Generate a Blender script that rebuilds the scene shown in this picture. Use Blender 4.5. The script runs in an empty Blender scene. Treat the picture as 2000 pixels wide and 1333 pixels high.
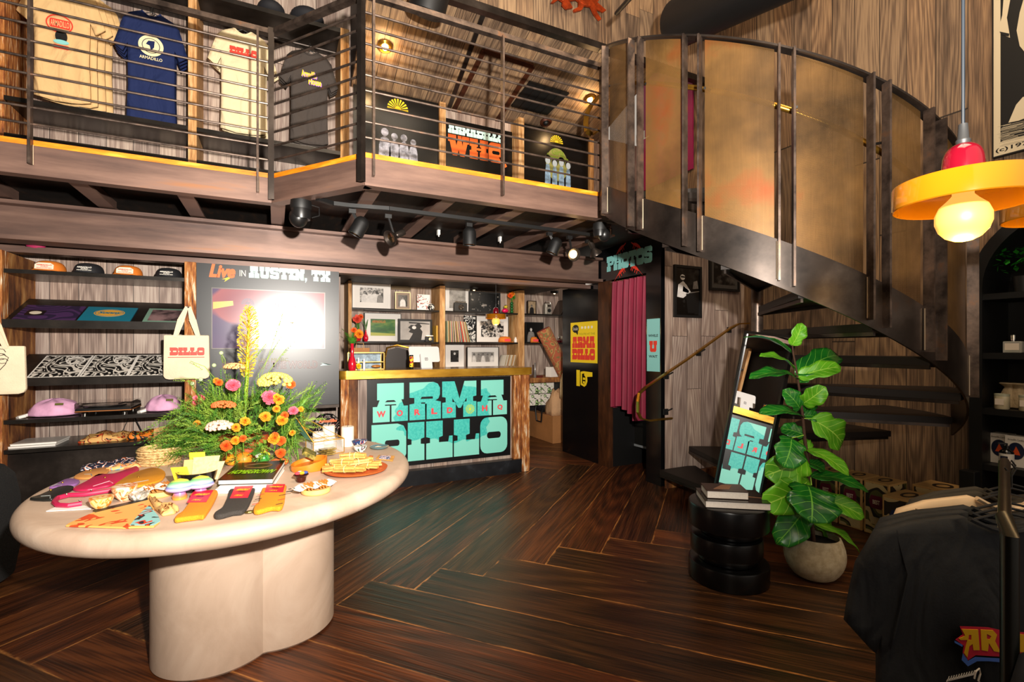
import bpy, bmesh, math, random
from mathutils import Vector, Matrix, geometry
random.seed(7)
PI = math.pi
sc = bpy.context.scene
COL = sc.collection
# ------------------------------------------------------------------ camera
H = 1.4; FL = 950.0; HY = 680.0
FW = Vector((.438, .899, 0)); RT = Vector((.899, -.438, 0)); UP = Vector((0, 0, 1))
cam_d = bpy.data.cameras.new('camera'); cam = bpy.data.objects.new('camera', cam_d); COL.objects.link(cam)
cam_d.sensor_width = 36; cam_d.lens = FL / 2000 * 36; cam_d.shift_y = (HY - 666.5) / 2000; cam_d.clip_start = .02
cam.location = (0, 0, H)
cam.rotation_euler = (PI / 2, 0, math.atan2(FW.y, FW.x) - PI / 2)
sc.camera = cam
# ------------------------------------------------------------------ light and exposure
sc.view_settings.view_transform = 'Standard'; sc.view_settings.look = 'None'
sc.view_settings.exposure = 0.0; sc.view_settings.gamma = 1.0
w = bpy.data.worlds.new('room_air'); sc.world = w; w.use_nodes = True
w.node_tree.nodes['Background'].inputs[0].default_value = (1.0, .86, .72, 1)
w.node_tree.nodes['Background'].inputs[1].default_value = .5
def lamp(name, kind, loc, energy, col=(1, 1, 1), size=.05, aim=None, angle=2.6, blend=1.0, sy=None):
    d = bpy.data.lights.new(name, kind); d.energy = energy; d.color = col
    if kind == 'AREA':
        d.size = size
        if sy: d.shape = 'RECTANGLE'; d.size_y = sy
    else: d.shadow_soft_size = size
    if kind == 'SPOT': d.spot_size = angle; d.spot_blend = blend
    o = bpy.data.objects.new(name, d); COL.objects.link(o); o.location = loc
    if aim is not None:
        o.rotation_euler = (Vector(aim) - Vector(loc)).to_track_quat('-Z', 'Y').to_euler()
    return o
lamp('camera_flash', 'SPOT', Vector((0, 0, H + .36)) + RT * .30 - FW * .1, 1900, (1, .93, .84), .035,
     aim=(.35, 5.0, 4.6), angle=2.6, blend=1.0)
lamp('ambient_fill_area', 'AREA', (1.2, 0.4, 5.6), 130, (1, .80, .58), 2.5, aim=(1.6, 2.5, 0))  # unseen overhead fill added for warm ambient light, stands for no fixture
lamp('right_fill_point', 'POINT', (3.2, 1.0, 4.8), 60, (1, .72, .45), .15)  # added fill point high on the right, lifts the dim stair side
# ------------------------------------------------------------------ pixel -> place helpers
def ray(x, y):
    a = (x - 1000) / FL; b = (HY - y) / FL
    return FW + RT * a + UP * b
def onX(x, y, X): d = ray(x, y); t = X / d.x; return Vector((X, d.y * t, H + d.z * t))
def onY(x, y, Y): d = ray(x, y); t = Y / d.y; return Vector((d.x * t, Y, H + d.z * t))
def onZ(x, y, z): d = ray(x, y); t = (z - H) / d.z; return Vector((d.x * t, d.y * t, z))
def onD(x, y, t): d = ray(x, y); return Vector((d.x * t, d.y * t, H + d.z * t))
class Fr:
    def __init__(s, O, U, V): s.O = Vector(O); s.U = Vector(U).normalized(); s.V = Vector(V).normalized(); s.N = s.U.cross(s.V).normalized()
    def p(s, u, v, w=0): return s.O + s.U * u + s.V * v + s.N * w
    def uv(s, x, y):
        d = ray(x, y); o = Vector((0, 0, H)); t = (s.O - o).dot(s.N) / d.dot(s.N); q = o + d * t - s.O
        return q.dot(s.U), q.dot(s.V)
    def off(s, w): return Fr(s.O + s.N * w, s.U, s.V)
def FY(Y): return Fr((0, Y, 0), (1, 0, 0), (0, 0, 1))          # faces -Y
def FX(X): return Fr((X, 0, 0), (0, -1, 0), (0, 0, 1))         # faces -X
# ------------------------------------------------------------------ materials
MATS = {}
def nn(nt, t, **k):
    n = nt.nodes.new(t)
    for a, v in k.items():
        if a.startswith('i_'):
            key = a[2:]; key = int(key) if key.isdigit() else key.replace('_', ' ')
            n.inputs[key].default_value = v
        else: setattr(n, a, v)
    return n
def newmat(name):
    m = bpy.data.materials.new(name); m.use_nodes = True
    nt = m.node_tree; b = nt.nodes['Principled BSDF']; return m, nt, b
def c4(c): return (c[0], c[1], c[2], 1)
def hexc(h):
    v = [int(h[i:i + 2], 16) / 255 for i in (0, 2, 4)]
    return tuple(x / 12.92 if x < .04045 else ((x + .055) / 1.055) ** 2.4 for x in v)
def ramp(nt, stops, interp='LINEAR'):
    r = nt.nodes.new('ShaderNodeValToRGB'); e = r.color_ramp.elements; r.color_ramp.interpolation = interp
    while len(e) < len(stops): e.new(.5)
    for i, (p, c) in enumerate(stops): e[i].position = p; e[i].color = c4(c)
    return r
def mat(name, col, rough=.6, metal=0, var=.0, vscale=6, bump=0, bscale=40, emit=None, es=0, alpha=None, trans=0, spec=.5, coat=0, stretch=(1, 1, 1), col2=None, sheen=0):
    if name in MATS: return MATS[name]
    if isinstance(col, str): col = hexc(col)
    m, nt, b = newmat(name); L = nt.links
    b.inputs['Base Color'].default_value = c4(col); b.inputs['Roughness'].default_value = rough
    b.inputs['Metallic'].default_value = metal; b.inputs['Specular IOR Level'].default_value = spec
    b.inputs['Coat Weight'].default_value = coat; b.inputs['Coat Roughness'].default_value = .08
    if sheen: b.inputs['Sheen Weight'].default_value = sheen
    if trans: b.inputs['Transmission Weight'].default_value = trans
    if emit is not None:
        b.inputs['Emission Color'].default_value = c4(emit); b.inputs['Emission Strength'].default_value = es
    if alpha is not None: b.inputs['Alpha'].default_value = alpha
    if var or bump or col2:
        tc = nn(nt, 'ShaderNodeTexCoord'); mp = nn(nt, 'ShaderNodeMapping'); mp.inputs['Scale'].default_value = stretch
        L.new(tc.outputs['Object'], mp.inputs[0])
    if var or col2:
        n = nn(nt, 'ShaderNodeTexNoise', i_Scale=vscale, i_Detail=6, i_Roughness=.65); L.new(mp.outputs[0], n.inputs['Vector'])
        if isinstance(col2, str): col2 = hexc(col2)
        lo = col2 or tuple(x * (1 - var) for x in col); hi = col if col2 else tuple(min(1, x * (1 + var)) for x in col)
        r = ramp(nt, [(.38, lo), (.62, hi)]); L.new(n.outputs[0], r.inputs[0]); L.new(r.outputs[0], b.inputs['Base Color'])
    if bump:
        n = nn(nt, 'ShaderNodeTexNoise', i_Scale=bscale, i_Detail=4); L.new(mp.outputs[0], n.inputs['Vector'])
        bp = nn(nt, 'ShaderNodeBump', i_Strength=bump, i_Distance=.01); L.new(n.outputs[0], bp.inputs['Height']); L.new(bp.outputs[0], b.inputs['Normal'])
    MATS[name] = m; return m
def woodmat(name, dark, mid, light, edge, rough=.6, gs=1.0, ringf=10, edgew=.012, tint=None, wear=0, bump=.35):
    """boards: uv = metres along/across each board with a random shift, uv2 'edge' = 0..1 over each board, face attribute rnd"""
    m, nt, b = newmat(name); L = nt.links
    if isinstance(dark, str): dark = hexc(dark); mid = hexc(mid); light = hexc(light); edge = hexc(edge)
    uv = nn(nt, 'ShaderNodeUVMap', uv_map='uv'); ue = nn(nt, 'ShaderNodeUVMap', uv_map='edge')
    at = nn(nt, 'ShaderNodeAttribute', attribute_name='rnd')
    mp = nn(nt, 'ShaderNodeMapping'); mp.inputs['Scale'].default_value = (3.2 * gs, .34 * gs, 1); L.new(uv.outputs[0], mp.inputs[0])
    n1 = nn(nt, 'ShaderNodeTexNoise', i_Scale=1.0, i_Detail=1.5, i_Roughness=.4); L.new(mp.outputs[0], n1.inputs['Vector'])
    mul = nn(nt, 'ShaderNodeMath', operation='MULTIPLY'); mul.inputs[1].default_value = ringf * 6.28 * 2.2; L.new(n1.outputs[0], mul.inputs[0])
    sn = nn(nt, 'ShaderNodeMath', operation='SINE'); L.new(mul.outputs[0], sn.inputs[0])
    mp2 = nn(nt, 'ShaderNodeMapping'); mp2.inputs['Scale'].default_value = (130 * gs, 3.5 * gs, 1); L.new(uv.outputs[0], mp2.inputs[0])
    n2 = nn(nt, 'ShaderNodeTexNoise', i_Scale=1.0, i_Detail=3, i_Roughness=.45); L.new(mp2.outputs[0], n2.inputs['Vector'])
    a1 = nn(nt, 'ShaderNodeMath', operation='MULTIPLY_ADD'); a1.inputs[1].default_value = .105; L.new(sn.outputs[0], a1.inputs[0]); L.new(n2.outputs[0], a1.inputs[2])
    mp3 = nn(nt, 'ShaderNodeMapping'); mp3.inputs['Scale'].default_value = (7, .9, 1); L.new(uv.outputs[0], mp3.inputs[0])
    n3 = nn(nt, 'ShaderNodeTexNoise', i_Scale=1.0, i_Detail=3); L.new(mp3.outputs[0], n3.inputs['Vector'])
    a2 = nn(nt, 'ShaderNodeMath', operation='MULTIPLY_ADD'); a2.inputs[1].default_value = .45; L.new(n3.outputs[0], a2.inputs[0]); L.new(a1.outputs[0], a2.inputs[2])
    a3 = nn(nt, 'ShaderNodeMath', operation='MULTIPLY_ADD'); a3.inputs[1].default_value = .30; L.new(at.outputs['Fac'], a3.inputs[0]); L.new(a2.outputs[0], a3.inputs[2])
    r = ramp(nt, [(.44, dark), (.72, mid), (1.0, light)]); 
    sb = nn(nt, 'ShaderNodeMath', operation='SUBTRACT'); sb.inputs[1].default_value = .12; L.new(a3.outputs[0], sb.inputs[0]); L.new(sb.outputs[0], r.inputs[0])
    col = r.outputs[0]
    if tint:
        wn = nn(nt, 'ShaderNodeTexWhiteNoise', noise_dimensions='1D'); L.new(at.outputs['Fac'], wn.inputs['W'])
        rr = ramp(nt, [(0, tint[0]), (.5, tint[1]), (1, tint[2])]); L.new(wn.outputs['Value'], rr.inputs[0])
        mx = nn(nt, 'ShaderNodeMix', data_type='RGBA', blend_type='MULTIPLY'); mx.inputs[0].default_value = 1
        L.new(col, mx.inputs[6]); L.new(rr.outputs[0], mx.inputs[7]); col = mx.outputs[2]
    # board edges
    sx = nn(nt, 'ShaderNodeSeparateXYZ'); L.new(ue.outputs[0], sx.inputs[0])
    def edgef(out, wd):
        s1 = nn(nt, 'ShaderNodeMath', operation='SUBTRACT'); s1.inputs[1].default_value = .5; L.new(out, s1.inputs[0])
        ab = nn(nt, 'ShaderNodeMath', operation='ABSOLUTE'); L.new(s1.outputs[0], ab.inputs[0])
        g = nn(nt, 'ShaderNodeMapRange'); g.inputs[1].default_value = .5 - wd * 1.6; g.inputs[2].default_value = .5 - wd * .4; L.new(ab.outputs[0], g.inputs[0])
        return g.outputs[0]
    e1 = edgef(sx.outputs[0], edgew); e2 = edgef(sx.outputs[1], edgew * .15)
    mxx = nn(nt, 'ShaderNodeMath', operation='MAXIMUM'); L.new(e1, mxx.inputs[0]); L.new(e2, mxx.inputs[1])
    ef = mxx.outputs[0]
    if wear:
        mw = nn(nt, 'ShaderNodeMapping'); mw.inputs['Scale'].default_value = (5, 1.6, 1); L.new(uv.outputs[0], mw.inputs[0])
        nw = nn(nt, 'ShaderNodeTexNoise', i_Scale=1.0, i_Detail=5, i_Roughness=.7); L.new(mw.outputs[0], nw.inputs['Vector'])
        gw = nn(nt, 'ShaderNodeMapRange'); gw.inputs[1].default_value = .46; gw.inputs[2].default_value = .60; L.new(nw.outputs[0], gw.inputs[0])
        me = nn(nt, 'ShaderNodeMath', operation='MULTIPLY'); L.new(gw.outputs[0], me.inputs[0]); L.new(ef, me.inputs[1]); ef = me.outputs[0]
    me2 = nn(nt, 'ShaderNodeMix', data_type='RGBA'); L.new(ef, me2.inputs[0]); L.new(col, me2.inputs[6]); me2.inputs[7].default_value = c4(edge)
    L.new(me2.outputs[2], b.inputs['Base Color'])
    b.inputs['Roughness'].default_value = rough
    bp = nn(nt, 'ShaderNodeBump', i_Strength=bump, i_Distance=.004); L.new(a2.outputs[0], bp.inputs['Height']); L.new(bp.outputs[0], b.inputs['Normal'])
    MATS[name] = m; return m
def raw(name, stops, scale=6, stretch=(1, 1, 1), rough=.6, metal=0, detail=6, dist=0, bump=.3, interp='LINEAR', spec=.5, coat=0):
    """noise-driven colour ramp in object space"""
    if name in MATS: return MATS[name]
    m, nt, b = newmat(name); L = nt.links
    tc = nn(nt, 'ShaderNodeTexCoord'); mp = nn(nt, 'ShaderNodeMapping'); mp.inputs['Scale'].default_value = stretch; L.new(tc.outputs['Object'], mp.inputs[0])
    n = nn(nt, 'ShaderNodeTexNoise', i_Scale=scale, i_Detail=detail, i_Roughness=.62, i_Distortion=dist); L.new(mp.outputs[0], n.inputs['Vector'])
    r = ramp(nt, [(p, hexc(c) if isinstance(c, str) else c) for p, c in stops], interp); L.new(n.outputs[0], r.inputs[0]); L.new(r.outputs[0], b.inputs['Base Color'])
    b.inputs['Roughness'].default_value = rough; b.inputs['Metallic'].default_value = metal; b.inputs['Specular IOR Level'].default_value = spec; b.inputs['Coat Weight'].default_value = coat
    if bump:
        bp = nn(nt, 'ShaderNodeBump', i_Strength=bump, i_Distance=.006); L.new(n.outputs[0], bp.inputs['Height']); L.new(bp.outputs[0], b.inputs['Normal'])
    MATS[name] = m; return m
def swirl(name, c1, c2, scale=8, bands=4, thr=.5, dist=1.2, rough=.6, c3=None):
    """hard-edged curling ink pattern (object space)"""
    if name in MATS: return MATS[name]
    m, nt, b = newmat(name); L = nt.links
    tc = nn(nt, 'ShaderNodeTexCoord'); n = nn(nt, 'ShaderNodeTexNoise', i_Scale=scale, i_Detail=1.0, i_Distortion=dist); L.new(tc.outputs['Object'], n.inputs['Vector'])
    mu = nn(nt, 'ShaderNodeMath', operation='MULTIPLY'); mu.inputs[1].default_value = bands; L.new(n.outputs[0], mu.inputs[0])
    fr = nn(nt, 'ShaderNodeMath', operation='FRACT'); L.new(mu.outputs[0], fr.inputs[0])
    st = [(0, hexc(c1)), (thr, hexc(c2))]
    if c3: st.append((.5 + thr / 2, hexc(c3)))
    r = ramp(nt, st, 'CONSTANT'); L.new(fr.outputs[0], r.inputs[0]); L.new(r.outputs[0], b.inputs['Base Color']); b.inputs['Roughness'].default_value = rough
    MATS[name] = m; return m
# ------------------------------------------------------------------ object helpers
ORG = {}
def tag(o, label=None, cat=None, group=None, kind=None):
    if label: o['label'] = label
    if cat: o['category'] = cat
    if group: o['group'] = group
    if kind: o['kind'] = kind
    return o
def thing(name, loc, label, cat, group=None):
    o = bpy.data.objects.new(name, None); COL.objects.link(o); o.location = loc; o.empty_display_size = .05
    ORG[o.name] = Vector(loc); return tag(o, label, cat, group)
class MB:
    def __init__(s): s.bm = bmesh.new()
    def v(s, p): return s.bm.verts.new(p)
    def face(s, pts):
        try: return s.bm.faces.new([s.v(p) for p in pts])
        except ValueError: return None
    def hexa(s, b, t):
        vb = [s.v(p) for p in b]; vt = [s.v(p) for p in t]; n = len(b)
        s.bm.faces.new(vb[::-1]); s.bm.faces.new(vt)
        for i in range(n): s.bm.faces.new([vb[i], vb[(i + 1) % n], vt[(i + 1) % n], vt[i]])
        return s
    def box(s, x0, y0, z0, x1, y1, z1):
        return s.hexa([(x0, y0, z0), (x1, y0, z0), (x1, y1, z0), (x0, y1, z0)], [(x0, y0, z1), (x1, y0, z1), (x1, y1, z1), (x0, y1, z1)])
    def obox(s, c, U, V, W, su, sv, sw):
        """oriented box centred at c"""
        c = Vector(c); U = Vector(U).normalized() * su / 2; V = Vector(V).normalized() * sv / 2; W = Vector(W).normalized() * sw / 2
        return s.hexa([c - U - V - W, c + U - V - W, c + U + V - W, c - U + V - W], [c - U - V + W, c + U - V + W, c + U + V + W, c - U + V + W])
    def fbox(s, F, u0, v0, w0, u1, v1, w1):
        return s.hexa([F.p(u0, v0, w0), F.p(u1, v0, w0), F.p(u1, v1, w0), F.p(u0, v1, w0)], [F.p(u0, v0, w1), F.p(u1, v0, w1), F.p(u1, v1, w1), F.p(u0, v1, w1)])
    def prism(s, poly, ext):
        ext = Vector(ext); return s.hexa([Vector(p) for p in poly], [Vector(p) + ext for p in poly])
    def flat(s, F, pieces, w0=0, w1=.001):
        """pieces: list of [outer, hole, ...] in frame uv; extruded from w0 to w1"""
        for loops in pieces:
            tl = [[Vector((a, b, 0)) for a, b in l] for l in loops]; fl = [p for l in tl for p in l]
            tris = geometry.tessellate_polygon(tl)
            top = [s.v(F.p(p.x, p.y, w1)) for p in fl]
            bot = [s.v(F.p(p.x, p.y, w0)) for p in fl] if w1 - w0 > .0004 else None
            for t in tris:
                try:
                    s.bm.faces.new([top[i] for i in t])
                    if bot: s.bm.faces.new([bot[i] for i in reversed(t)])
                except ValueError: pass
            if bot:
                k = 0
                for l in loops:
                    n = len(l)
                    for i in range(n):
                        a, b = k + i, k + (i + 1) % n
                        try: s.bm.faces.new([bot[a], bot[b], top[b], top[a]])
                        except ValueError: pass
                    k += n
        return s
    def ring(s, c, U, V, r, n, r2=None): return [Vector(c) + U * (math.cos(2 * PI * i / n) * r) + V * (math.sin(2 * PI * i / n) * (r2 or r)) for i in range(n)]
    def loft(s, rings, cap=True, closed=True):
        vs = [[s.v(p) for p in r] for r in rings]; n = len(vs[0])
        for a, b in zip(vs, vs[1:]):
            for i in range(n if closed else n - 1):
                j = (i + 1) % n; s.bm.faces.new([a[i], a[j], b[j], b[i]])
        if cap and closed: s.bm.faces.new(vs[0][::-1]); s.bm.faces.new(vs[-1])
        return s
    def tube(s, path, r, n=8, cap=True):
        path = [Vector(p) for p in path]; rings = []; rr = r if isinstance(r, (list, tuple)) else [r] * len(path)
        up = None
        for i, p in enumerate(path):
            d = (path[min(i + 1, len(path) - 1)] - path[max(i - 1, 0)]).normalized()
            if up is None: up = Vector((0, 0, 1)) if abs(d.z) < .9 else Vector((1, 0, 0))
            a = d.cross(up).normalized(); b = a.cross(d).normalized(); up = b
            rings.append(s.ring(p, a, b, rr[i], n))
        return s.loft(rings, cap)
    def bar(s, p0, p1, w, h, side=None):
        """rectangular bar; w across 'side', h the other way"""
        p0 = Vector(p0); p1 = Vector(p1); d = (p1 - p0).normalized()
        sd = Vector(side) if side is not None else (d.cross(Vector((0, 0, 1))) if abs(d.z) < .95 else Vector((1, 0, 0)))
        sd = (sd - d * sd.dot(d)).normalized(); o = d.cross(sd).normalized()
        q = [sd * w / 2 + o * h / 2, -sd * w / 2 + o * h / 2, -sd * w / 2 - o * h / 2, sd * w / 2 - o * h / 2]
        return s.hexa([p0 + k for k in q], [p1 + k for k in q])
    def lathe(s, c, prof, n=32, axis=(0, 0, 1), ph=0, cap=True):
        c = Vector(c); ax = Vector(axis).normalized(); U = ax.orthogonal().normalized(); W = ax.cross(U)
        return s.loft([s.ring(c + ax * z, U, W, max(r, 1e-4), n) for r, z in prof], cap)
    def sph(s, c, r, n=12, m=8, sc=(1, 1, 1)):
        c = Vector(c); rings = []
        for j in range(m + 1):
            th = PI * j / m; rr = math.sin(th) * r + 1e-4; z = -math.cos(th) * r
            rings.append([c + Vector((math.cos(2 * PI * i / n) * rr * sc[0], math.sin(2 * PI * i / n) * rr * sc[1], z * sc[2])) for i in range(n)])
        return s.loft(rings)
    def build(s, name, m, parent=None, smooth=False, bevel=0, label=None, sub=0, seg=2):
        bm = s.bm
        bmesh.ops.recalc_face_normals(bm, faces=bm.faces)
        if bevel:
            bmesh.ops.remove_doubles(bm, verts=bm.verts, dist=1e-6)
            es = [e for e in bm.edges if len(e.link_faces) == 2 and e.calc_face_angle(0) > .5]
            bmesh.ops.bevel(bm, geom=es, offset=bevel, segments=seg, affect='EDGES', profile=.5)
        root = ORG.get(parent.name) if parent is not None else None
        if root is None:
            n = len(bm.verts); ce = sum((v.co for v in bm.verts), Vector()) / max(n, 1)
            zmin = min((v.co.z for v in bm.verts), default=0); root = Vector((ce.x, ce.y, zmin)); loc = root
        else: loc = Vector((0, 0, 0))
        bmesh.ops.translate(bm, verts=bm.verts, vec=-root)
        me = bpy.data.meshes.new(name); bm.to_mesh(me); bm.free()
        for mm in (m if isinstance(m, (list, tuple)) else [m]): me.materials.append(mm)
        if smooth:
            for p in me.polygons: p.use_smooth = True
            try: me.set_sharp_from_angle(angle=math.radians(40 if smooth is True else smooth))
            except Exception: pass
        o = bpy.data.objects.new(name, me); COL.objects.link(o); o.location = loc
        if parent is not None: o.parent = parent
        ORG[o.name] = root
        if sub:
            md = o.modifiers.new('smooth', 'SUBSURF'); md.levels = sub; md.render_levels = sub
        if label: o['label'] = label
        return o
def struct(o, label=None): o['kind'] = 'structure'; return o
def copy_tree(o, parent=None):
    c = o.copy(); COL.objects.link(c)
    if parent is not None: c.parent = parent
    ORG[c.name] = ORG[o.name]
    for ch in list(o.children): copy_tree(ch, c)
    return c
def planks(name, F, rects, w, m, maxlen=2.6, horiz=False, w0=0.0, parent=None, thick=0):
    """boarding on frame F. rects: list of (u0,v0,u1,v1); boards run along v (or u when horiz)"""
    bm = bmesh.new(); l1 = bm.loops.layers.uv.new('uv'); l2 = bm.loops.layers.uv.new('edge'); fa = bm.faces.layers.float.new('rnd')
    rs = random.Random(hash(name) % 1000 if False else len(name) * 31 + int(abs(F.O.x * 7 + F.O.y * 13)))
    for (u0, v0, u1, v1) in rects:
        if horiz: a0, a1, b0, b1 = v0, v1, u0, u1
        else: a0, a1, b0, b1 = u0, u1, v0, v1
        k = math.floor(a0 / w)
        while k * w < a1 - 1e-4:
            x0 = max(a0, k * w); x1 = min(a1, (k + 1) * w); y = b0
            st = rs.uniform(.4, maxlen)
            while y < b1 - 1e-4:
                y2 = min(b1, y + st); st = rs.uniform(maxlen * .6, maxlen)
                if b1 - y2 < .3: y2 = b1
                q = [(x0, y), (x1, y), (x1, y2), (x0, y2)]
                if horiz: vs = [bm.verts.new(F.p(b, a, w0)) for a, b in q]
                else: vs = [bm.verts.new(F.p(a, b, w0)) for a, b in q]
                f = bm.faces.new(vs); ox, oy = rs.uniform(0, 50), rs.uniform(0, 50); r = rs.random(); f[fa] = r
                for lp, (a, b) in zip(f.loops, q):
                    lp[l1].uv = (a - k * w + ox, b + oy); lp[l2].uv = ((a - x0) / (x1 - x0), (b - y) / (y2 - y))
                y = y2
            k += 1
    bmesh.ops.recalc_face_normals(bm, faces=bm.faces)
    for f in bm.faces:
        if f.normal.dot(F.N) < 0: f.normal_flip()
    root = ORG.get(parent.name) if parent is not None else F.O.copy()
    bmesh.ops.translate(bm, verts=bm.verts, vec=-root)
    me = bpy.data.meshes.new(name); bm.to_mesh(me); bm.free(); me.materials.append(m)
    o = bpy.data.objects.new(name, me); COL.objects.link(o); o.location = (0, 0, 0) if parent is not None else root
    if parent is not None: o.parent = parent
    ORG[o.name] = root
    return o
# ------------------------------------------------------------------ lettering
def rr(x0, y0, x1, y1, r, n=4):
    pts = []
    for cx, cy, a0 in ((x1 - r, y0 + r, -90), (x1 - r, y1 - r, 0), (x0 + r, y1 - r, 90), (x0 + r, y0 + r, 180)):
        for i in range(n + 1):
            a = math.radians(a0 + 90 * i / n); pts.append((cx + r * math.cos(a), cy + r * math.sin(a)))
    return pts
def ell(cx, cy, rx, ry=None, n=20, a0=0): ry = ry or rx; return [(cx + rx * math.cos(a0 + 2 * PI * i / n), cy + ry * math.sin(a0 + 2 * PI * i / n)) for i in range(n)]
G = {}
def g(c, wd, *pieces): G[c] = (wd, pieces)
g('A', 10, [[(1.2,10),(8.8,10),(8.8,5.7),(8.1,5.7),(8.8,4.0),(10,4.0),(10,0),(5.25,0),(5.25,4.2),(6.6,4.2),(6.6,4.5),(3.4,4.5),(3.4,4.2),(4.75,4.2),(4.75,0),(0,0),(0,4.0),(1.2,4.0),(1.9,5.7),(1.2,5.7)], [(3.4,5.1),(6.6,5.1),(6.0,5.6),(4,5.6)]])
g('R', 10, [[(0,10),(7.6,10),(9.0,9.5),(9.7,8.4),(9.7,6.6),(9.2,5.5),(8.2,5.0),(9.6,4.7),(10,4.6),(10,0),(5.4,0),(5.4,4.2),(3.6,4.3),(3.6,4.6),(4.9,4.6),(4.9,0),(0,0),(0,4.2),(1.5,4.4),(1.5,5.9),(0,6)], [(3.4,5.5),(3.8,6.1),(7.4,6.1),(7.4,5.5)]])
g('M', 11, [[(0,10),(3.9,10),(5.5,5.2),(7.1,10),(11,10),(11,5.8),(9.9,5.6),(9.9,4.3),(11,4.2),(11,0),(6.7,0),(6.7,4.2),(7.8,4.3),(7.8,5.4),(5.9,2.6),(5.1,2.6),(3.2,5.4),(3.2,4.3),(4.3,4.2),(4.3,0),(0,0),(0,4.2),(1.1,4.3),(1.1,5.6),(0,5.8)]])
g('D', 10, [[(0,10),(7.4,10),(9.2,9.4),(10,7.9),(10,2.1),(9.2,.6),(7.4,0),(0,0),(0,4.2),(1.3,4.3),(1.3,5.7),(0,5.8)], rr(3.8,4.3,8.0,5.9,.6)])
g('I', 5.4, [[(0,10),(5.4,10),(5.4,5.9),(4.2,5.6),(4.2,4.3),(5.4,4.2),(5.4,0),(0,0),(0,4.2),(1.2,4.3),(1.2,5.6),(0,5.9)]])
g('L', 8.4, [[(0,10),(5.2,10),(5.2,5.9),(4.0,5.6),(4.0,4.3),(7.0,4.3),(7.3,5.8),(8.4,5.8),(8.4,0),(0,0),(0,4.2),(1.2,4.3),(1.2,5.6),(0,5.9)]])
g('O', 9, [rr(0,0,9,10,2.2), rr(2.2,4.1,6.8,5.9,.8)])
g('Q', 9.4, [rr(0,0,9,10,2.2), rr(2.2,4.1,6.8,5.9,.8)], [[(6.4,3.0),(8.8,3.4),(11.4,-1.0),(9.4,-2.2)]])
g('H', 10.8, [[(0,10),(4.8,10),(4.8,6.4),(4,6),(4,5.6),(6.8,5.6),(6.8,6),(6,6.4),(6,10),(10.8,10),(10.8,6.2),(9.8,6),(9.8,4.2),(10.8,4),(10.8,0),(6,0),(6,3.6),(6.8,4),(6.8,4.5),(4,4.5),(4,4),(4.8,3.6),(4.8,0),(0,0),(0,4),(1,4.2),(1,6),(0,6.2)]])
g('W', 12, [[(0,10),(4.6,10),(4.6,8.2),(4.0,7.8),(4.7,5.0),(5.6,8),(5.4,10),(8.0,10),(7.6,8),(8.2,5),(8.6,7.8),(7.6,8.2),(7.6,10),(12,10),(12,6.6),(11,6.4),(9.4,0),(6.8,0),(6,3),(5.2,0),(2.6,0),(1,6.4),(0,6.6)]])
g('P', 9.4, [[(0,10),(7,10),(8.8,9.3),(9.4,8),(9.4,5.4),(8.6,4.2),(7,3.8),(4,3.8),(4,3.4),(5.2,3.2),(5.2,0),(0,0),(0,3.4),(1.2,3.6),(1.2,6),(0,6.2)], [(3.8,5.6),(3.8,6.5),(6.8,6.5),(6.8,5.6)]])
g('T', 9.4, [[(0,10),(9.4,10),(9.4,5.4),(8.4,5.4),(8.2,6.4),(6.2,6.4),(6.2,4),(7.4,3.8),(7.4,0),(2,0),(2,3.8),(3.2,4),(3.2,6.4),(1.2,6.4),(1,5.4),(0,5.4)]])
g('S', 9, [[(0,9),(1.2,10),(7.8,10),(9,9),(9,6.6),(5.8,6.6),(5.8,7.2),(3.2,7.2),(3.2,6.3),(8,6),(9,5),(9,1),(7.8,0),(1.2,0),(0,1),(0,3.4),(3.2,3.4),(3.2,2.8),(5.8,2.8),(5.8,3.8),(1,4.1),(0,5.1)]])
g('U', 10, [[(0,10),(4.6,10),(4.6,6.4),(3.8,6.2),(3.8,3.2),(6.2,3.2),(6.2,6.2),(5.4,6.4),(5.4,10),(10,10),(10,6.4),(9.2,6.2),(9.2,1.6),(8,0),(2,0),(.8,1.6),(.8,6.2),(0,6.4)]])
g('N', 10.4, [[(0,10),(3.8,10),(5.8,7.0),(5.8,10),(10.4,10),(10.4,6.4),(9.6,6.2),(9.6,0),(6.6,0),(4.8,2.8),(4.8,0),(0,0),(0,3.8),(1,4),(1,6.2),(0,6.4)]])
g('X', 10.4, [[(0,10),(4.8,10),(4.8,7),(5.2,6.4),(5.6,7),(5.6,10),(10.4,10),(10.4,6.6),(9.2,6.4),(7.6,5),(9.2,3.6),(10.4,3.4),(10.4,0),(5.6,0),(5.6,3),(5.2,3.6),(4.8,3),(4.8,0),(0,0),(0,3.4),(1.2,3.6),(2.8,5),(1.2,6.4),(0,6.6)]])
g(',', 2.6, [[(0,2.4),(2.4,2.4),(2.4,.4),(1,-1.8),(.2,-1.4),(1,0),(0,0)]])
g(' ', 4)
def slab(s, F, text, u0, v0, u1, v1, m, name='lettering', parent=None, gap=.45, w0=0, w1=.0015, shear=0, taper=0, label=None):
    tot = sum(G[c][0] for c in text) + gap * (len(text) - 1); kx = (u1 - u0) / tot; ky = (v1 - v0) / 10; x = 0; pcs = []
    for c in text:
        wd, ps = G[c]
        for lo in ps: pcs.append([[(u0 + (px + x) * kx + shear * py * ky, v0 + py * ky + taper * ((px + x) / tot - .5) * (py - 5) / 5) for px, py in l] for l in lo])
        x += wd + gap
    if s is not None: s.flat(F, pcs, w0, w1); return s
    return MB().flat(F, pcs, w0, w1).build(name, m, parent, label=label)
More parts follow.
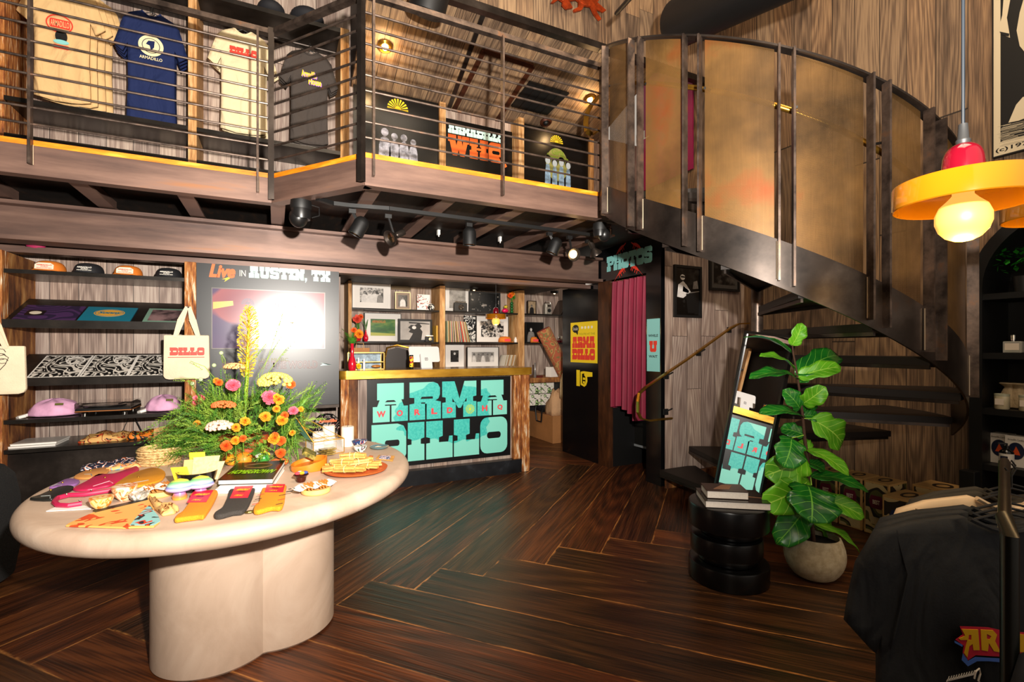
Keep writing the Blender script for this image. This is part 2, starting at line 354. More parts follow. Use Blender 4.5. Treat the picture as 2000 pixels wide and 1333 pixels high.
def text(F, s, u0, v0, u1, v1, m, name='lettering', parent=None, w=.0012, bold=0, shear=0, label=None):
    cu = bpy.data.curves.new('t', 'FONT'); cu.body = s; cu.size = 1; cu.offset = bold; cu.shear = shear; cu.resolution_u = 3
    ob = bpy.data.objects.new('t', cu); COL.objects.link(ob); bpy.context.view_layer.update()
    me = bpy.data.meshes.new_from_object(ob.evaluated_get(bpy.context.evaluated_depsgraph_get()))
    bpy.data.objects.remove(ob); bpy.data.curves.remove(cu)
    xs = [v.co.x for v in me.vertices]; ys = [v.co.y for v in me.vertices]
    if not xs: return None
    x0, x1, y0, y1 = min(xs), max(xs), min(ys), max(ys)
    root = ORG.get(parent.name) if parent is not None else F.p(u0, v0)
    for v in me.vertices:
        v.co = F.p(u0 + (v.co.x - x0) / (x1 - x0) * (u1 - u0), v0 + (v.co.y - y0) / (y1 - y0) * (v1 - v0), w) - root
    me.materials.clear(); me.materials.append(m); me.name = name
    o = bpy.data.objects.new(name, me); COL.objects.link(o); o.location = (0, 0, 0) if parent is not None else root
    if parent is not None: o.parent = parent
    ORG[o.name] = root
    if label: o['label'] = label
    return o
def sun(F, cu, cv, r, m, parent, n=11, full=False, name='sunburst', w=.001):
    pcs = []
    for i in range(n):
        a = (2 * PI * i / n) if full else PI * (i + .15) / (n - .7); da = (PI / n) * (.55 if full else .32)
        pcs.append([[(cu + math.cos(a - da * .5) * r * .28, cv + math.sin(a - da * .5) * r * .28), (cu + math.cos(a - da) * r, cv + math.sin(a - da) * r), (cu + math.cos(a + da) * r, cv + math.sin(a + da) * r), (cu + math.cos(a + da * .5) * r * .28, cv + math.sin(a + da * .5) * r * .28)]])
    pcs.append([[(cu + math.cos((2 if full else 1) * PI * i / 14) * r * .3, cv + math.sin((2 if full else 1) * PI * i / 14) * r * .3) for i in range(14 if full else 15)]])
    return MB().flat(F, pcs, 0, w).build(name, m, parent)
# ================================================================== materials
GREY = woodmat('weathered_grey_boards', '75635a', '9c897e', 'c4b4a6', '2c2421', rough=.62, tint=((.80, .76, .76), (1, .97, .95), (1.12, 1.0, .90)), ringf=9)
GREYU = woodmat('brown_grey_boards', '4c3d31', '7a6450', 'a48a6c', '221a16', rough=.62, tint=((.78, .74, .72), (1, .95, .9), (1.14, 1.0, .86)), ringf=10)
FLOORM = woodmat('dark_worn_floorboards', '28170d', '4c2c19', '744626', 'd08a48', rough=.36, gs=.8, ringf=7, edgew=.016, wear=1, tint=((.55, .62, .56), (.85, .78, .72), (1.25, .92, .70)), bump=.5)
DESK = woodmat('dark_old_boards', '24160d', '4a2f1c', '7a5232', '1a0f08', rough=.6)
POST = raw('weathered_post_wood', [(.30, '3a1d0c'), (.44, '8a4a1c'), (.56, 'b87838'), (.66, 'dcc9ac')], 5, (9, 9, 1.2), rough=.75, bump=.8)
POSTL = raw('pale_sawn_post_wood', [(.30, '8a5a2a'), (.5, 'c4925a'), (.7, 'e2c090')], 4, (9, 9, .9), rough=.7, bump=.5)
ROUGHW = raw('rough_barn_wood', [(.32, '2a1408'), (.46, '6e3d18'), (.58, 'a06a34'), (.72, 'c89a60')], 3.2, (3, 3, .8), rough=.75, bump=1.0)
STEEL = raw('raw_mill_steel', [(.30, '4c3c38'), (.48, '6f564c'), (.62, '86695c'), (.76, '9a6844')], 2.2, (.35, .35, 3), rough=.4, metal=.35, bump=.1)
STEELD = raw('dark_blued_steel', [(.30, '241f1c'), (.5, '3c342f'), (.64, '524943'), (.78, '5e4432')], 2.4, rough=.36, metal=.75, bump=.08)
BARM = raw('brushed_steel_bar', [(.35, '3a302b'), (.6, '6a5a50'), (.75, '8a5f40')], 9, rough=.38, metal=.7, bump=.05)
WELD = mat('bright_weld_bead', 'c8b49a', .35, .9)
BLACKG = mat('glossy_black_laminate', '0c0c0e', .16, 0, spec=.55)
BLACKM = mat('matt_black', '0d0c0c', .55)
SHELFM = raw('waxed_black_steel_shelf', [(.3, '17130f'), (.6, '2a2521'), (.75, '3b322b')], 5, rough=.3, metal=.35, bump=.05)
BLACKWOOD = woodmat('black_stained_wood', '050505', '0e0d0c', '1c1a18', '020202', rough=.5)
EDGEW = raw('orange_oiled_wood_edge', [(.3, 'b4570f'), (.55, 'e08418'), (.7, 'f3a838')], 4, (1, 1, 6), rough=.4, bump=.2)
PLY = raw('black_painted_board', [(.3, '120d0a'), (.55, '241a14'), (.75, '4a2e1a')], 4, (4, 1, 1), rough=.6)
BRASS = mat('brass', 'b98a34', .28, .9, var=.18, vscale=7)
BRASSC = raw('brushed_brass_edge', [(.3, 'a8741a'), (.55, 'd09c34'), (.75, 'e8bf5c')], 3, (1, 1, 4), rough=.3, metal=.6, bump=.05)
TEAL = mat('pale_teal_print', '7fd8c8', .45, var=.04, vscale=2)
TEALD = mat('deep_teal_print', '3cc4ba', .45, var=.10, vscale=26)
REDP = mat('red_print', 'e23b2a', .5); PINKR = mat('coral_red_print', 'ec4a50', .5); YEL = mat('yellow_print', 'f2d21c', .5)
ORANGE = mat('orange_print', 'f26a1e', .5); WHITEP = mat('off_white_print', 'efe8dc', .55); ICE = mat('pale_ice_print', 'c9ece6', .5)
MAG = mat('magenta_paint', 'a8145a', .5); CREAM = mat('cream_board', 'e9dcc4', .6); PAPER = mat('white_paper', 'f0ebe4', .6)
MATTE = mat('white_picture_mount', 'e6e0da', .6); GREYP = mat('grey_print', '8f98a4', .55, var=.5, vscale=14)
INK = mat('black_ink', '0a0909', .5)
CANV = mat('natural_canvas', 'e6d3b4', .85, var=.05, vscale=8, bump=.25, bscale=120)
KRAFT = mat('kraft_cardboard', 'a8713f', .75, var=.08, vscale=4); KRAFTL = mat('light_kraft', 'c99a62', .7, var=.06)
PINKF = mat('lilac_pink_fabric', 'dba4c6', .8, var=.12, vscale=7, bump=.6, bscale=9)
PLASTER = raw('cream_plaster', [(.3, 'b49a84'), (.5, 'c2a892'), (.7, 'ceb6a0')], 2.4, rough=.5, bump=.5, dist=1.5)
GLASS = mat('clear_glass', (1, 1, 1), .02, trans=1)
CHROME = mat('polished_metal', 'c9c4bd', .15, 1)
# ================================================================== setting
def herringbone():
    w = .30; n = 10; bm = bmesh.new(); l1 = bm.loops.layers.uv.new('uv'); l2 = bm.loops.layers.uv.new('edge'); fa = bm.faces.layers.float.new('rnd')
    ang = math.radians(-3); P = Vector((math.cos(PI / 4 + ang), math.sin(PI / 4 + ang), 0)); Q = Vector((math.cos(-PI / 4 + ang), math.sin(-PI / 4 + ang), 0)); O = Vector((.52, 3.0, 0))
    rs = random.Random(3)
    def board(p0, q0, p1, q1, alongp):
        c = [(p0, q0), (p1, q0), (p1, q1), (p0, q1)]; pts = [O + P * (a * w) + Q * (b * w) for a, b in c]
        cx = sum(p.x for p in pts) / 4; cy = sum(p.y for p in pts) / 4
        if not (-5 < cx < 7.5 and -5 < cy < 9.5): return
        f = bm.faces.new([bm.verts.new(p) for p in pts]); f[fa] = rs.random(); ox, oy = rs.uniform(0, 60), rs.uniform(0, 60)
        for lp, (a, b) in zip(f.loops, c):
            if alongp: lp[l1].uv = ((b - q0) * w + ox, (a - p0) * w + oy); lp[l2].uv = ((b - q0) / (q1 - q0), (a - p0) / (p1 - p0))
            else: lp[l1].uv = ((a - p0) * w + ox, (b - q0) * w + oy); lp[l2].uv = ((a - p0) / (p1 - p0), (b - q0) / (q1 - q0))
    for j in range(-30, 30):
        for m in range(-3, 4): board(j + 2 * n * m, j, j + 2 * n * m + n, j + 1, True)
    for i in range(-30, 30):
        for m in range(-3, 4): board(i, i - 2 * n * m + 1, i + 1, i - 2 * n * m + 1 + n, False)
    for co, no in (((-2.6, 0, 0), (-1, 0, 0)), ((4.65, 0, 0), (1, 0, 0)), ((0, -2.4, 0), (0, -1, 0)), ((0, 6.95, 0), (0, 1, 0))):
        bmesh.ops.bisect_plane(bm, geom=bm.verts[:] + bm.edges[:] + bm.faces[:], plane_co=co, plane_no=no, clear_outer=True)
    bmesh.ops.recalc_face_normals(bm, faces=bm.faces)
    for f in bm.faces:
        if f.normal.z < 0: f.normal_flip()
    me = bpy.data.meshes.new('floor'); bm.to_mesh(me); bm.free(); me.materials.append(FLOORM)
    o = bpy.data.objects.new('floor', me); COL.objects.link(o); o['kind'] = 'structure'; ORG['floor'] = Vector()
herringbone()
XR = 4.65; YB = 5.40; YK = 6.95; YP = 3.70; XB = 3.50; ZM = 2.65
struct(planks('wall_back', FY(YB), [(-2.6, 0, .62, 2.58), (-2.6, 2.58, XR, 4.25), (-2.6, 4.25, .78, 6.4)], .19, GREY))
struct(planks('wall_kiosk', FY(YK), [(.6, 0, XR, 2.5)], .22, GREY))
struct(planks('wall_photo', FY(YP), [(XB, .14, XR, 2.58)], .2, GREY))
struct(planks('wall_right', FX(XR), [(-YB, 0, 2.4, 6.4)], .197, GREYU, maxlen=6))
struct(MB().box(-2.66, -2.4, 0, -2.6, 6.95, 6.4).build('wall_left', BLACKM))
struct(MB().box(-2.6, -2.4, 6.4, XR, YB, 6.46).build('ceiling', BLACKM))
struct(MB().box(.56, 5.42, 0, .62, YK, 2.5).build('wall_kiosk_left', BLACKM))
struct(MB().box(XB, YP - .03, 0, XR, YP, .14).build('baseboard_photo', ROUGHW))
# upper wall over the landing and the sloped soffit
YU = 4.2; ZU = 4.58
struct(planks('wall_upper', FY(YU), [(.72, ZU, XR, 6.4)], .19, GREYU, maxlen=3))
sl = Vector((0, YU - YB, ZU - 4.18)); slen = sl.length
FS = Fr((0, YB, 4.18), (1, 0, 0), sl)
struct(planks('ceiling_slope', FS, [(.72, 0, 3.9, slen)], .19, GREYU, maxlen=2.6))
struct(MB().prism([(.72, YU, ZU), (.72, YB, 4.18), (.72, YB, 6.4), (.72, YU, 6.4)], (.01, 0, 0)).build('wall_upper_end', GREYU))
struct(MB().box(.72, YU - .02, ZU - .04, XR, YU + .05, ZU + .03).build('trim_1', STEELD))
# raised soffit panel frame, vent and downlights
def fuv(x, y): return FS.uv(x, y)
A1 = fuv(945, 97); A2 = fuv(1040, 128); B1 = fuv(885, 216); B2 = fuv(968, 238)
t = thing('soffit_frame', FS.p(*A1), 'rust-brown steel frame of a hatch in the sloped boarded soffit', 'frame')
def fstrip(p, q, wd): p = FS.p(*p, .012); q = FS.p(*q, .012); return MB().bar(p, q, wd, .02, side=(q - p).cross(FS.N))
RUST = mat('rust_brown_steel', '4a2412', .5, .4, var=.3, vscale=10)
for p, q in ((A1, A2), (A1, B1), (A2, B2), (B1, B2)): fstrip(p, q, .05).build('frame_bar', RUST, t)
def quadF(F, pts, w0, w1, m, name, parent=None): return MB().flat(F, [[list(pts)]], w0, w1).build(name, m, parent)
vp = [fuv(1034, 157), fuv(1111, 180), fuv(1068, 222), fuv(998, 205)]
t = thing('ceiling_vent', FS.p(*vp[0]), 'black slatted vent panel set in the sloped soffit', 'vent')
quadF(FS, vp, .002, .025, BLACKM, 'vent_panel', t)
mb = MB()
for k in range(1, 5):
    a = Vector(vp[0]).lerp(Vector(vp[1]), k / 5); b = Vector(vp[3]).lerp(Vector(vp[2]), k / 5); mb.bar(FS.p(a.x, a.y, .027), FS.p(b.x, b.y, .027), .006, .006)
mb.build('slat', STEELD, t)
GLOWW = mat('warm_bulb_glow', (1, .75, .4), .4, emit=(1, .66, .28), es=9)
for (x, y, lab, on) in ((752, 90, 'lit brass downlight in the soffit behind the middle of the railing', 1), (1152, 193, 'lit brass downlight in the soffit beside the stair handrail', 1), (1066, 238, 'unlit round soffit downlight above the sunburst panel', 0)):
    u, v = fuv(x, y); p = FS.p(u, v); t = thing('downlight', p, lab, 'light', None)
    MB().lathe(p, [(.075, 0), (.075, .012), (.055, .03), (.05, .012), (.05, .004)], 24, FS.N).build('trim_ring', BRASS if on else RUST, t, smooth=True)
    MB().sph(p + FS.N * .012, .034, 12, 8).build('bulb', GLOWW if on else BLACKM, t, smooth=True)
    if on: lamp('downlight_glow', 'POINT', p + FS.N * .09, 6, (1, .62, .28), .03)
# steel angle running up the left of the soffit
t = fstrip(fuv(945, 22), fuv(862, 250), .045); o = t.build('soffit_trim', STEELD); tag(o, 'long dark steel strip running down the soffit boards left of the hatch frame', 'trim')
# ------------------------------------------------------------------ mezzanine floor
OUT = [(-2.6, 3.9), (-.017, 3.9), (.516, 3.21), (2.36, 3.21)]
deckpoly = [(-2.6, 3.95), (.01, 3.95), (.54, 3.25), (2.36, 3.25), (2.36, 3.42), (2.56, 3.74), (XR, 3.74), (XR, YB), (-2.6, YB)]
struct(MB().prism([(x, y, 2.60) for x, y in deckpoly], (0, 0, .045)).build('floor_mezzanine', DESK))
struct(MB().prism([(x, y, 2.575) for x, y in deckpoly], (0, 0, .02)).build('ceiling_mezzanine', PLY))
struct(MB().box(.6, 4.95, 2.28, XB + .3, YK, 2.32).build('ceiling_kiosk', PLY))
def outline_pieces(): return [(Vector((a[0], a[1], 0)), Vector((b[0], b[1], 0))) for a, b in zip(OUT, OUT[1:])]
fascial = ['left run of the rusty brown steel channel edging the mezzanine', 'short angled steel channel at the kink of the mezzanine edge', 'right run of the rust-spotted steel channel edging the mezzanine']
for (a, b), lb in zip(outline_pieces(), fascial):
    d = (b - a).normalized(); nrm = Vector((d.y, -d.x, 0)); F = Fr(a, d, (0, 0, 1)); ln = (b - a).length
    t = thing('edge_beam', a + Vector((0, 0, 2.455)), lb, 'steel beam')
    m = MB().fbox(F, 0, 2.455, -.012, ln, 2.62, 0); m.build('web', STEEL, t)
    MB().fbox(F, 0, 2.44, -.07, ln, 2.456, .012).build('bottom_flange', STEEL, t, label='lower lip of the channel')
    o = MB().fbox(F, 0, 2.62, -.06, ln, 2.652, .004).build('wooden_deck_edge', EDGEW, None); tag(o, lb.split()[0] + (' angled' if 'angled' in lb else '') + ' stretch of bright orange wooden floor edge above the steel channel', 'floor edge')
JX = [-2.325, -1.74, -1.153, -.567, .02, .60, 1.136, 1.713, 2.30, 2.88]
for k, x in enumerate(JX):
    y0 = 3.93 if x < .0 else (3.9 if x < .3 else 3.25)
    if x > 2.4: y0 = 3.76
    o = MB().box(x - .05, y0, 2.47, x + .05, 4.92, 2.486).box(x - .006, y0, 2.486, x + .006, 4.92, 2.575).build('joist', STEEL)
    tag(o, 'rusty steel joist under the mezzanine deck, running back to the big beam', 'joist', 'joists under the mezzanine')
# big I-beam
t = thing('i_beam', (-2.6, 4.7, 2.18), 'long rust-brown steel I-beam across the shop under the mezzanine', 'steel beam')
MB().box(-2.6, 4.78, 2.21, XB - .02, 4.80, 2.44).build('web', STEEL, t)
MB().box(-2.6, 4.69, 2.18, XB - .02, 4.90, 2.212).build('bottom_flange', STEEL, t)
MB().box(-2.6, 4.69, 2.436, XB - .02, 4.90, 2.462).build('top_flange', STEEL, t)
o = MB().box(-2.6, 4.94, 2.125, XB - .02, 5.06, 2.17).box(-2.6, 5.05, 2.17, XB - .02, 5.06, 2.5).build('steel_lintel', STEEL); tag(o, 'thin brown steel lintel over the shelf posts, behind the I-beam', 'lintel')
# ------------------------------------------------------------------ railing
def railseg(a, b, posts, ends, lab):
    a = Vector((a[0], a[1], 0)); b = Vector((b[0], b[1], 0)); d = (b - a).normalized(); n = Vector((d.y, -d.x, 0))
    t = thing('railing', a + Vector((0, 0, ZM)), lab, 'railing')
    Z = Vector((0, 0, 1))
    MB().bar(a + Z * 3.665, b + Z * 3.665, .045, .035).build('top_rail', BARM, t)
    for k in range(9): MB().tube([a + Z * (2.75 + .1 * k), b + Z * (2.75 + .1 * k)], .0075, 8).build('rail_bar', BARM, t, smooth=True)
    for s in posts:
        p = a + d * s; o = MB().bar(p + n * .027 + Z * 2.50, p + n * .027 + Z * 3.65, .014, .042, side=d).build('post', BARM, t)
        MB().tube([p + n * .012 + Z * 2.50 + d * .008, p + n * .012 + Z * 2.62 + d * .008], .003, 6).build('weld', WELD, o)
    for s in ends:
        p = a + d * s; MB().bar(p + n * .025 + Z * 2.46, p + n * .025 + Z * 3.68, .038, .038, side=d).build('corner_post', STEELD, t)
railseg((-2.6, 3.9), (-.017, 3.9), [.15, 1.285, 2.49], [2.575], 'left run of the horizontal-bar steel railing on the mezzanine')
railseg((-.017, 3.9), (.516, 3.21), [], [.865], 'short angled run of the steel railing at the mezzanine kink')
railseg((.516, 3.21), (2.36, 3.21), [.05, .96, 1.83], [], 'right run of the horizontal-bar steel railing, next to the spiral stair')
# ================================================================== spiral stair
SC = Vector((3.30, 2.51, 0)); SR = 1.163
def sp(phi, z, r=SR): a = math.radians(phi); return SC + Vector((math.cos(a) * r, math.sin(a) * r, z))
zlo = lambda p: 1.73 - .0102 * (p - 222); zup = lambda p: 1.985 - .0098 * (p - 222); zra = lambda p: 3.025 - .0097 * (p - 222)
def pxphi(x, y):
    d = ray(x, y); D = Vector((d.x, d.y)); C2 = Vector((SC.x, SC.y)); A = D.dot(D); B = -2 * D.dot(C2); c = C2.dot(C2) - SR * SR
    t = (-B - math.sqrt(max(B * B - 4 * A * c, 0))) / (2 * A); p = D * t - C2; return math.degrees(math.atan2(p.y, p.x)) % 360
MESH = None
def perf():
    m, nt, b = newmat('rusty_perforated_sheet'); L = nt.links
    tc = nn(nt, 'ShaderNodeTexCoord'); n = nn(nt, 'ShaderNodeTexNoise', i_Scale=1.7, i_Detail=5, i_Roughness=.6); L.new(tc.outputs['Object'], n.inputs['Vector'])
    r = ramp(nt, [(.30, hexc('3a2a16')), (.46, hexc('664a28')), (.58, hexc('7c5a30')), (.72, hexc('8e4820'))]); L.new(n.outputs[0], r.inputs[0]); L.new(r.outputs[0], b.inputs['Base Color'])
    b.inputs['Roughness'].default_value = .42; b.inputs['Metallic'].default_value = .45
    uv = nn(nt, 'ShaderNodeUVMap', uv_map='uv'); sx = nn(nt, 'ShaderNodeSeparateXYZ'); L.new(uv.outputs[0], sx.inputs[0]); hs = []
    for k in (0, 1):
        mu = nn(nt, 'ShaderNodeMath', operation='MULTIPLY'); mu.inputs[1].default_value = 2 * PI / .007; L.new(sx.outputs[k], mu.inputs[0])
        s = nn(nt, 'ShaderNodeMath', operation='SINE'); L.new(mu.outputs[0], s.inputs[0]); hs.append(s.outputs[0])
    ml = nn(nt, 'ShaderNodeMath', operation='MULTIPLY'); L.new(hs[0], ml.inputs[0]); L.new(hs[1], ml.inputs[1])
    gt = nn(nt, 'ShaderNodeMath', operation='LESS_THAN'); gt.inputs[1].default_value = .62; L.new(ml.outputs[0], gt.inputs[0]); L.new(gt.outputs[0], b.inputs['Alpha'])
    MATS['perf'] = m; return m
PERF = perf()
def arcsheet(name, m, parent, p0, p1, f0, f1, r, n, thick=0):
    bm = bmesh.new(); l1 = bm.loops.layers.uv.new('uv'); cols = []
    for i in range(n + 1):
        p = p0 + (p1 - p0) * i / n; z0, z1 = f0(p), f1(p)
        cols.append([(bm.verts.new(sp(p, z, rad)), math.radians(p) * SR, z) for z in (z0, z1) for rad in ((r, r + thick) if thick else (r,))])
    def q(vs):
        f = bm.faces.new([v[0] for v in vs]);
        for lp, v in zip(f.loops, vs): lp[l1].uv = (v[1], v[2])
    for a, b in zip(cols, cols[1:]):
        if thick: q([a[0], a[2], b[2], b[0]]); q([a[1], b[1], b[3], a[3]]); q([a[2], a[3], b[3], b[2]]); q([a[0], b[0], b[1], a[1]])
        else: q([a[0], b[0], b[1], a[1]])
    if thick:
        for c in (cols[0], cols[-1]): q([c[0], c[1], c[3], c[2]])
    root = ORG[parent.name]; bmesh.ops.recalc_face_normals(bm, faces=bm.faces); bmesh.ops.translate(bm, verts=bm.verts, vec=-root)
    me = bpy.data.meshes.new(name); bm.to_mesh(me); bm.free(); me.materials.append(m)
    for p in me.polygons: p.use_smooth = True
    try: me.set_sharp_from_angle(angle=math.radians(40))
    except Exception: pass
    o = bpy.data.objects.new(name, me); COL.objects.link(o); o.parent = parent; ORG[o.name] = root; return o
st = thing('spiral_staircase', (SC.x, SC.y, 0), 'curved dark steel staircase with rusty mesh panels and wooden treads', 'staircase')
arcsheet('stringer', STEELD, st, 143.5, 312, zlo, zup, SR, 60, .012)
arcsheet('handrail', STEELD, st, 143.5, 312, lambda p: zra(p) - .012, zra, SR - .03, 60, .06)
edges = [(1192, 1237), (1262, 1337), (1377, 1512), (1555, 1685), (1728, 1796), (1828, 1884)]
bars = []
for a, b in edges:
    pa, pb = pxphi(a, 300), pxphi(b, 300); arcsheet('mesh_panel', PERF, st, pa, pb, lambda p: zup(p) - .01, lambda p: zra(p) - .02, SR + .004, 14)
    bars += [pa, pb]
for k, p in enumerate(bars):
    p += -.9 if k % 2 == 0 else .9
    rd = sp(p, 0) - SC; rd.normalize()
    base = SC + rd * (SR + .034); o = MB().bar(base + UP * (zlo(p) + .03), base + UP * (zra(p) - .01), .011, .052, side=Vector((-rd.y, rd.x, 0))).build('baluster', BARM, st)
    tn = Vector((-rd.y, rd.x, 0)) * (.008 if k % 2 == 0 else -.008)
    MB().tube([SC + rd * (SR + .018) + tn + UP * (zlo(p) + .04), SC + rd * (SR + .018) + tn + UP * (zup(p) - .01)], .0035, 6).build('weld', WELD, o)
MB().lathe((SC.x, SC.y, 0), [(.042, 0), (.042, 2.64)], 24).build('centre_column', BARM, st, smooth=True)
TF = [(445, .20), (427, .40), (405, .56), (378, .74), (345, .94), (312, 1.14), (285, 1.35), (266, 1.53), (248, 1.71), (230, 1.89), (211, 2.07), (193, 2.25), (176, 2.43), (159, 2.57), (143, 2.645), (95, 2.645)]
for (p0, z), (p1, _) in zip(TF[:-1], TF[1:]):
    n = 6; q0 = p0; q1 = p1 - (3 if p1 > 100 else 0); R2 = SR - .01
    def rad(p):
        a = math.radians(p); r = R2
        if p > 375:                                      # lower treads reach to the boarded wall
            dy = math.sin(a); r = min((YP - .035 - SC.y) / max(dy, .05), (XR - .03 - SC.x) / max(math.cos(a), .05), 1.25)
        return r
    poly = [sp(q0, z - .045, .05)] + [sp(q0 + (q1 - q0) * i / n, z - .045, rad(q0 + (q1 - q0) * i / n)) for i in range(n + 1)] + [sp(q1, z - .045, .05)]
    top = MB().prism(poly, (0, 0, .045)).build('tread', DESK, st)
    for q in (q0, q1 + 1): MB().bar(sp(q, z - .056, .04), sp(q, z - .056, rad(q) - .01), .012, .022).build('tread_bracket', STEELD, top)
# wall handrail (lower)
t = thing('handrail', onY(1450, 635, YP - .06), 'bronze handrail fixed to the boarded wall, looped at its lower end', 'handrail')
yr = YP - .07; P = [onY(1462, 632, yr), onY(1442, 633, yr), onY(1428, 640, yr), onY(1345, 700, yr), onY(1262, 756, yr), onY(1249, 768, yr), onY(1246, 785, yr), onY(1246, 806, yr), onY(1252, 818, yr), onY(1268, 822, yr), onY(1312, 817, yr)]
mb = MB()
for a, b in zip(P, P[1:]): mb.bar(a, b, .034, .014, side=(0, 1, 0))
mb.build('rail', BRASS, t, label='bronze flat rail')
for x, y in ((1424, 645), (1364, 690), (1301, 735), (1300, 805)):
    p = onY(x, y, YP - .005); mb = MB().box(p.x - .03, YP - .012, p.z - .03, p.x + .03, YP, p.z + .03).bar(p, p + Vector((.02, -.07, .04)), .02, .01); mb.build('bracket', BLACKM, t)
# stair handrail stub on the mezzanine
t = thing('handrail', onD(1150, 230, 4.9), 'short looped bronze handrail end at the top of the stair', 'handrail')
P = [onD(x, y, 4.9) for x, y in ((1172, 186), (1155, 205), (1146, 222), (1144, 240), (1146, 256), (1156, 263), (1172, 252))]
mb = MB()
for a, b in zip(P, P[1:]): mb.bar(a, b, .05, .014, side=(.4, -.9, 0))
mb.build('rail', BRASS, t)
for z0 in ():
    pass
# inner handrails seen through the slots between the mesh panels
t = thing('handrail', sp(222, 2.75, SR - .12), 'slim bronze handrail inside the curved stair, seen between the mesh panels', 'handrail')
MB().tube([sp(p, zra(p) - .27, SR - .10) for p in range(150, 300, 6)], .016, 10).build('rail', BRASS, t, smooth=True)
for p in bars[::2]: MB().bar(sp(p, zra(p) - .27, SR - .10), sp(p, zra(p) - .30, SR + .008), .012, .012).build('bracket', BLACKM, t)
# magenta wall graphic upstairs
o = quadF(FX(XR), [FX(XR).uv(1250, 150), FX(XR).uv(1356, 130), FX(XR).uv(1356, 330), FX(XR).uv(1250, 378)], .012, .03, MAG, 'wall_graphic'); tag(o, 'tall magenta board upstairs, seen through the stair slots', 'sign')
F = FX(XR); u0, v0 = F.uv(1246, 268); u1, v1 = F.uv(1262, 256)
text(F, 'PL', u0, v1 - .12, u1 + .1, v1, WHITEP, 'lettering', o, .033)
# ================================================================== photo booth
t = thing('photo_booth', (XB, 3.64, 0), 'black photo booth front with dark red curtain opening', 'photo booth')
FB = FX(XB)
zt = 2.565; y_l = onX(1168, 700, XB).y; y_p = onX(1189, 700, XB).y; y_c = onX(1262, 700, XB).y; y_r = onX(1291, 700, XB).y
zd = onX(1190, 548, XB).z
MB().box(XB, y_l, 0, XB + .06, 5.62, zt - .38).build('left_panel', BLACKG, t)
MB().box(XB + .002, y_p, 0, XB + .06, y_l - .002, zt - .38).build('door_post', raw('brown_steel_post', [(.3, '241208'), (.55, '4c2a14'), (.75, '6e4020')], 3, (4, 4, 1), rough=.5, metal=.2), t)
MB().box(XB, y_r, 0, XB + .06, y_c, zt).build('right_panel', BLACKG, t)
MB().box(XB, y_c, zd, XB + .06, 4.88, zt).build('header_panel', BLACKG, t)
MB().box(XB + .06, y_r, 0, XB + .11, y_r + .02, zt).build('edge_strip', STEELD, t)
MB().box(XB + .75, y_c - .1, 0, XB + .8, y_p + .1, zt).box(XB + .06, y_p + .02, 0, XB + .75, y_p + .06, zt).build('inner_wall', BLACKM, t)
p = FB.off(-.42).uv(1190, 800); q = FB.off(-.42).uv(1262, 866)
MB().fbox(FX(XB + .42), p[0] - .05, .22, 0, q[0] + .15, .62, .02).build('seat_front', mat('black_panel', '15130f', .4), t)
MB().fbox(FX(XB + .42), p[0] - .0, .22, .02, p[0] + .03, .62, .03).fbox(FX(XB + .42), p[0], .22, .02, q[0] + .15, .245, .03).build('light_trim', mat('grey_trim', '8f9294', .4), t)
# curtain
def curtain():
    bm = bmesh.new(); ya, yb = y_p - .01, y_c + .0; z0, z1 = .70, zd - .02; nu, nv = 150, 24; vs = []
    for j in range(nv + 1):
        f = j / nv; row = []
        for i in range(nu + 1):
            s = i / nu; amp = .03 + .03 * (1 - f) ** .6
            ph = s * 46 + 1.8 * math.sin(s * 9) ; x = XB + .045 + amp * math.sin(ph * (1 if f < .9 else 1)) + .01 * math.sin(ph * .43 + 2)
            z = z0 + (z1 - z0) * f + (.035 * math.sin(s * 7) + .05 * s * 0) * (1 - f)
            if s > .62: z -= (1 - f) * .06
            row.append(bm.verts.new((x, ya + (yb - ya) * s, z)))
        vs.append(row)
    for a, b in zip(vs, vs[1:]):
        for i in range(nu): bm.faces.new([a[i], a[i + 1], b[i + 1], b[i]])
    mb = MB(); mb.bm.free(); mb.bm = bm
    o = mb.build('curtain', mat('dark_red_velvet_curtain', '820f30', .65, var=.15, vscale=8, stretch=(1, 1, .3)), None, smooth=180)
    tag(o, 'dark red pleated curtain hanging in the photo booth doorway', 'curtain')
    MB().tube([(XB + .04, ya + .02, z1 + .005), (XB + .04, yb - .03, z1 + .005)], .01).build('curtain_rod', CHROME, t)
curtain()
# PHOTOS sign on the header
uvp = FB.uv
a = uvp(1186, 516); b = uvp(1274, 494)
vtop = uvp(1230, 491)[1]; vbot = uvp(1230, 522)[1]
sg = thing('photos_sign', FB.p(a[0], vbot, 0), 'pale blue PHOTOS lettering with red crossed critters on the booth header', 'sign')
SKY = mat('pale_blue_lettering', '86c9c6', .5)
pcs_c = MB()
def critter(mb, F, cx, cy, s, fl):
    body = [(-1, -.1), (-.5, .25), (0, .35), (.5, .25), (.8, .05), (1.2, .1), (1.25, -.05), (.8, -.15), (.2, -.2), (-.4, -.18)]
    mb.flat(F, [[[(cx + x * s * fl, cy + (y + x * .55) * s) for x, y in body]]], .001, .003)
    for k in (-.6, -.2, .3, .6): mb.flat(F, [[[(cx + (k) * s * fl, cy + (k * .55 - .1) * s), (cx + (k + .08) * s * fl, cy + (k * .55 - .1) * s), (cx + (k + .3) * s * fl, cy + (k * .55 - .6) * s), (cx + (k + .22) * s * fl, cy + (k * .55 - .6) * s)]]], .001, .003)
    mb.flat(F, [[[(cx - .9 * s * fl, cy - .5 * s), (cx - 1.7 * s * fl, cy - 1.3 * s), (cx - 1.0 * s * fl, cy - .65 * s)]]], .001, .003)
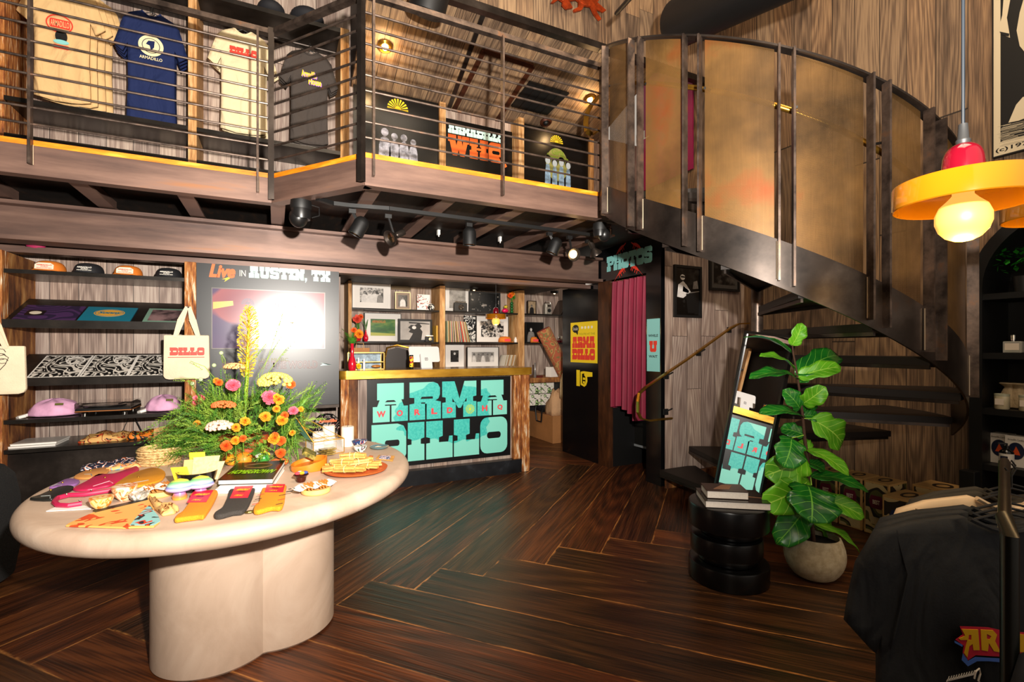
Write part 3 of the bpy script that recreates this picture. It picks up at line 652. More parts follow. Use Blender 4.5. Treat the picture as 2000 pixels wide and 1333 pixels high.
for x, y, fl in ((1212, 487, 1), (1244, 480, -1), (1214, 530, 1), (1240, 523, -1)):
    c = uvp(x, y); critter(pcs_c, FB, c[0], c[1], .075, fl)
pcs_c.build('red_animals', REDP, sg)
slab(None, FB, 'PHOTOS', a[0], vbot, b[0], vtop, SKY, 'lettering', sg, w0=.003, w1=.006, gap=.15)
# posters on the booth
def pbox(F, x0, y0, x1, y1, xm=None):
    xm = (x0 + x1) / 2; u0 = F.uv(x0, y0)[0]; u1 = F.uv(x1, y0)[0]; v1 = F.uv(xm, y0)[1]; v0 = F.uv(xm, y1)[1]; return u0, v0, u1, v1
u0, v0, u1, v1 = pbox(FB, 1115, 629, 1167, 709)
t = thing('poster', FB.p(u0, v0), 'yellow poster with red ARMADILLO lettering on the booth panel', 'poster'); U = u1 - u0; W = v1 - v0
MB().fbox(FB, u0, v0, .001, u1, v1, .004).build('sheet', YEL, t)
f = FB.off(.004)
slab(None, f, 'ARMA', u0 + .07 * U, v0 + .36 * W, u1 - .08 * U, v0 + .64 * W, REDP, 'lettering', t, gap=.3)
slab(None, f, 'DILLO', u0 + .07 * U, v0 + .07 * W, u1 - .08 * U, v0 + .34 * W, REDP, 'lettering', t, gap=.3)
text(f, "YOU'RE AT THE", u0 + .34 * U, v0 + .68 * W, u1 - .08 * U, v0 + .73 * W, mat('olive_print', '9a8a10', .5), 'lettering', t)
MB().flat(f, [[ell(u0 + .2 * U, v0 + .84 * W, .13 * U, .1 * W)], [[(u0 + .2 * U, v0 + .76 * W), (u0 + .3 * U, v0 + .76 * W), (u0 + .28 * U, v0 + .68 * W)]]]).build('speech_bubble', INK, t)
text(f, 'Smile!', u0 + .1 * U, v0 + .80 * W, u0 + .31 * U, v0 + .88 * W, WHITEP, 'lettering', t, .003, shear=.3)
MB().flat(f, [[ell(u0 + (.45 + .12 * k) * U, v0 + .86 * W, .035 * U, .035 * W, 8)] for k in range(4)]).build('symbols', WHITEP, t)
# pointing hand print
u0, v0, u1, v1 = pbox(FB, 1126, 724, 1157, 756); f = FB; t = thing('hand_sign', f.p(u0, v0), 'yellow pointing hand print low on the black booth panel', 'sign'); U = u1 - u0; W = v1 - v0
def P2(l): return [(u0 + x * U, v0 + y * W) for x, y in l]
MB().flat(f, [[P2([(0, 0), (.22, 0), (.22, 1), (0, 1)])], [P2([(.27, .1), (.5, 0), (.62, .1), (.7, .35), (.68, .62), (1, .66), (1, .92), (.45, .95), (.27, .9)]), P2([(.36, .2), (.36, .78), (.5, .82), (.5, .7), (.58, .6), (.58, .3), (.48, .14)])], [P2([(.42, .2), (.54, .2), (.54, .34), (.42, .34)])], [P2([(.42, .42), (.56, .42), (.56, .56), (.42, .56)])]]).build('hand', YEL, t)
u0, v0, u1, v1 = pbox(FB, 1264, 623, 1289, 726)
t = thing('poster', FB.p(u0, v0), 'narrow pale blue WHILE U WAIT poster beside the booth curtain', 'poster'); U = u1 - u0; W = v1 - v0; f = FB.off(.004)
MB().fbox(FB, u0, v0, .001, u1, v1, .004).build('sheet', mat('pale_aqua_sheet', '8fd0cb', .5), t)
text(f, 'WHILE', u0 + .12 * U, v0 + .655 * W, u1 - .12 * U, v0 + .705 * W, INK, 'lettering', t, bold=.02)
slab(None, f, 'U', u0 + .2 * U, v0 + .37 * W, u1 - .2 * U, v0 + .58 * W, REDP, 'lettering', t)
text(f, 'WAIT', u0 + .16 * U, v0 + .26 * W, u1 - .16 * U, v0 + .31 * W, INK, 'lettering', t, bold=.02)
# ================================================================== pictures
def photomat(name, seed, lo='080808', hi='d8d4d0', scale=9, thr=.5, soft=.12):
    if name in MATS: return MATS[name]
    m, nt, b = newmat(name); L = nt.links
    tc = nn(nt, 'ShaderNodeTexCoord'); mp = nn(nt, 'ShaderNodeMapping'); mp.inputs['Location'].default_value = (seed * 3.1, seed * 1.7, seed); L.new(tc.outputs['Object'], mp.inputs[0])
    n = nn(nt, 'ShaderNodeTexNoise', i_Scale=scale, i_Detail=4, i_Roughness=.6); L.new(mp.outputs[0], n.inputs['Vector'])
    r = ramp(nt, [(thr - soft, hexc(lo)), (thr + soft, hexc(hi))]); L.new(n.outputs[0], r.inputs[0]); L.new(r.outputs[0], b.inputs['Base Color'])
    b.inputs['Roughness'].default_value = .3; MATS[name] = m; return m
GLT = mat('light_grey_figure', 'cfcac6', .4, var=.12, vscale=30); GDK = mat('dark_grey_figure', '1c1a1a', .4, var=.3, vscale=30); GMD = mat('mid_grey_figure', '7d7874', .4, var=.25, vscale=25)
def fig(F, cx, v0, h, parent, top=GLT, face=GMD, hat=None, w=.003, hair=GDK, wide=.30):
    """standing or cropped figure in a photograph: head, hair, torso with arms"""
    r = h * .11; hy = v0 + h - r * 1.2
    MB().flat(F, [[[(cx - wide * h, v0), (cx + wide * h, v0), (cx + wide * h * .92, v0 + h * .45), (cx + wide * h * .66, v0 + h * .68), (cx + r * .5, v0 + h * .74), (cx - r * .5, v0 + h * .74), (cx - wide * h * .66, v0 + h * .68), (cx - wide * h * .92, v0 + h * .45)]]], w, w + .0006).build('figure_body', top, parent)
    MB().flat(F, [[ell(cx, hy + r * .25, r * 1.12, r * 1.2, 16)]], w + .0004, w + .001).build('figure_hair', hat or hair, parent)
    MB().flat(F, [[ell(cx, hy - r * .1, r * .8, r * 1.0, 16)]], w + .0008, w + .0014).build('figure_face', face, parent)
def picture(F, u0, v0, u1, v1, label, fm=BLACKM, fw=.02, mount=0, mm=None, photo=None, depth=.025, figs=(), cat='framed picture', group=None, name='framed_picture', tilt=0, w0=.004):
    t = thing(name, F.p((u0 + u1) / 2, v0, w0), label, cat, group)
    if tilt: F = Fr(F.p(0, v0, 0), F.U, F.V * math.cos(tilt) - F.N * math.sin(tilt)); F = Fr(F.p(0, -v0, 0), F.U, F.V)
    if fw:
        mb = MB()
        mb.fbox(F, u0, v0, w0, u1, v0 + fw, w0 + depth).fbox(F, u0, v1 - fw, w0, u1, v1, w0 + depth).fbox(F, u0, v0 + fw, w0, u0 + fw, v1 - fw, w0 + depth).fbox(F, u1 - fw, v0 + fw, w0, u1, v1 - fw, w0 + depth)
        mb.build('frame', fm, t)
    a, b, c, d = u0 + fw, v0 + fw, u1 - fw, v1 - fw; wp = w0 + depth * .5
    if mount: MB().fbox(F, a, b, w0, c, d, wp).build('mount', mm or MATTE, t); a += mount; c -= mount; b += mount; d -= mount
    im = MB().fbox(F, a, b, w0, c, d, wp + .001).build('photograph', photo or photomat('photo_grey', 3), t)
    for k, fg in enumerate(figs):
        cx, hh, kw = fg; fig(F.off(wp + .001 + .0015 * k), a + cx * (c - a), b, hh * (d - b), im, w=.0004, **kw)
    return t, (a, b, c, d), F.off(wp + .001), im
FP = FY(YP)
u0, v0, u1, v1 = pbox(FP, 1314, 520, 1367, 621)
t, bx, f, im = picture(FP, u0, v0, u1, v1, 'tall black framed photograph of a seated piano player in dark glasses', fw=.025, photo=photomat('photo_stage', 5, '050505', '3c3a38', 5, .62), figs=[])
a, b, c, d = bx; W = c - a; Hh = d - b
MB().flat(f, [[[(a + .05 * W, b + .38 * Hh), (a + .3 * W, b + .36 * Hh), (a + .62 * W, b + .50 * Hh), (a + .45 * W, b + .64 * Hh), (a + .3 * W, b + .72 * Hh), (a + .1 * W, b + .64 * Hh)]], [[(a + .3 * W, b + .62 * Hh), (a + .55 * W, b + .52 * Hh), (a + .52 * W, b + .47 * Hh), (a + .28 * W, b + .5 * Hh)]]], 0, .0006).build('figure_jacket', GLT, im)
MB().flat(f, [[ell(a + .28 * W, b + .8 * Hh, .1 * W, .06 * Hh, 16)]], .0006, .001).build('figure_face', GLT, im)
MB().flat(f, [[[(a + .2 * W, b + .79 * Hh), (a + .38 * W, b + .79 * Hh), (a + .37 * W, b + .82 * Hh), (a + .2 * W, b + .83 * Hh)]]], .001, .0014).build('dark_glasses', INK, im)
MB().flat(f, [[[(a + .42 * W, b + .45 * Hh), (a + .98 * W, b + .5 * Hh), (a + .98 * W, b + .05 * Hh), (a + .5 * W, b + .05 * Hh)]]], .0006, .001).build('piano', INK, im)
MB().flat(f, [[[(a + .42 * W, b + .455 * Hh), (a + .98 * W, b + .51 * Hh), (a + .98 * W, b + .53 * Hh), (a + .42 * W, b + .47 * Hh)]], [[(a + .7 * W, b + .56 * Hh), (a + .95 * W, b + .58 * Hh), (a + .9 * W, b + .75 * Hh), (a + .74 * W, b + .72 * Hh)]]], .001, .0014).build('piano_highlight', GMD, im)
u0, v0, u1, v1 = pbox(FP, 1383, 500, 1441, 569)
v1 = FP.uv(1412, 478)[1]
picture(FP, u0, v0, u1, v1, 'black framed dark photograph on the boarded wall just under the stair', fw=.025, mount=.04, mm=mat('grey_mount', '4a4744', .5), photo=photomat('photo_dark', 9, '040404', '5a5652', 9, .6))
# ================================================================== track lighting under the mezzanine
TK = thing('light_track', (.3, 3.9, 2.44), 'black ceiling lighting track bent along the underside of the mezzanine', 'light track')
def zc(x, y, z): return onZ(x, y, z)
TP = [zc(620, 388, 2.44), zc(650, 398, 2.44), zc(682, 402, 2.44), zc(760, 408, 2.44), zc(860, 421, 2.44), zc(1000, 439, 2.44), zc(1100, 452, 2.44), zc(1180, 463, 2.44)]
mb = MB()
for a, b in zip(TP, TP[1:]): mb.bar(a, b, .035, .028)
mb.build('track', BLACKM, TK)
SILV = mat('reflector_metal', 'd8c8a8', .2, 1)
def trackhead(pm, lab, c, aim, r=.055, ln=.15, style='can', glow=False, up=None):
    t = thing('spotlight', pm, lab, 'spotlight')
    aim = Vector(aim).normalized(); c = Vector(c)
    if style == 'can':
        MB().lathe(c - aim * ln * .5, [(.004, 0), (r * .55, .008), (r * .85, .025), (r, .05), (r, ln), (r * .9, ln), (r * .86, ln - .03), (.01, ln - .045)], 24, aim).build('can', BLACKM, t, smooth=True)
        MB().lathe(c + aim * (ln * .5 - .03), [(r * .88, .02), (r * .5, 0), (.004, 0)], 20, aim, cap=False).build('reflector', SILV, t, smooth=True)
    else:
        MB().lathe(c - aim * .10, [(.004, 0), (.026, .0), (.026, .075), (.018, .085), (.03, .10), (.058, .135), (.062, .15), (.056, .15), (.02, .115)], 24, aim).build('lamp_housing', STEELD, t, smooth=True)
        MB().lathe(c + aim * .03, [(.056, .015), (.035, 0), (.004, -.005)], 20, aim, cap=False).build('lens', GLOWW if glow else SILV, t, smooth=True)
    MB().bar(pm - UP * .01, c + (pm - c).normalized() * (r * .6 if style == 'can' else .01), .012, .02).obox(pm - UP * .012, (1, 0, 0), (0, 1, 0), (0, 0, 1), .05, .03, .03).build('stem', BLACKM, t)
    return t
def onT(x, y, dz=.0):
    return zc(x, y, 2.42)
td = lambda x, y, s=0: onD(x, y, (zc(x0_, y0_, 2.42) - Vector((0, 0, H))).dot(FW) + s)
def head(xm, ym, xc, yc, lab, **k):
    m = zc(xm, ym, 2.42); dep = (m - Vector((0, 0, H))).dot(FW); c = onD(xc, yc, dep); return trackhead(m, lab, c, k.pop('aim'), **k)
head(688, 410, 703, 442, 'black can spotlight at the left end of the track, tipped down left', aim=(-.5, .1, -1))
head(758, 420, 770, 462, 'long-stemmed black gimbal spotlight turned to show its round lens', aim=(-.75, -.35, -.45), style='g')
head(916, 437, 917, 461, 'black can spotlight hanging straight down in the middle of the track', aim=(0.02, .02, -1))
head(1073, 455, 1084, 480, 'black can spotlight tipped left, nearest the photo booth', aim=(-.35, .2, -1))
head(1112, 462, 1117, 496, 'lit gimbal spotlight with warm lens facing the room beside the booth', aim=(-.15, -1, -.35), style='g', glow=True)
head(1148, 470, 1160, 488, 'silver-rimmed spotlight aimed down right at the booth sign', aim=(.6, .1, -.9), style='g')
def movinghead(x, y, x2, y2, lab, s=1):
    b = zc(x, y, 2.44); dep = (b - Vector((0, 0, H))).dot(FW); c = onD(x2, y2, dep); t = thing('moving_head_light', b, lab, 'stage light')
    r = .068 * s
    MB().lathe(b - UP * .06, [(r * .98, 0), (r * 1.05, .02), (r * 1.0, .06)], 28).build('base', BLACKM, t, smooth=True)
    MB().lathe(b - UP * .13 * s, [(r * .9, 0), (r * 1.0, .03), (r * .98, .07)], 28).build('yoke', mat('satin_black', '151414', .35), t, smooth=True)
    MB().sph(c, r * .92, 24, 14, (1, 1, 1.15)).build('head', mat('satin_black', '151414', .35), t, smooth=True)
    MB().tube([b + Vector((.07, 0, -.02)), b + Vector((.12, 0, -.03)), b + Vector((.12, 0, -.09)), b + Vector((.07, 0, -.11))], .004, 6).build('cable', BLACKM, t, smooth=True)
movinghead(588, 393, 583, 425, 'black moving stage light under the kink of the mezzanine')
movinghead(1172, 437, 1180, 458, 'black moving stage light beside the stair and photo booth', .85)
for x, y in ((857, 453), (977, 466)):
    p = onY(x, y, 4.67); o = MB().box(p.x - .012, 4.66, p.z - .03, p.x + .012, 4.70, p.z + .035).lathe(p - UP * .05, [(.005, 0), (.008, .02)], 8).build('cable_clip', PAPER); tag(o, 'small white clip on the I-beam, %s of two' % ('left' if x < 900 else 'right'), 'clip')
# ================================================================== upstairs display wall
YF = 4.95
def post(x0, x1, Yf, Yb, z0, z1, m, lab, F=FY, name='wooden_post'):
    a = onY(x0, 300, Yf).x; b = onY(x1, 300, Yf).x
    o = MB().box(a, Yf, z0, b, Yb, z1).build(name, m, None, bevel=.004); tag(o, lab, 'post'); return a, b
post(-10, 8, YF, YB, ZM, 5.6, POST, 'rough brown wall post at the far left of the upstairs shirt display')
pa = post(367, 384, YF, YB, ZM, 5.2, POSTL, 'orange sawn wood post between the navy and the cream shirts upstairs')
pb = post(665, 682, YF, YB, ZM, 4.5, POSTL, 'orange sawn wood post right of the dark grey shirt upstairs')
post(859, 871, 5.30, YB, ZM, 4.19, POSTL, 'narrow wood post left of the ARMADILLO WHQ panel')
post(1013, 1024, 5.18, YB, ZM, 4.16, POSTL, 'pale wood post right of the ARMADILLO WHQ panel')
post(1152, 1160, 5.30, YB, ZM, 4.16, POSTL, 'wood post at the right end of the upstairs black panels, by the handrail')
XL = -1.83; XA0, XA1 = pa; XB0 = pb[0]
for x0, x1, bay in ((XL, XA0, 'left'), (XA1, XB0, 'right')):
    n = 'beige and navy shirts' if bay == 'left' else 'cream and dark grey shirts'
    t = thing('hanging_rail_shelf', (x0, YF, 4.45), 'deep black top shelf with hanging rod over the ' + n, 'shelf')
    MB().box(x0, YF, 4.45, x1, YB, 4.49).build('board', SHELFM, t)
    MB().tube([(x0, 5.16, 4.36), (x1, 5.16, 4.36)], .012).build('rod', STEELD, t, smooth=True)
    o = MB().box(x0, YF, 3.265, x1, YB, 3.30).build('shelf', SHELFM); tag(o, 'black steel shelf under the ' + n, 'shelf')
    o = MB().box(x0, YF, 2.99, x1, YB, 3.02).box(x0, 5.2, ZM, x1, 5.22, 2.99).build('base_cabinet', SHELFM); tag(o, 'low black base shelf upstairs below the ' + n, 'shelf')
HATB = mat('black_cap_fabric', '15151a', .8)
o = MB().sph(onY(530, 24, 5.1) * 1 + Vector((0, 0, 0)), .12, 20, 10, (1, 1.2, .6)).build('black_hat', HATB, smooth=True); o.location.z = 4.492; tag(o, 'black hat lying on the top shelf above the cream shirts', 'hat')
o = MB().sph(onY(600, 40, 5.1), .14, 20, 10, (1.1, 1.2, .6)).build('black_hat', HATB, smooth=True); o.location.z = 4.492; tag(o, 'black hat lying on the top shelf above the dark grey shirts', 'hat')
def clothmat(name, col, dark=.75):
    m, nt, b = newmat(name); L = nt.links; c = hexc(col)
    tc = nn(nt, 'ShaderNodeTexCoord'); mp = nn(nt, 'ShaderNodeMapping'); mp.inputs['Scale'].default_value = (2.2, 2.2, 1.1); L.new(tc.outputs['Object'], mp.inputs[0])
    n = nn(nt, 'ShaderNodeTexNoise', i_Scale=3.2, i_Detail=2.5, i_Distortion=1.2); L.new(mp.outputs[0], n.inputs['Vector'])
    n2 = nn(nt, 'ShaderNodeTexNoise', i_Scale=160, i_Detail=2); L.new(tc.outputs['Object'], n2.inputs['Vector'])
    ad = nn(nt, 'ShaderNodeMath', operation='MULTIPLY_ADD'); ad.inputs[1].default_value = .02; L.new(n2.outputs[0], ad.inputs[0]); L.new(n.outputs[0], ad.inputs[2])
    bp = nn(nt, 'ShaderNodeBump', i_Strength=.9, i_Distance=.03); L.new(ad.outputs[0], bp.inputs['Height']); L.new(bp.outputs[0], b.inputs['Normal'])
    b.inputs['Base Color'].default_value = c4(c); b.inputs['Roughness'].default_value = .85; b.inputs['Specular IOR Level'].default_value = .2
    MATS[name] = m; return m
SHOUT = [(-.13, 1), (-.08, .972), (0, .962), (.08, .972), (.13, 1), (.30, .955), (.38, .90), (.50, .66), (.38, .605), (.315, .70), (.31, .35), (.325, .03), (.22, .012), (.0, .0), (-.2, .012), (-.325, .03), (-.31, .35), (-.315, .70), (-.38, .605), (-.50, .66), (-.38, .90), (-.30, .955)]
SHOUTB = [(-.13, 1), (-.08, .972), (0, .962), (.08, .972), (.13, 1), (.30, .98), (.41, .95), (.465, .84), (.50, .64), (.41, .535), (.392, .60), (.398, .3), (.41, .03), (.22, .012), (0, 0), (-.2, .012), (-.41, .03), (-.398, .3), (-.392, .60), (-.41, .535), (-.50, .64), (-.465, .84), (-.41, .95), (-.30, .98)]
def shirt_mesh(F, cx, z0, w, h, dep=.012, seed=0, wob=.012):
    """grid-shaped tee with soft folds, front and back"""
    rs = random.Random(seed); mb = MB(); ph = rs.uniform(0, 6)
    poly = [(x * w, y * h) for x, y in (SHOUTB if seed >= 60 else SHOUT)]
    def inside(x, y):
        c = False; n = len(poly)
        for i in range(n):
            (x1, y1), (x2, y2) = poly[i], poly[i - 1]
            if (y1 > y) != (y2 > y) and x < (x2 - x1) * (y - y1) / (y2 - y1) + x1: c = not c
        return c
    def dense(l):
        out = []
        for (a, b), (c, d) in zip(l, l[1:] + l[:1]):
            k = max(1, int(math.hypot(c - a, d - b) / (.05 * h)))
            for i in range(k): out.append((a + (c - a) * i / k, b + (d - b) * i / k))
        return out
    bd = dense(poly); pts = [Vector(p) for p in bd]; nb = len(pts)
    st = .045 * h; y = st
    while y < h:
        x = -w / 2
        while x < w / 2:
            if inside(x, y) and min((Vector((x, y)) - p).length for p in pts[:nb]) > st * .5: pts.append(Vector((x, y)))
            x += st
        y += st
    r = geometry.delaunay_2d_cdt(pts, [(i, (i + 1) % nb) for i in range(nb)], [], 1, 1e-5)
    V2, FA = r[0], r[2]
    def dd(x, y): return wob * (math.sin(x * 26 / w + ph + y * 3) * (1 - y / h) * 1.2 + .5 * math.sin(x * 11 + y * 14 + ph)) 
    fr = [mb.v(F.p(cx + p.x, z0 + p.y, dep + dd(p.x, p.y))) for p in V2]; bk = [mb.v(F.p(cx + p.x, z0 + p.y, -dep + dd(p.x, p.y) * .6)) for p in V2]
    for f in FA:
        try: mb.bm.faces.new([fr[i] for i in f]); mb.bm.faces.new([bk[i] for i in reversed(f)])
        except ValueError: pass
    for i in range(nb):
        j = (i + 1) % nb
        try: mb.bm.faces.new([fr[j], fr[i], bk[i], bk[j]])
        except ValueError: pass
    return mb
def tee(F, cx, z0, w, h, m, lab, seed, group=None, hanger=True, collar=None):
    t = thing('t_shirt', F.p(cx, z0), lab, 't-shirt', group)
    body = shirt_mesh(F, cx, z0, w, h, seed=seed).build('shirt_body', m, t, smooth=180)
    mb = MB(); mb.tube([F.p(cx + (-.13 + .26 * i / 8) * w, z0 + h * (1.0 - .045 * math.sin(PI * i / 8)), .016) for i in range(9)], .006, 6); mb.build('collar', collar or m, t, smooth=True)
    if seed >= 60:
        for sg_ in (-1, 1): MB().tube([F.p(cx + sg_ * x * w, z0 + y * h, .014 + .012 * (k == 1)) for k, (x, y) in enumerate(((.36, .962), (.335, .82), (.375, .56)))], .0028, 5).build('sleeve_seam', m, t, smooth=True)
    if hanger:
        hh = z0 + h
        MB().tube([F.p(cx - .26 * w, hh - .05 * h), F.p(cx, hh + .01), F.p(cx + .26 * w, hh - .05 * h)], .0035, 6).tube([F.p(cx, hh + .01), F.p(cx, hh + .045), F.p(cx + .012, hh + .065), F.p(cx + .0, hh + .08)], .0025, 6).build('hanger', BLACKM, t, smooth=True)
    return t, body
def stackshirts(x0, x1, ytop, ybot, m, front, group, n, seed, dx=0.03, prt=None, Y=5.06):
    F = FY(Y); a = F.uv(x0, 150)[0]; b = F.uv(x1, 150)[0]; xm = (x0 + x1) / 2; zt = F.uv(xm, ytop)[1]; zb = max(F.uv(xm, ybot)[1], 3.304); zt = min(zt, 4.34); w = b - a; cx = (a + b) / 2
    for k in range(n - 1, -1, -1):
        Fk = FY(Y + .055 * k); sh = 1 + .02 * k
        t, body = tee(Fk, cx + dx * k, zb + .001 * k, w, (zt - zb), m, front if k == 0 else group[0], seed + k, None if k == 0 else group[1])
        if k == 0 and prt: prt(Fk.off(.030), cx, zb, w, zt - zb, body)
S1 = clothmat('tan_cotton', 'd7b17c'); S2 = clothmat('navy_cotton', '1d2850'); S3 = clothmat('cream_cotton', 'e2cfa8'); S4 = clothmat('washed_black_cotton', '47403c')
def prt1(F, cx, z, w, h, b):
    MB().flat(F, [[ell(cx - .02 * w, z + .62 * h, .155 * w, .075 * h, 24), ell(cx - .02 * w, z + .62 * h, .14 * w, .065 * h, 24)], [rr(cx - .13 * w, z + .585 * h, cx + .1 * w, z + .655 * h, .01)]]).build('red_print', REDP, b)
    MB().flat(F, [[rr(cx - .09 * w, z + .42 * h, cx + .09 * w, z + .45 * h, .008)]]).build('red_bar_print', REDP, b)
    MB().flat(F, [[ell(cx, z + .52 * h, .07 * w, .055 * h, 18)]]).build('grey_print', GDK, b)
    MB().flat(F, [[ell(cx, z + .475 * h, .09 * w, .018 * h, 18)]], .001, .002).build('blue_print', SKY, b)
    text(F, 'ARMADILLO', cx - .12 * w, z + .595 * h, cx + .09 * w, z + .645 * h, S1, 'lettering', b, .002, bold=.01)
def prt2(F, cx, z, w, h, b):
    r = .17 * w; cy = z + .69 * h
    MB().flat(F, [[ell(cx, cy, r, r, 30), ell(cx, cy, r * .72, r * .72, 30)], [ell(cx, cy, r * .66, r * .66, 30)]]).build('round_print', mat('cream_ink', 'eadcae', .6), b)
    MB().flat(F, [[[(cx - r * .2, cy + r * .45), (cx + r * .3, cy + r * .5), (cx + r * .25, cy - r * .1), (cx, cy - r * .5), (cx - r * .1, cy), (cx - r * .4, cy + r * .1)]]], .001, .002).build('animal_print', S2, b)
    text(F, 'ARMADILLO', cx - r * .9, cy - r * 1.35, cx + r * .9, cy - r * 1.05, mat('cream_ink', 'eadcae', .6), 'lettering', b, .001, bold=.01)
def prt3(F, cx, z, w, h, b): slab(None, F, 'DILLO', cx - .19 * w, z + .735 * h, cx + .21 * w, z + .815 * h, REDP, 'lettering', b, gap=.2)
def prt4(F, cx, z, w, h, b):
    PUR = mat('lilac_ink', 'b06ad8', .5)
    for k, (s, u, v) in enumerate((('Armadillo', -.14, .70), ('House', -.02, .63))):
        for dxx, mm, ww in ((.006, PUR, .001), (0, YEL, .002)):
            text(F, s, cx + (u) * w + dxx, z + v * h - dxx, cx + (u + .22 + .04 * (k == 0)) * w + dxx, z + (v + .07) * h - dxx, mm, 'lettering', b, ww, bold=.035)
stackshirts(34, 206, -58, 200, S1, 'tan t-shirt with red crest print hanging upstairs, front of its row', ('tan t-shirt hanging behind the crest-print one upstairs', 'tan shirts behind the front one'), 4, 1, dx=.035, prt=prt1)
stackshirts(222, 367, 26, 243, S2, 'navy blue t-shirt with round cream print hanging upstairs, front of its row', ('navy t-shirt hanging behind the round-print one upstairs', 'navy shirts behind the front one'), 4, 11, dx=-.004, prt=prt2)
stackshirts(406, 540, 60, 262, S3, 'cream t-shirt with red DILLO lettering hanging upstairs, front of its row', ('cream t-shirt hanging behind the DILLO one upstairs', 'cream shirts behind the front one'), 3, 21, dx=.01, prt=prt3)
stackshirts(546, 660, 100, 282, S4, 'washed black t-shirt with yellow script hanging upstairs, front of its row', ('washed black t-shirt hanging behind the yellow-script one upstairs', 'black shirts behind the front one'), 3, 31, dx=.0, prt=prt4)
o = MB().box(onY(560, 290, 5.2).x, 4.98, 3.30, onY(625, 290, 5.2).x, 5.2, 3.312).build('white_label', PAPER); tag(o, 'white card lying on the shelf under the washed black shirt', 'card')
o = MB().box(onY(155, 214, 5.0).x, 4.97, 3.30, onY(232, 214, 5.0).x, 5.1, 3.308).build('white_label', PAPER); tag(o, 'white card lying on the shelf between tan and navy shirts', 'card')
# black panels upstairs
PB = mat('black_wall_panel', '0a0a0b', .22, spec=.4)
YP1 = 5.34
def upanel(x0, x1, ytop_at, lab):
    F = FY(YP1); a = F.uv(x0, 250)[0]; b = F.uv(x1, 250)[0]; zt = F.uv(*ytop_at)[1]
    t = thing('wall_panel', F.p(a, ZM), lab, 'panel'); MB().box(a, YP1, ZM, b, YP1 + .04, zt).build('board', PB, t); return t, F, a, b, zt
t, F, a, b, z = upanel(690, 858, (790, 187), 'black wall panel upstairs with yellow sunburst over a grey band print')
c = F.uv(777, 214); sun(F, c[0], c[1], .115, YEL, t)
GB = mat('silver_grey_print', '9a9aa4', .5, var=.55, vscale=16)
u0 = F.uv(742, 300)[0]; u1 = F.uv(816, 300)[0]; zb = F.uv(780, 316)[1]
for k in range(4):
    cx = u0 + (u1 - u0) * (k + .5) / 4; fig(F, cx, zb, .33 - .02 * (k % 2) - .015 * k, t, top=GB, face=GB, hair=GB, w=0, wide=.2)
t, F, a, b, z = upanel(871, 1000, (930, 243), 'black wall panel upstairs with blue ARMADILLO and red WHQ lettering')
p0 = F.uv(875, 250); p1 = F.uv(984, 270); zt = F.uv(930, 252)[1]; zb = F.uv(930, 270)[1]
slab(None, F, 'ARMADILLO', p0[0], zb, p1[0], zt, ICE, 'lettering', t, gap=.25, label='pale blue slab lettering')
zt2 = F.uv(930, 272)[1]; zb2 = F.uv(930, 311)[1]
slab(None, F, 'WHQ', p0[0], zb2, p1[0], zt2, ORANGE, 'lettering', t, gap=.35, label='red-orange slab lettering')
t, F, a, b, z = upanel(1024, 1152, (1090, 256), 'black wall panel upstairs with sunburst over a four-woman band print')
c = F.uv(1087, 279); sun(F, c[0], c[1], .095, YEL, t)
c = F.uv(1088, 322); MB().flat(F, [[ell(c[0], c[1], .165, .21, 28)]]).build('tan_disc', mat('khaki_print', '8a8a4a', .5), t)
text(F, 'Girls', c[0] - .08, c[1] + .12, c[0] + .1, c[1] + .2, mat('green_script', '6c8a1e', .5), 'lettering', t, .002, bold=.03); text(F, 'Armadillo', c[0] - .17, c[1] + .04, c[0] + .17, c[1] + .13, mat('green_script', '6c8a1e', .5), 'lettering', t, .002, bold=.03)
BL = mat('pale_denim_print', '7e9ab4', .5, var=.4, vscale=18); u0 = F.uv(1063, 330)[0]; u1 = F.uv(1116, 330)[0]; zb = F.uv(1090, 372)[1]
for k in range(4):
    cx = u0 + (u1 - u0) * (k + .5) / 4; fig(F, cx, zb + .0, .42 - .03 * (k % 2), t, top=BL, face=mat('pale_skin_print', 'a8b4bc', .5), w=.001 + .002 * (k % 2), wide=.10)
# two guitars (headstocks above the deck edge)
def guitar(x, y, lab):
    p = onY(x, y, 5.0); p.z = 3.05; t = thing('guitar', Vector((p.x, p.y, ZM)), lab, 'guitar'); top = p.z
    F = FY(p.y)
    MB().flat(F, [[[(p.x - .03, top - .01), (p.x - .035, top + .14), (p.x - .015, top + .155), (p.x, top + .145), (p.x + .015, top + .155), (p.x + .035, top + .14), (p.x + .03, top - .01)]]], 0, .016).build('headstock', mat('dark_headstock', '1b120c', .25), t)
    MB().box(p.x - .022, p.y - .02, ZM + .1, p.x + .022, p.y + .004, top + .01).build('neck', mat('maple_neck', 'a8682c', .35), t)
    MB().flat(F, [[rr(p.x - .13, ZM, p.x + .13, ZM + .22, .09)]], -.06, .0).build('guitar_body', mat('sunburst_guitar_body', '6a2c10', .2, coat=.5), t)
    for s in (-1, 1):
        for k in range(3): MB().tube([(p.x + s * .034, p.y - .008, top + .03 + .04 * k), (p.x + s * .055, p.y - .008, top + .03 + .04 * k)], .006, 8).build('tuning_peg', CHROME, t, smooth=True)
guitar(897, 325, 'guitar headstock showing below the letter W, left of two guitars')
guitar(964, 333, 'guitar headstock showing below the letter Q, right of two guitars')
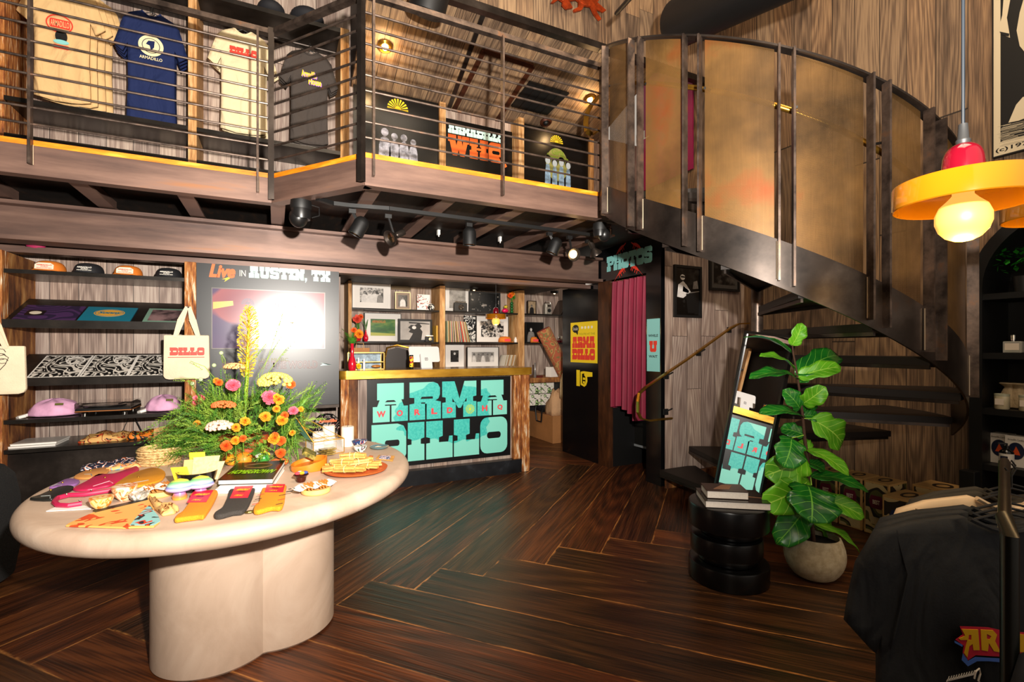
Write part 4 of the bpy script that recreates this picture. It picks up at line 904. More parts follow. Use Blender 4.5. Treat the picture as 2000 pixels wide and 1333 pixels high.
# orange metal animal sculpture on the upper wall, duct, can speaker
t = thing('animal_sculpture', onY(1120, 20, YU - .05), 'rusty orange cut-out animal figure leaping on the upper boarded wall', 'sculpture')
F = FY(YU - .05); q = lambda l: [F.uv(x, y) for x, y in l]
MB().flat(F, [[q([(1088, -18), (1160, -22), (1168, 2), (1158, 16), (1140, 14), (1124, 2), (1098, 6), (1088, 0)])]], 0, .03).build('body', RUST if False else mat('orange_rust_sculpture', 'a83c12', .45, .5, var=.3, vscale=20), t, bevel=.004)
OR = MATS['orange_rust_sculpture']
for l in ([(1098, 2), (1110, 6), (1116, 18), (1104, 20), (1096, 12)], [(1128, 4), (1142, 8), (1134, 22), (1120, 26), (1118, 21), (1128, 16)], [(1150, 12), (1160, 14), (1164, 28), (1172, 40), (1168, 42), (1158, 30)]):
    MB().flat(F, [[q(l)]], .004, .026).build('leg', OR, t)
MB().flat(F, [[q([(1150, -2), (1164, 6), (1182, 22), (1176, 26), (1160, 18), (1148, 6)])]], .004, .02).build('tail', OR, t)
MB().flat(F, [[q([(1092, -16), (1078, 2), (1074, 8), (1080, 8), (1096, -4)])]], .004, .022).build('head', OR, t)
t = thing('ventilation_duct', onD(1316, 40, 3.8), 'large black round duct high under the ceiling beside the stair', 'duct')
a = onD(1318, 50, 4.1); b = onD(1600, -90, 3.0); d = (b - a).normalized()
MB().lathe(a, [(.02, 0), (.17, .01), (.185, .04), (.185, (b - a).length)], 32, d).build('duct_pipe', BLACKM, t, smooth=True)
MB().tube([onD(1204, 26, 4.0), onD(1240, -14, 3.4)], .018).build('support_rod', BLACKM, t)
MB().tube([a + d * .3, a + d * .3 + Vector((0, 0, 6.4 - (a + d * .3).z))], .01).build('hanging_rod', BLACKM, t)
t = thing('can_speaker', onD(835, 20, 4.0), 'black cylindrical pendant speaker above the middle of the railing', 'speaker')
c = onD(832, 30, 4.0); ax = (onD(850, -60, 3.9) - c).normalized()
MB().lathe(c, [(.02, 0), (.13, .003), (.15, .02), (.16, .28), (.15, .3), (.01, .31)], 28, ax).build('speaker_can', BLACKM, t, smooth=True)
MB().lathe(c - ax * .002, [(.125, 0), (.125, .002)], 28, ax).build('grille', mat('dark_grille', '050505', .8), t)
MB().tube([c + ax * .25, Vector((c.x, c.y, 6.4))], .008).build('hanging_rod', BLACKM, t)
# ================================================================== lower left shelving bay
YS = 4.85
XS0 = -1.80; XS1 = -.68
planks_side = planks('bay_side_panel', Fr((XS0, 0, 0), (0, 1, 0), (0, 0, 1)), [(YS, 0, YB, 2.12)], .28, ROUGHW); tag(planks_side, 'rough rust-brown barn wood side panel at the left end of the shelves', 'panel')
post(-22, 4, YS - .02, YS + .08, 0, 2.12, POST, 'rough paint-flecked post at the left end of the lower shelves')
post(360, 383, YS - .02, YS + .10, 0, 2.12, POST, 'rough paint-flecked post between the record shelves and the screen panel')
XS1 = onY(360, 600, YS).x
labs = ['top black shelf carrying the four caps', None, None, 'flat black shelf carrying the turntable and pink bags', 'lowest black shelf carrying magazines and bandanas']
for z, lb in ((1.985, labs[0]), (.866, labs[3]), (.645, labs[4])):
    o = MB().box(XS0 + .003, YS, z - .03, XS1, YB - .003, z).build('shelf', SHELFM); tag(o, lb, 'shelf')
def slopeshelf(zf, zb, lab, lip=.03):
    V = Vector((0, .42, zb - zf)).normalized(); F = Fr((0, YS, zf), (1, 0, 0), V); L = math.hypot(.42, zb - zf)
    t = thing('display_shelf', (XS0, YS, zf), lab, 'shelf'); MB().fbox(F, XS0 + .003, 0, -.02, XS1, L, 0).build('board', SHELFM, t)
    MB().box(XS0 + .003, YS - .02, zf - .05, XS1, YS, zf + .012).build('front_lip', SHELFM, t); return F
F1 = slopeshelf(1.60, 1.80, 'tilted black shelf displaying three vinyl records'); F2 = slopeshelf(1.165, 1.35, 'tilted black shelf displaying three black-and-white prints')
o = MB().box(-2.6, YS + .06, 0, XS1 + .09, YS + .08, .60).build('kick_board', STEELD); tag(o, 'dark steel panel closing the bottom of the left shelves', 'panel')
# records
def onF(F, x, y): return F.uv(x, y)
def flatrect(F, x0, x1, lab, m, name, cat, wd=.31, hh=.30, v0=.01, group=None):
    u0 = F.uv(x0, 626 if F is F1 else 731)[0]; t = thing(name, F.p(u0, v0, .001), lab, cat, group)
    MB().fbox(F, u0, v0, .001, u0 + wd, v0 + hh, .008).build('cover', m, t); return t, F.off(.008), u0, v0
REC1 = swirl('purple_striped_sleeve', '2a1a3c', '4a2a5a', 3, 14, .5, .1); REC2 = mat('petrol_blue_sleeve', '1c7890', .35)
t, f, u, v = flatrect(F1, 22, 150, 'record sleeve in dark purple stripes with white oval photo, left on the tilted shelf', REC1, 'vinyl_record', 'vinyl record', .36)
MB().flat(f, [[rr(u + .04, v + .09, u + .15, v + .19, .01)]]).build('label_panel', mat('dark_panel', '1a1014', .4), t); MB().flat(f, [[ell(u + .095, v + .14, .036, .03)]], .001, .002).build('portrait', CREAM, t)
t, f, u, v = flatrect(F1, 152, 250, 'petrol blue record sleeve with round yellow script emblem, middle of the tilted shelf', REC2, 'vinyl_record', 'vinyl record', .33)
MB().flat(f, [[ell(u + .165, v + .17, .10, .075, 28)]]).build('emblem', mat('mustard_print', 'e8a93c', .5), t); MB().flat(f, [[ell(u + .165, v + .17, .093, .068, 28), ell(u + .165, v + .17, .088, .063, 28)]], .001, .0016).build('emblem_ring', REC2, t)
text(f, 'Sonny', u + .09, v + .14, u + .25, v + .20, REC2, 'lettering', t, .0016, bold=.05, shear=.3)
t, f, u, v = flatrect(F1, 280, 358, 'green-framed record sleeve with dusky photo, right on the tilted shelf', mat('sage_sleeve', '7ca08c', .4), 'vinyl_record', 'vinyl record', .285)
MB().flat(f, [[rr(u + .03, v + .03, u + .26, v + .27, .005)]]).build('photo', photomat('dusky_photo', 4, '2a2024', '9a7a7a', 7), t)
for k, (x, p) in enumerate(((60, 'left'), (160, 'middle'), (252, 'right'))):
    t, f, u, v = flatrect(F2, x, 0, 'black-and-white comic poster print lying %s on the lower tilted shelf' % p, PAPER, 'art_print', 'print', .30, .40)
    MB().flat(f, [[rr(u + .01, v + .01, u + .29, v + .39, .002)]]).build('artwork', swirl('inky_swirls', '0b0a0a', 'ddd6cc', 9, 6, .55, 1.4), t)
    MB().flat(f, [[ell(u + .21, v + .30, .06, .07, 20), ell(u + .21, v + .30, .05, .06, 20)]], .001, .0018).build('artwork_ring', PAPER, t)
# caps
def cap(x, y, col, lab, patch):
    p = onY(x, y, YS + .13); p.z = 1.986; t = thing('baseball_cap', p, lab, 'cap'); r = .095
    mb = MB(); rings = []
    for j in range(9):
        th = PI / 2 * j / 8; z = .088 * math.sin(th) ** .8; rad = r * math.cos(th) ** .55 + 1e-3
        rings.append([p + Vector((math.cos(2 * PI * i / 24) * rad, math.sin(2 * PI * i / 24) * rad * 1.12 + (0), z)) for i in range(24)])
    mb.loft(rings).build('crown', col, t, smooth=180)
    mb = MB(); pts = []
    for i in range(13):
        a = PI + PI * i / 12; pts.append((math.cos(a) * r * .95, math.sin(a) * (.085) - .05))
    mb.prism([p + Vector((x_, y_, .003)) for x_, y_ in pts], (0, 0, .006)).build('brim', col, t)
    MB().sph(p + Vector((0, 0, .089)), .007, 8, 6, (1, 1, .6)).build('button', col, t)
    f = Fr((0, p.y - r * 1.03, 0), (1, 0, 0), Vector((0, .35, 1)))
    ff = Fr(p + Vector((0, -r * 1.12 - .006, .012)), (1, 0, 0), Vector((0, .22, 1)))
    if patch: MB().flat(ff, [[[(-.055, 0), (.055, 0), (.055, .035), (.035, .05), (-.035, .05), (-.055, .035)]]], .002, .004).build('patch', CREAM, t)
    tm = REDP if patch else WHITEP
    text(ff, 'ARMADILLO', -.045, .026, .045, .038, tm, 'lettering', t, .005, bold=.03); text(ff, 'WORLD', -.022, .015, .022, .024, tm, 'lettering', t, .005, bold=.03); text(ff, 'HEADQUARTERS', -.045, .004, .045, .012, tm, 'lettering', t, .005, bold=.03)
CO = mat('orange_cap_twill', 'd9761e', .75); CB = mat('black_cap_twill', '131318', .75)
cap(98, 520, CO, 'orange cap with white patch, leftmost on the top shelf', 1); cap(174, 525, CB, 'black cap with white lettering, second from left on the top shelf', 0)
cap(251, 530, CO, 'orange cap with white patch, third from left on the top shelf', 1); cap(330, 535, CB, 'black cap with white lettering, rightmost on the top shelf next to the post', 0)
for x, y, col, lab in ((70, 478, mat('magenta_cap', 'a01f50', .7), 'magenta cap hung behind the I-beam, above the orange cap'), (140, 472, mat('mustard_cap', 'b88a2a', .7), 'mustard cap hung behind the I-beam, above the black cap')):
    p = onY(x, y, 4.97); o = MB().sph(p, .05, 16, 10, (1.2, .8, 1)).build('baseball_cap', col, smooth=True); tag(o, lab, 'cap')
    MB().tube([p + Vector((0, 0, .04)), Vector((p.x, p.y, 2.2))], .003, 6).build('loop', BLACKM, o)
# pink pouches (soft folded bags), turntable, magazines, bandanas
def blob(pts, h, c, mat_, name, parent=None, seed=1, z0=0, label=None):
    """pillow-like cushion over an outline (list of xy around centre c)"""
    mb = MB(); n = len(pts); rs = random.Random(seed); rings = []
    for j in range(7):
        f = j / 6; k = math.cos(f * PI / 2) ** .6 if j < 6 else .02; z = h * math.sin(f * PI / 2)
        rings.append([Vector((c[0] + (x - c[0]) * k, c[1] + (y - c[1]) * k, z0 + z * (1 + .25 * math.sin(i * 2.1 + seed)) * (.5 + .5 * (1 - k) + .2))) if j else Vector((x, y, z0)) for i, (x, y) in enumerate(pts)])
    return mb.loft(rings).build(name, mat_, parent, smooth=180, label=label)
def pouch(x0, x1, z, lab, seed):
    a = onY(x0, 800, YS + .06).x; b = onY(x1, 800, YS + .06).x; w = b - a; rs = random.Random(seed)
    t = thing('fabric_pouch', ((a + b) / 2, YS + .2, z), lab, 'bag')
    mb = MB(); rings = []; N = 28
    for j in range(8):
        f = j / 7; k = (1 - f ** 2.2) ** .5 if j < 7 else .03; z_ = .135 * f
        rings.append([Vector(((a + b) / 2 + math.cos(2 * PI * i / N) * w / 2 * (abs(math.cos(2 * PI * i / N)) ** -.25 if abs(math.cos(2 * PI * i / N)) > .3 else 1) ** .5 * k * (1 + .05 * math.sin(3 * i + seed)), YS + .18 + math.sin(2 * PI * i / N) * .14 * k * (1 + .06 * math.sin(2.3 * i + seed)), z + .001 + z_ + .012 * math.sin(i * 1.3 + j) * (j > 1))) for i in range(N)])
    mb.loft(rings).build('pouch_body', PINKF, t, smooth=180, sub=1)
    MB().obox(((a + b) / 2 + .06, YS + .055, z + .10), (1, 0, 0), (0, .5, 1), (0, -1, .5), .05, .016, .004).build('woven_label', mat('olive_label', '5a5a1c', .6), t)
    MB().tube([(a + .03, YS + .06, z + .02), (a + .0, YS + .05, z + .012), (a - .02, YS + .07, z + .008), (a + .02, YS + .12, z + .02)], .012, 8).build('white_lining', PAPER, t, smooth=True)
pouch(40, 150, .866, 'lilac pink fabric pouch left of the turntable', 2); pouch(276, 352, .866, 'lilac pink fabric pouch right of the turntable', 5)
a = onY(148, 790, YS + .05).x; b = onY(272, 790, YS + .05).x - .05
t = thing('record_player', ((a + b) / 2, YS + .2, .866), 'black turntable with clear dust cover between two lilac pouches', 'record player')
MB().box(a, YS + .03, .895, b, YS + .37, .925).build('plinth', mat('black_plinth', '101010', .3), t, bevel=.004)
MB().box(a - .001, YS + .029, .899, b + .001, YS + .371, .905).build('wood_trim', mat('plinth_trim', 'a8642a', .4), t)
for sx in (a + .05, b - .05):
    for sy in (YS + .07, YS + .33): MB().lathe((sx, sy, .866), [(.02, 0), (.022, .02), (.014, .03)], 16).build('foot', CHROME, t, smooth=True)
MB().lathe(((a + b) / 2 - .03, YS + .2, .925), [(.14, 0), (.14, .012), (.02, .013)], 40).build('platter', mat('vinyl_black', '0a0a0a', .2), t, smooth=True)
MB().tube([(b - .05, YS + .32, .945), (b - .06, YS + .2, .95), (b - .10, YS + .12, .945)], .005, 8).build('tonearm', CHROME, t, smooth=True)
mb = MB(); q = [(a, YS + .03), (b, YS + .03), (b, YS + .37), (a, YS + .37)]
mb.box(a, YS + .03, .966, b, YS + .37, .968).box(a, YS + .03, .926, b, YS + .032, .966).box(a, YS + .032, .926, a + .002, YS + .37, .966).box(b - .002, YS + .032, .926, b, YS + .37, .966)
mb.build('dust_cover', GLASS, t, label='clear acrylic lid')
def stackpaper(x0, x1, z, n, lab, m, name, cat, yy=.06, dp=.28, th=.012):
    a = onY(x0, 860, YS + yy).x; b = onY(x1, 860, YS + yy).x
    t = thing(name, (a, YS + yy, z), lab, cat)
    MB().box(a, YS + yy, z + .001, b, YS + yy + dp, z + th).build('pages', PAPER, t); MB().box(a - .002, YS + yy - .002, z + th, b + .002, YS + yy + dp, z + th + .003).build('cover', m, t)
stackpaper(16, 108, .645, 1, 'white magazine lying at the left of the lowest shelf, underneath', mat('pale_cover', 'd8d2cc', .25), 'magazine', 'magazine')
stackpaper(20, 110, .661, 1, 'white magazine lying at the left of the lowest shelf, on top', mat('pale_cover', 'd8d2cc', .25), 'magazine', 'magazine', .07)
def bandana(pts, z, m, lab, bulge=.03, name='folded_bandana', cat='bandana', seed=0, n=10):
    """loosely folded cloth over an outline of xy points"""
    cx = sum(p[0] for p in pts) / len(pts); cy = sum(p[1] for p in pts) / len(pts); mb = MB(); rs = random.Random(seed)
    dense = []
    for (a, b), (c, d) in zip(pts, pts[1:] + pts[:1]):
        for i in range(5): dense.append((a + (c - a) * i / 5, b + (d - b) * i / 5))
    rings = []
    for j, (k, hz) in enumerate(((1, 0), (1.0, .25), (.93, .7), (.7, 1), (.4, .85), (.02, .95))):
        rings.append([Vector((cx + (x - cx) * k, cy + (y - cy) * k, z + .001 + bulge * hz * (1 + (.35 * math.sin(i * 1.1 + j + seed) if 0 < j < 5 else 0)))) for i, (x, y) in enumerate(dense)])
    o = mb.loft(rings).build(name, m, smooth=180)
    if lab: tag(o, lab, cat)
    return o
BAN1 = swirl('tan_orange_bandana_print', 'd8a862', 'c84a22', 14, 4, .7, .8, c3='1a1614'); BAN2 = swirl('orange_black_bandana_print', 'e07a1c', '1a1614', 16, 4, .6, .8)
q = lambda x, y, Y: (onY(x, y, Y).x, Y)
bandana([q(152, 870, YS + .08), q(235, 866, YS + .08), q(262, 855, YS + .3), q(190, 855, YS + .35)], .645, BAN1, 'tan and orange patterned bandana folded on the lowest shelf', .05, seed=2)
bandana([q(247, 866, YS + .1), q(297, 862, YS + .1), q(320, 855, YS + .3), q(255, 855, YS + .3)], .645, BAN2, 'orange and black patterned bandana near the post on the lowest shelf', .045, seed=5)
t = tag(MB().tube([(onY(243, 815, 5.3).x, 5.3, .86), (onY(252, 830, 5.3).x, 5.32, .80), (onY(238, 850, 5.3).x, 5.3, .66)], .003, 6).build('power_cord', BLACKM, smooth=True), 'thin black cord dropping behind the shelf below the turntable, left of two', 'cord')
t = tag(MB().tube([(onY(264, 815, 5.3).x, 5.3, .86), (onY(264, 838, 5.3).x, 5.3, .78), (onY(277, 855, 5.3).x, 5.3, .66)], .005, 6).build('power_cord', BLACKM, smooth=True), 'thick black cord dropping behind the shelf below the turntable, right of two', 'cord')
# tote bags
def tote(F, cx, z0, w, h, hz, lab, prt, seed):
    t = thing('tote_bag', F.p(cx, z0), lab, 'tote bag')
    o = [(-.5, .08), (-.46, .02), (-.38, 0), (.40, 0), (.47, .03), (.5, .1), (.48, 1), (-.49, 1)]
    body = MB().flat(F, [[[(cx + x * w, z0 + y * h) for x, y in o]]], 0, .035).build('bag_body', CANV, t, bevel=.01, smooth=True)
    for s, dw in ((-1, .04), (1, .02)):
        top = F.p(cx + .02 * w, z0 + hz, .02)
        for k in (-1, 1):
            p0 = F.p(cx + k * .25 * w, z0 + h - .02, dw); p1 = F.p(cx + k * .12 * w + .01 * s, z0 + h + (hz - h) * .55, dw)
            MB().bar(p0, p1, .028, .004, side=F.U).bar(p1, top + F.U * (.008 * k), .024, .004, side=F.U).build('handle', CANV, t)
    prt(F.off(.0355), cx, z0, w, h, body); return t
F = FY(YS - .07); u0 = F.uv(320, 700)[0]; u1 = F.uv(411, 700)[0]; zb = F.uv(365, 741)[1]; zt = F.uv(365, 655)[1]; hz = F.uv(367, 600)[1] - zb
def pd(F, cx, z, w, h, b):
    slab(None, F, 'DILLO', cx - .36 * w, z + .54 * h, cx + .38 * w, z + .72 * h, REDP, 'lettering', b, gap=.2)
    MB().flat(F, [[rr(cx - .4 * w, z + .49 * h, cx + .38 * w, z + .505 * h, .001)]]).build('underline', REDP, b)
tote(F, (u0 + u1) / 2, zb, u1 - u0, zt - zb, hz, 'cream canvas tote with red DILLO print hanging on the post', pd, 1)
MB().tube([F.p((u0 + u1) / 2 + .01, zb + hz - .005, .04), F.p((u0 + u1) / 2 + .01, zb + hz - .005, -.06)], .006).build('hook', STEELD, bpy.data.objects['tote_bag'])
F = FY(YS - .11); u1 = F.uv(55, 700)[0]; u0 = u1 - .42; zb = F.uv(30, 770)[1]; zt = F.uv(30, 676)[1]; hz = F.uv(2, 602)[1] - zb
def ps(F, cx, z, w, h, b):
    rs = random.Random(4); mb = MB()
    for k in range(9):
        x = cx + (.02 + .20 * rs.random()) * w; y = z + (.15 + .09 * k) * h; mb.tube([F.p(x + .03 * math.cos(i * .9), y + .02 * math.sin(i * .9) * (1 + .3 * math.sin(k)), .001) for i in range(7)], .0022, 5)
    mb.build('line_drawing', INK, b)
    ol = [F.p(cx + w * x, z + h * y, .002) for x, y in ((.05, .2), (.16, .3), (.12, .42), (.18, .52), (.24, .62), (.28, .76), (.2, .84), (.05, .86))]
    MB().tube(ol, .0022, 5).build('drawn_outline', INK, b)
tote(F, (u0 + u1) / 2, zb, u1 - u0, zt - zb, hz, 'cream canvas tote with black line drawing at the left end of the shelves', ps, 2)
# ------------------------------------------------------------------ screen panel
F = FY(YS); a = onY(383, 600, YS).x + .002; b = onY(662, 600, YS).x; zb = F.uv(655, 790)[1]
t = thing('screen_panel', (a, YS, zb), 'glossy black wall panel with a big flat screen and Austin lettering', 'panel')
MB().box(a, YS, zb, b, YS + .03, 2.12).build('board', mat('satin_black_panel', '101216', .33, spec=.5), t)
MB().box(a, YS - .004, zb - .03, b, YS + .03, zb - .002).build('lower_trim', STEELD, t)
f = F.off(.002)
p = f.uv(408, 536); q_ = f.uv(460, 536); zt = f.uv(434, 517)[1]; z0 = f.uv(434, 543)[1]
text(f, 'Live', p[0], z0, q_[0], zt, ORANGE, 'lettering', t, bold=.05, shear=.25, label='orange script lettering')
MB().flat(f, [[[f.uv(433, 546), f.uv(458, 538), f.uv(446, 546), f.uv(438, 551), f.uv(441, 546)]]]).build('lightning_mark', YEL, t)
p = f.uv(468, 536); q_ = f.uv(480, 536); text(f, 'IN', p[0], f.uv(474, 540)[1], q_[0], f.uv(474, 528)[1], WHITEP, 'lettering', t)
p = f.uv(486, 536); q_ = f.uv(645, 540); slab(None, f, 'AUSTIN, TX', p[0], f.uv(565, 547)[1], q_[0], f.uv(565, 525)[1], ICE, 'lettering', t, gap=.2, label='pale slab lettering')
u0 = f.uv(413, 600)[0]; u1 = f.uv(635, 600)[0]; z1 = f.uv(524, 567)[1]; z0 = f.uv(524, 682)[1]
scm, nt, bb = newmat('screen_image'); L = nt.links
tc = nn(nt, 'ShaderNodeTexCoord'); mp = nn(nt, 'ShaderNodeMapping'); mp.inputs['Location'].default_value = (.3, 0, .1); L.new(tc.outputs['Object'], mp.inputs[0]); n = nn(nt, 'ShaderNodeTexNoise', i_Scale=1.6, i_Detail=1.5); L.new(mp.outputs[0], n.inputs['Vector'])
r = ramp(nt, [(.40, hexc('7a3c46')), (.50, hexc('8a4c50')), (.53, hexc('4c3c58')), (.7, hexc('3a3550'))]); L.new(n.outputs[0], r.inputs[0]); L.new(r.outputs[0], bb.inputs['Base Color']); L.new(r.outputs[0], bb.inputs['Emission Color']); bb.inputs['Emission Strength'].default_value = .55; bb.inputs['Roughness'].default_value = .22
MB().fbox(F, u0, z0, .001, u1, z1, .012).build('screen_bezel', mat('thin_grey_bezel', '55504e', .3, .5), t)
sc_o = MB().fbox(F, u0 + .008, z0 + .008, .012, u1 - .008, z1 - .008, .0135).build('screen', scm, t, label='dim pink and purple screen picture')
g_ = F.off(.0136)
YD = mat('dull_yellow_screen', 'a89a3a', .3, emit=hexc('a89a3a'), es=.4)
MB().flat(g_, [[[g_.uv(416, 590), g_.uv(455, 588), g_.uv(456, 597), g_.uv(416, 604)]]], 0, .001).build('yellow_stroke', YD, sc_o)
text(g_, 'The Dia', g_.uv(534, 600)[0], g_.uv(550, 602)[1], g_.uv(578, 600)[0], g_.uv(550, 594)[1], mat('grey_screen_text', '6a6478', .4), 'lettering', sc_o)
text(g_, 'Del', g_.uv(530, 600)[0], g_.uv(550, 638)[1], g_.uv(582, 600)[0], g_.uv(550, 610)[1], YD, 'lettering', sc_o, bold=.03)
sun(g_, *g_.uv(484, 594), .05, mat('grey_screen_text', '6a6478', .4), sc_o, full=False)
text(f, 'THE LIVE MUSIC', f.uv(478, 700)[0], f.uv(525, 706)[1], f.uv(563, 700)[0], f.uv(525, 700)[1], mat('dull_gold_text', '8f8a4a', .5), 'lettering', t)
text(f, 'CAPITAL OF THE WORLD', f.uv(434, 715)[0], f.uv(525, 721)[1], f.uv(620, 712)[0], f.uv(525, 706)[1], mat('dull_red_outline_text', '8a3c34', .5), 'lettering', t, bold=.03)
text(f, 'CAPITAL OF THE WORLD', f.uv(434.5, 715)[0], f.uv(525, 720.4)[1], f.uv(619.5, 712)[0], f.uv(525, 706.6)[1], mat('panel_black_ink', '101216', .3), 'lettering', t, w=.0025, bold=.005)
MB().flat(f, [[[f.uv(625, 715), f.uv(648, 712.5), f.uv(632, 710)]]]).build('arrow_mark', ICE, t)
MB().flat(f, [[[f.uv(625, 709), f.uv(640, 713), f.uv(648, 712.5)]]]).build('arrow_mark', ICE, t)
# shelf with black cap below the screen panel
a2 = onY(600, 840, YS + .1).x; z = F.uv(640, 842)[1]
o = MB().box(a, YS + .04, z - .02, b, YB - .003, z).build('shelf', SHELFM); tag(o, 'black shelf under the screen panel behind the flowers', 'shelf')
c = onY(638, 826, YS + .14); c.z = z + .001
t = thing('baseball_cap', c, 'black and red patterned cap on the shelf under the screen panel', 'cap')
MB().loft([[c + Vector((math.cos(2 * PI * i / 20) * r_, math.sin(2 * PI * i / 20) * r_, h_)) for i in range(20)] for r_, h_ in ((.12, 0), (.12, .05), (.10, .10), (.06, .135), (.005, .145))]).build('crown', swirl('black_red_print', '101010', '7a1c20', 12, 5, .7, 1, c3='cfc6bc'), t, smooth=True)
ff = Fr(c + Vector((0, -.122, .075)), (1, 0, 0), (0, .3, 1)); text(ff, 'Armadillo', -.08, 0, .08, .03, ORANGE, 'lettering', t, .002, bold=.04)
# ================================================================== counter
YC = 4.90; YSIGN = 4.97
cx0 = onY(692, 800, YC).x; cx1 = onY(1033, 800, YC).x
F = FY(YC - .06); zt = F.uv(1000, 719)[1]; zb = F.uv(1000, 733)[1]
xl = onY(664, 740, YC - .06).x; xr = onY(1043, 725, YC - .06).x
t = thing('sales_counter', (1.6, YC + .3, 0), 'sales counter clad in grey boards with teal ARMADILLO sign', 'counter')
def rounded(x0, y0, x1, y1, r, z): return [Vector((x, y, z)) for x, y in rr(x0, y0, x1, y1, r, 8)]
MB().prism(rounded(xl, YC - .06, xr, YC + .48, .07, zb), (0, 0, zt - zb)).build('countertop', BRASSC, t, smooth=30)
MB().prism(rounded(xl + .012, YC - .048, xr - .012, YC + .468, .06, zt), (0, 0, .002)).build('top_surface', raw('dark_brass_top', [(.3, '4a3018'), (.6, '8a6a3a'), (.8, 'b08a4a')], 3, rough=.18, metal=.4, bump=.02), t)
planks('front_cladding', FY(YSIGN), [(cx0 - .05, 0, cx1 - .01, zb - .002)], .15, GREY, parent=t)
MB().box(cx0 - .06, YSIGN + .003, 0, cx1 - .03, YSIGN + .38, zb - .003).build('carcass', BLACKM, t)
p1 = onY(665, 800, YC).x
MB().box(p1, YC - .02, 0, p1 + .075, YC + .06, zb).build('corner_post', POST, t, bevel=.004, label='paint-flecked left post')
MB().box(p1 + .078, YC + .0, 0, cx0 + .035, YC + .06, zb).build('corner_post', ROUGHW, t, bevel=.004)
MB().box(onY(1018, 800, YC).x, YC - .02, 0, cx1, YC + .08, zb).build('corner_post', POST, t, bevel=.004)
MB().box(onY(1004, 800, YC).x, YC + .005, 0, onY(1018, 800, YC).x - .003, YC + .07, zb).build('corner_post', POST, t, bevel=.004)
MB().box(cx0 + .04, YC - .03, 0, onY(1019, 800, YC - .03).x, YSIGN, .15).build('plinth_step', raw('black_scuffed_plinth', [(.35, '0c0d10'), (.6, '1c1e22'), (.8, '3a3e44')], 4, rough=.35), t)
# sign
F = FY(YSIGN - .02); f = F.off(.002)
px = lambda x, y: (720 + x / 6.9, 730 + y / 6.9)
u0 = F.uv(717, 741)[0]; u1 = F.uv(997, 734)[0]; z1 = F.uv(997, 735)[1]; z0 = F.uv(997, 889)[1]
sg = thing('counter_sign', F.p(u0, z0), 'big black sign with teal ARMADILLO and small red WORLD HQ letters on the counter', 'sign')
MB().box(u0, YSIGN - .02, z0, u1, YSIGN - .001, z1).build('board', mat('black_sign_board', '0b0c0e', .35), sg)
# teal letters with the outline of an armadillo printed across them
m, nt, b = newmat('teal_letter_print'); L = nt.links
gm = nn(nt, 'ShaderNodeNewGeometry'); mp = nn(nt, 'ShaderNodeMapping'); cu = (u0 + u1) / 2 + .05; cz = (z0 + z1) / 2 + .08
mp.inputs['Location'].default_value = (-cu / .56, 0, -cz / .36); mp.inputs['Scale'].default_value = (1 / .56, 0, 1 / .36); L.new(gm.outputs['Position'], mp.inputs[0])
nz = nn(nt, 'ShaderNodeTexNoise', i_Scale=1.6, i_Detail=2); L.new(mp.outputs[0], nz.inputs['Vector'])
ln = nn(nt, 'ShaderNodeVectorMath', operation='LENGTH'); L.new(mp.outputs[0], ln.inputs[0])
ad = nn(nt, 'ShaderNodeMath', operation='MULTIPLY_ADD'); ad.inputs[1].default_value = .9; L.new(nz.outputs[0], ad.inputs[0]); L.new(ln.outputs['Value'], ad.inputs[2])
vr = nn(nt, 'ShaderNodeTexVoronoi', i_Scale=55.0); L.new(gm.outputs['Position'], vr.inputs['Vector'])
dk = nn(nt, 'ShaderNodeMix', data_type='RGBA'); L.new(vr.outputs['Distance'], dk.inputs[0]); dk.inputs[6].default_value = c4(hexc('58d0c2')); dk.inputs[7].default_value = c4(hexc('2fb6ae'))
st = ramp(nt, [(.5, (1, 1, 1)), (.505, (0, 0, 0))], 'CONSTANT'); hf = nn(nt, 'ShaderNodeMath', operation='MULTIPLY'); hf.inputs[1].default_value = .37; L.new(ad.outputs[0], hf.inputs[0]); L.new(hf.outputs[0], st.inputs[0])
mx = nn(nt, 'ShaderNodeMix', data_type='RGBA'); L.new(st.outputs[0], mx.inputs[0]); mx.inputs[6].default_value = c4(hexc('86dccb')); L.new(dk.outputs[2], mx.inputs[7]); L.new(mx.outputs[2], b.inputs['Base Color']); b.inputs['Roughness'].default_value = .4
TL = m
za1 = F.uv(*px(1660, 88))[1]; za0 = F.uv(*px(1660, 560))[1]; zd1 = F.uv(*px(1700, 585))[1]; zd0 = F.uv(*px(1700, 1066))[1]
for c, a, bb in (('A', 55, 528), ('R', 550, 972), ('M', 990, 1450), ('A', 1463, 1862)):
    slab(None, f, c, F.uv(*px(a, 400))[0], za0, F.uv(*px(bb, 400))[0], za1, TL, 'big_letter', sg)
for c, a, bb in (('D', 38, 505), ('I', 527, 750), ('L', 775, 1130), ('L', 1148, 1487), ('O', 1503, 1866)):
    slab(None, f, c, F.uv(*px(a, 800))[0], zd0, F.uv(*px(bb, 800))[0], zd1, TL, 'big_letter', sg)
zs = za0 + (za1 - za0) * .13; ze = za0 + (za1 - za0) * .29
for c, x in (('W', 168), ('O', 418), ('R', 655), ('L', 883), ('D', 1092), ('H', 1562), ('Q', 1768)):
    uc = F.uv(*px(x, 500))[0]; text(f, c, uc - (.044 if c == 'W' else .032), zs, uc + (.044 if c == 'W' else .032), ze, PINKR, 'small_letter', sg, .003, bold=.05)
sun(f, F.uv(*px(1365, 470))[0], (zs + ze) / 2, .052, mat('lime_yellow_print', 'c8e04a', .5), sg, n=16, full=True, w=.003)
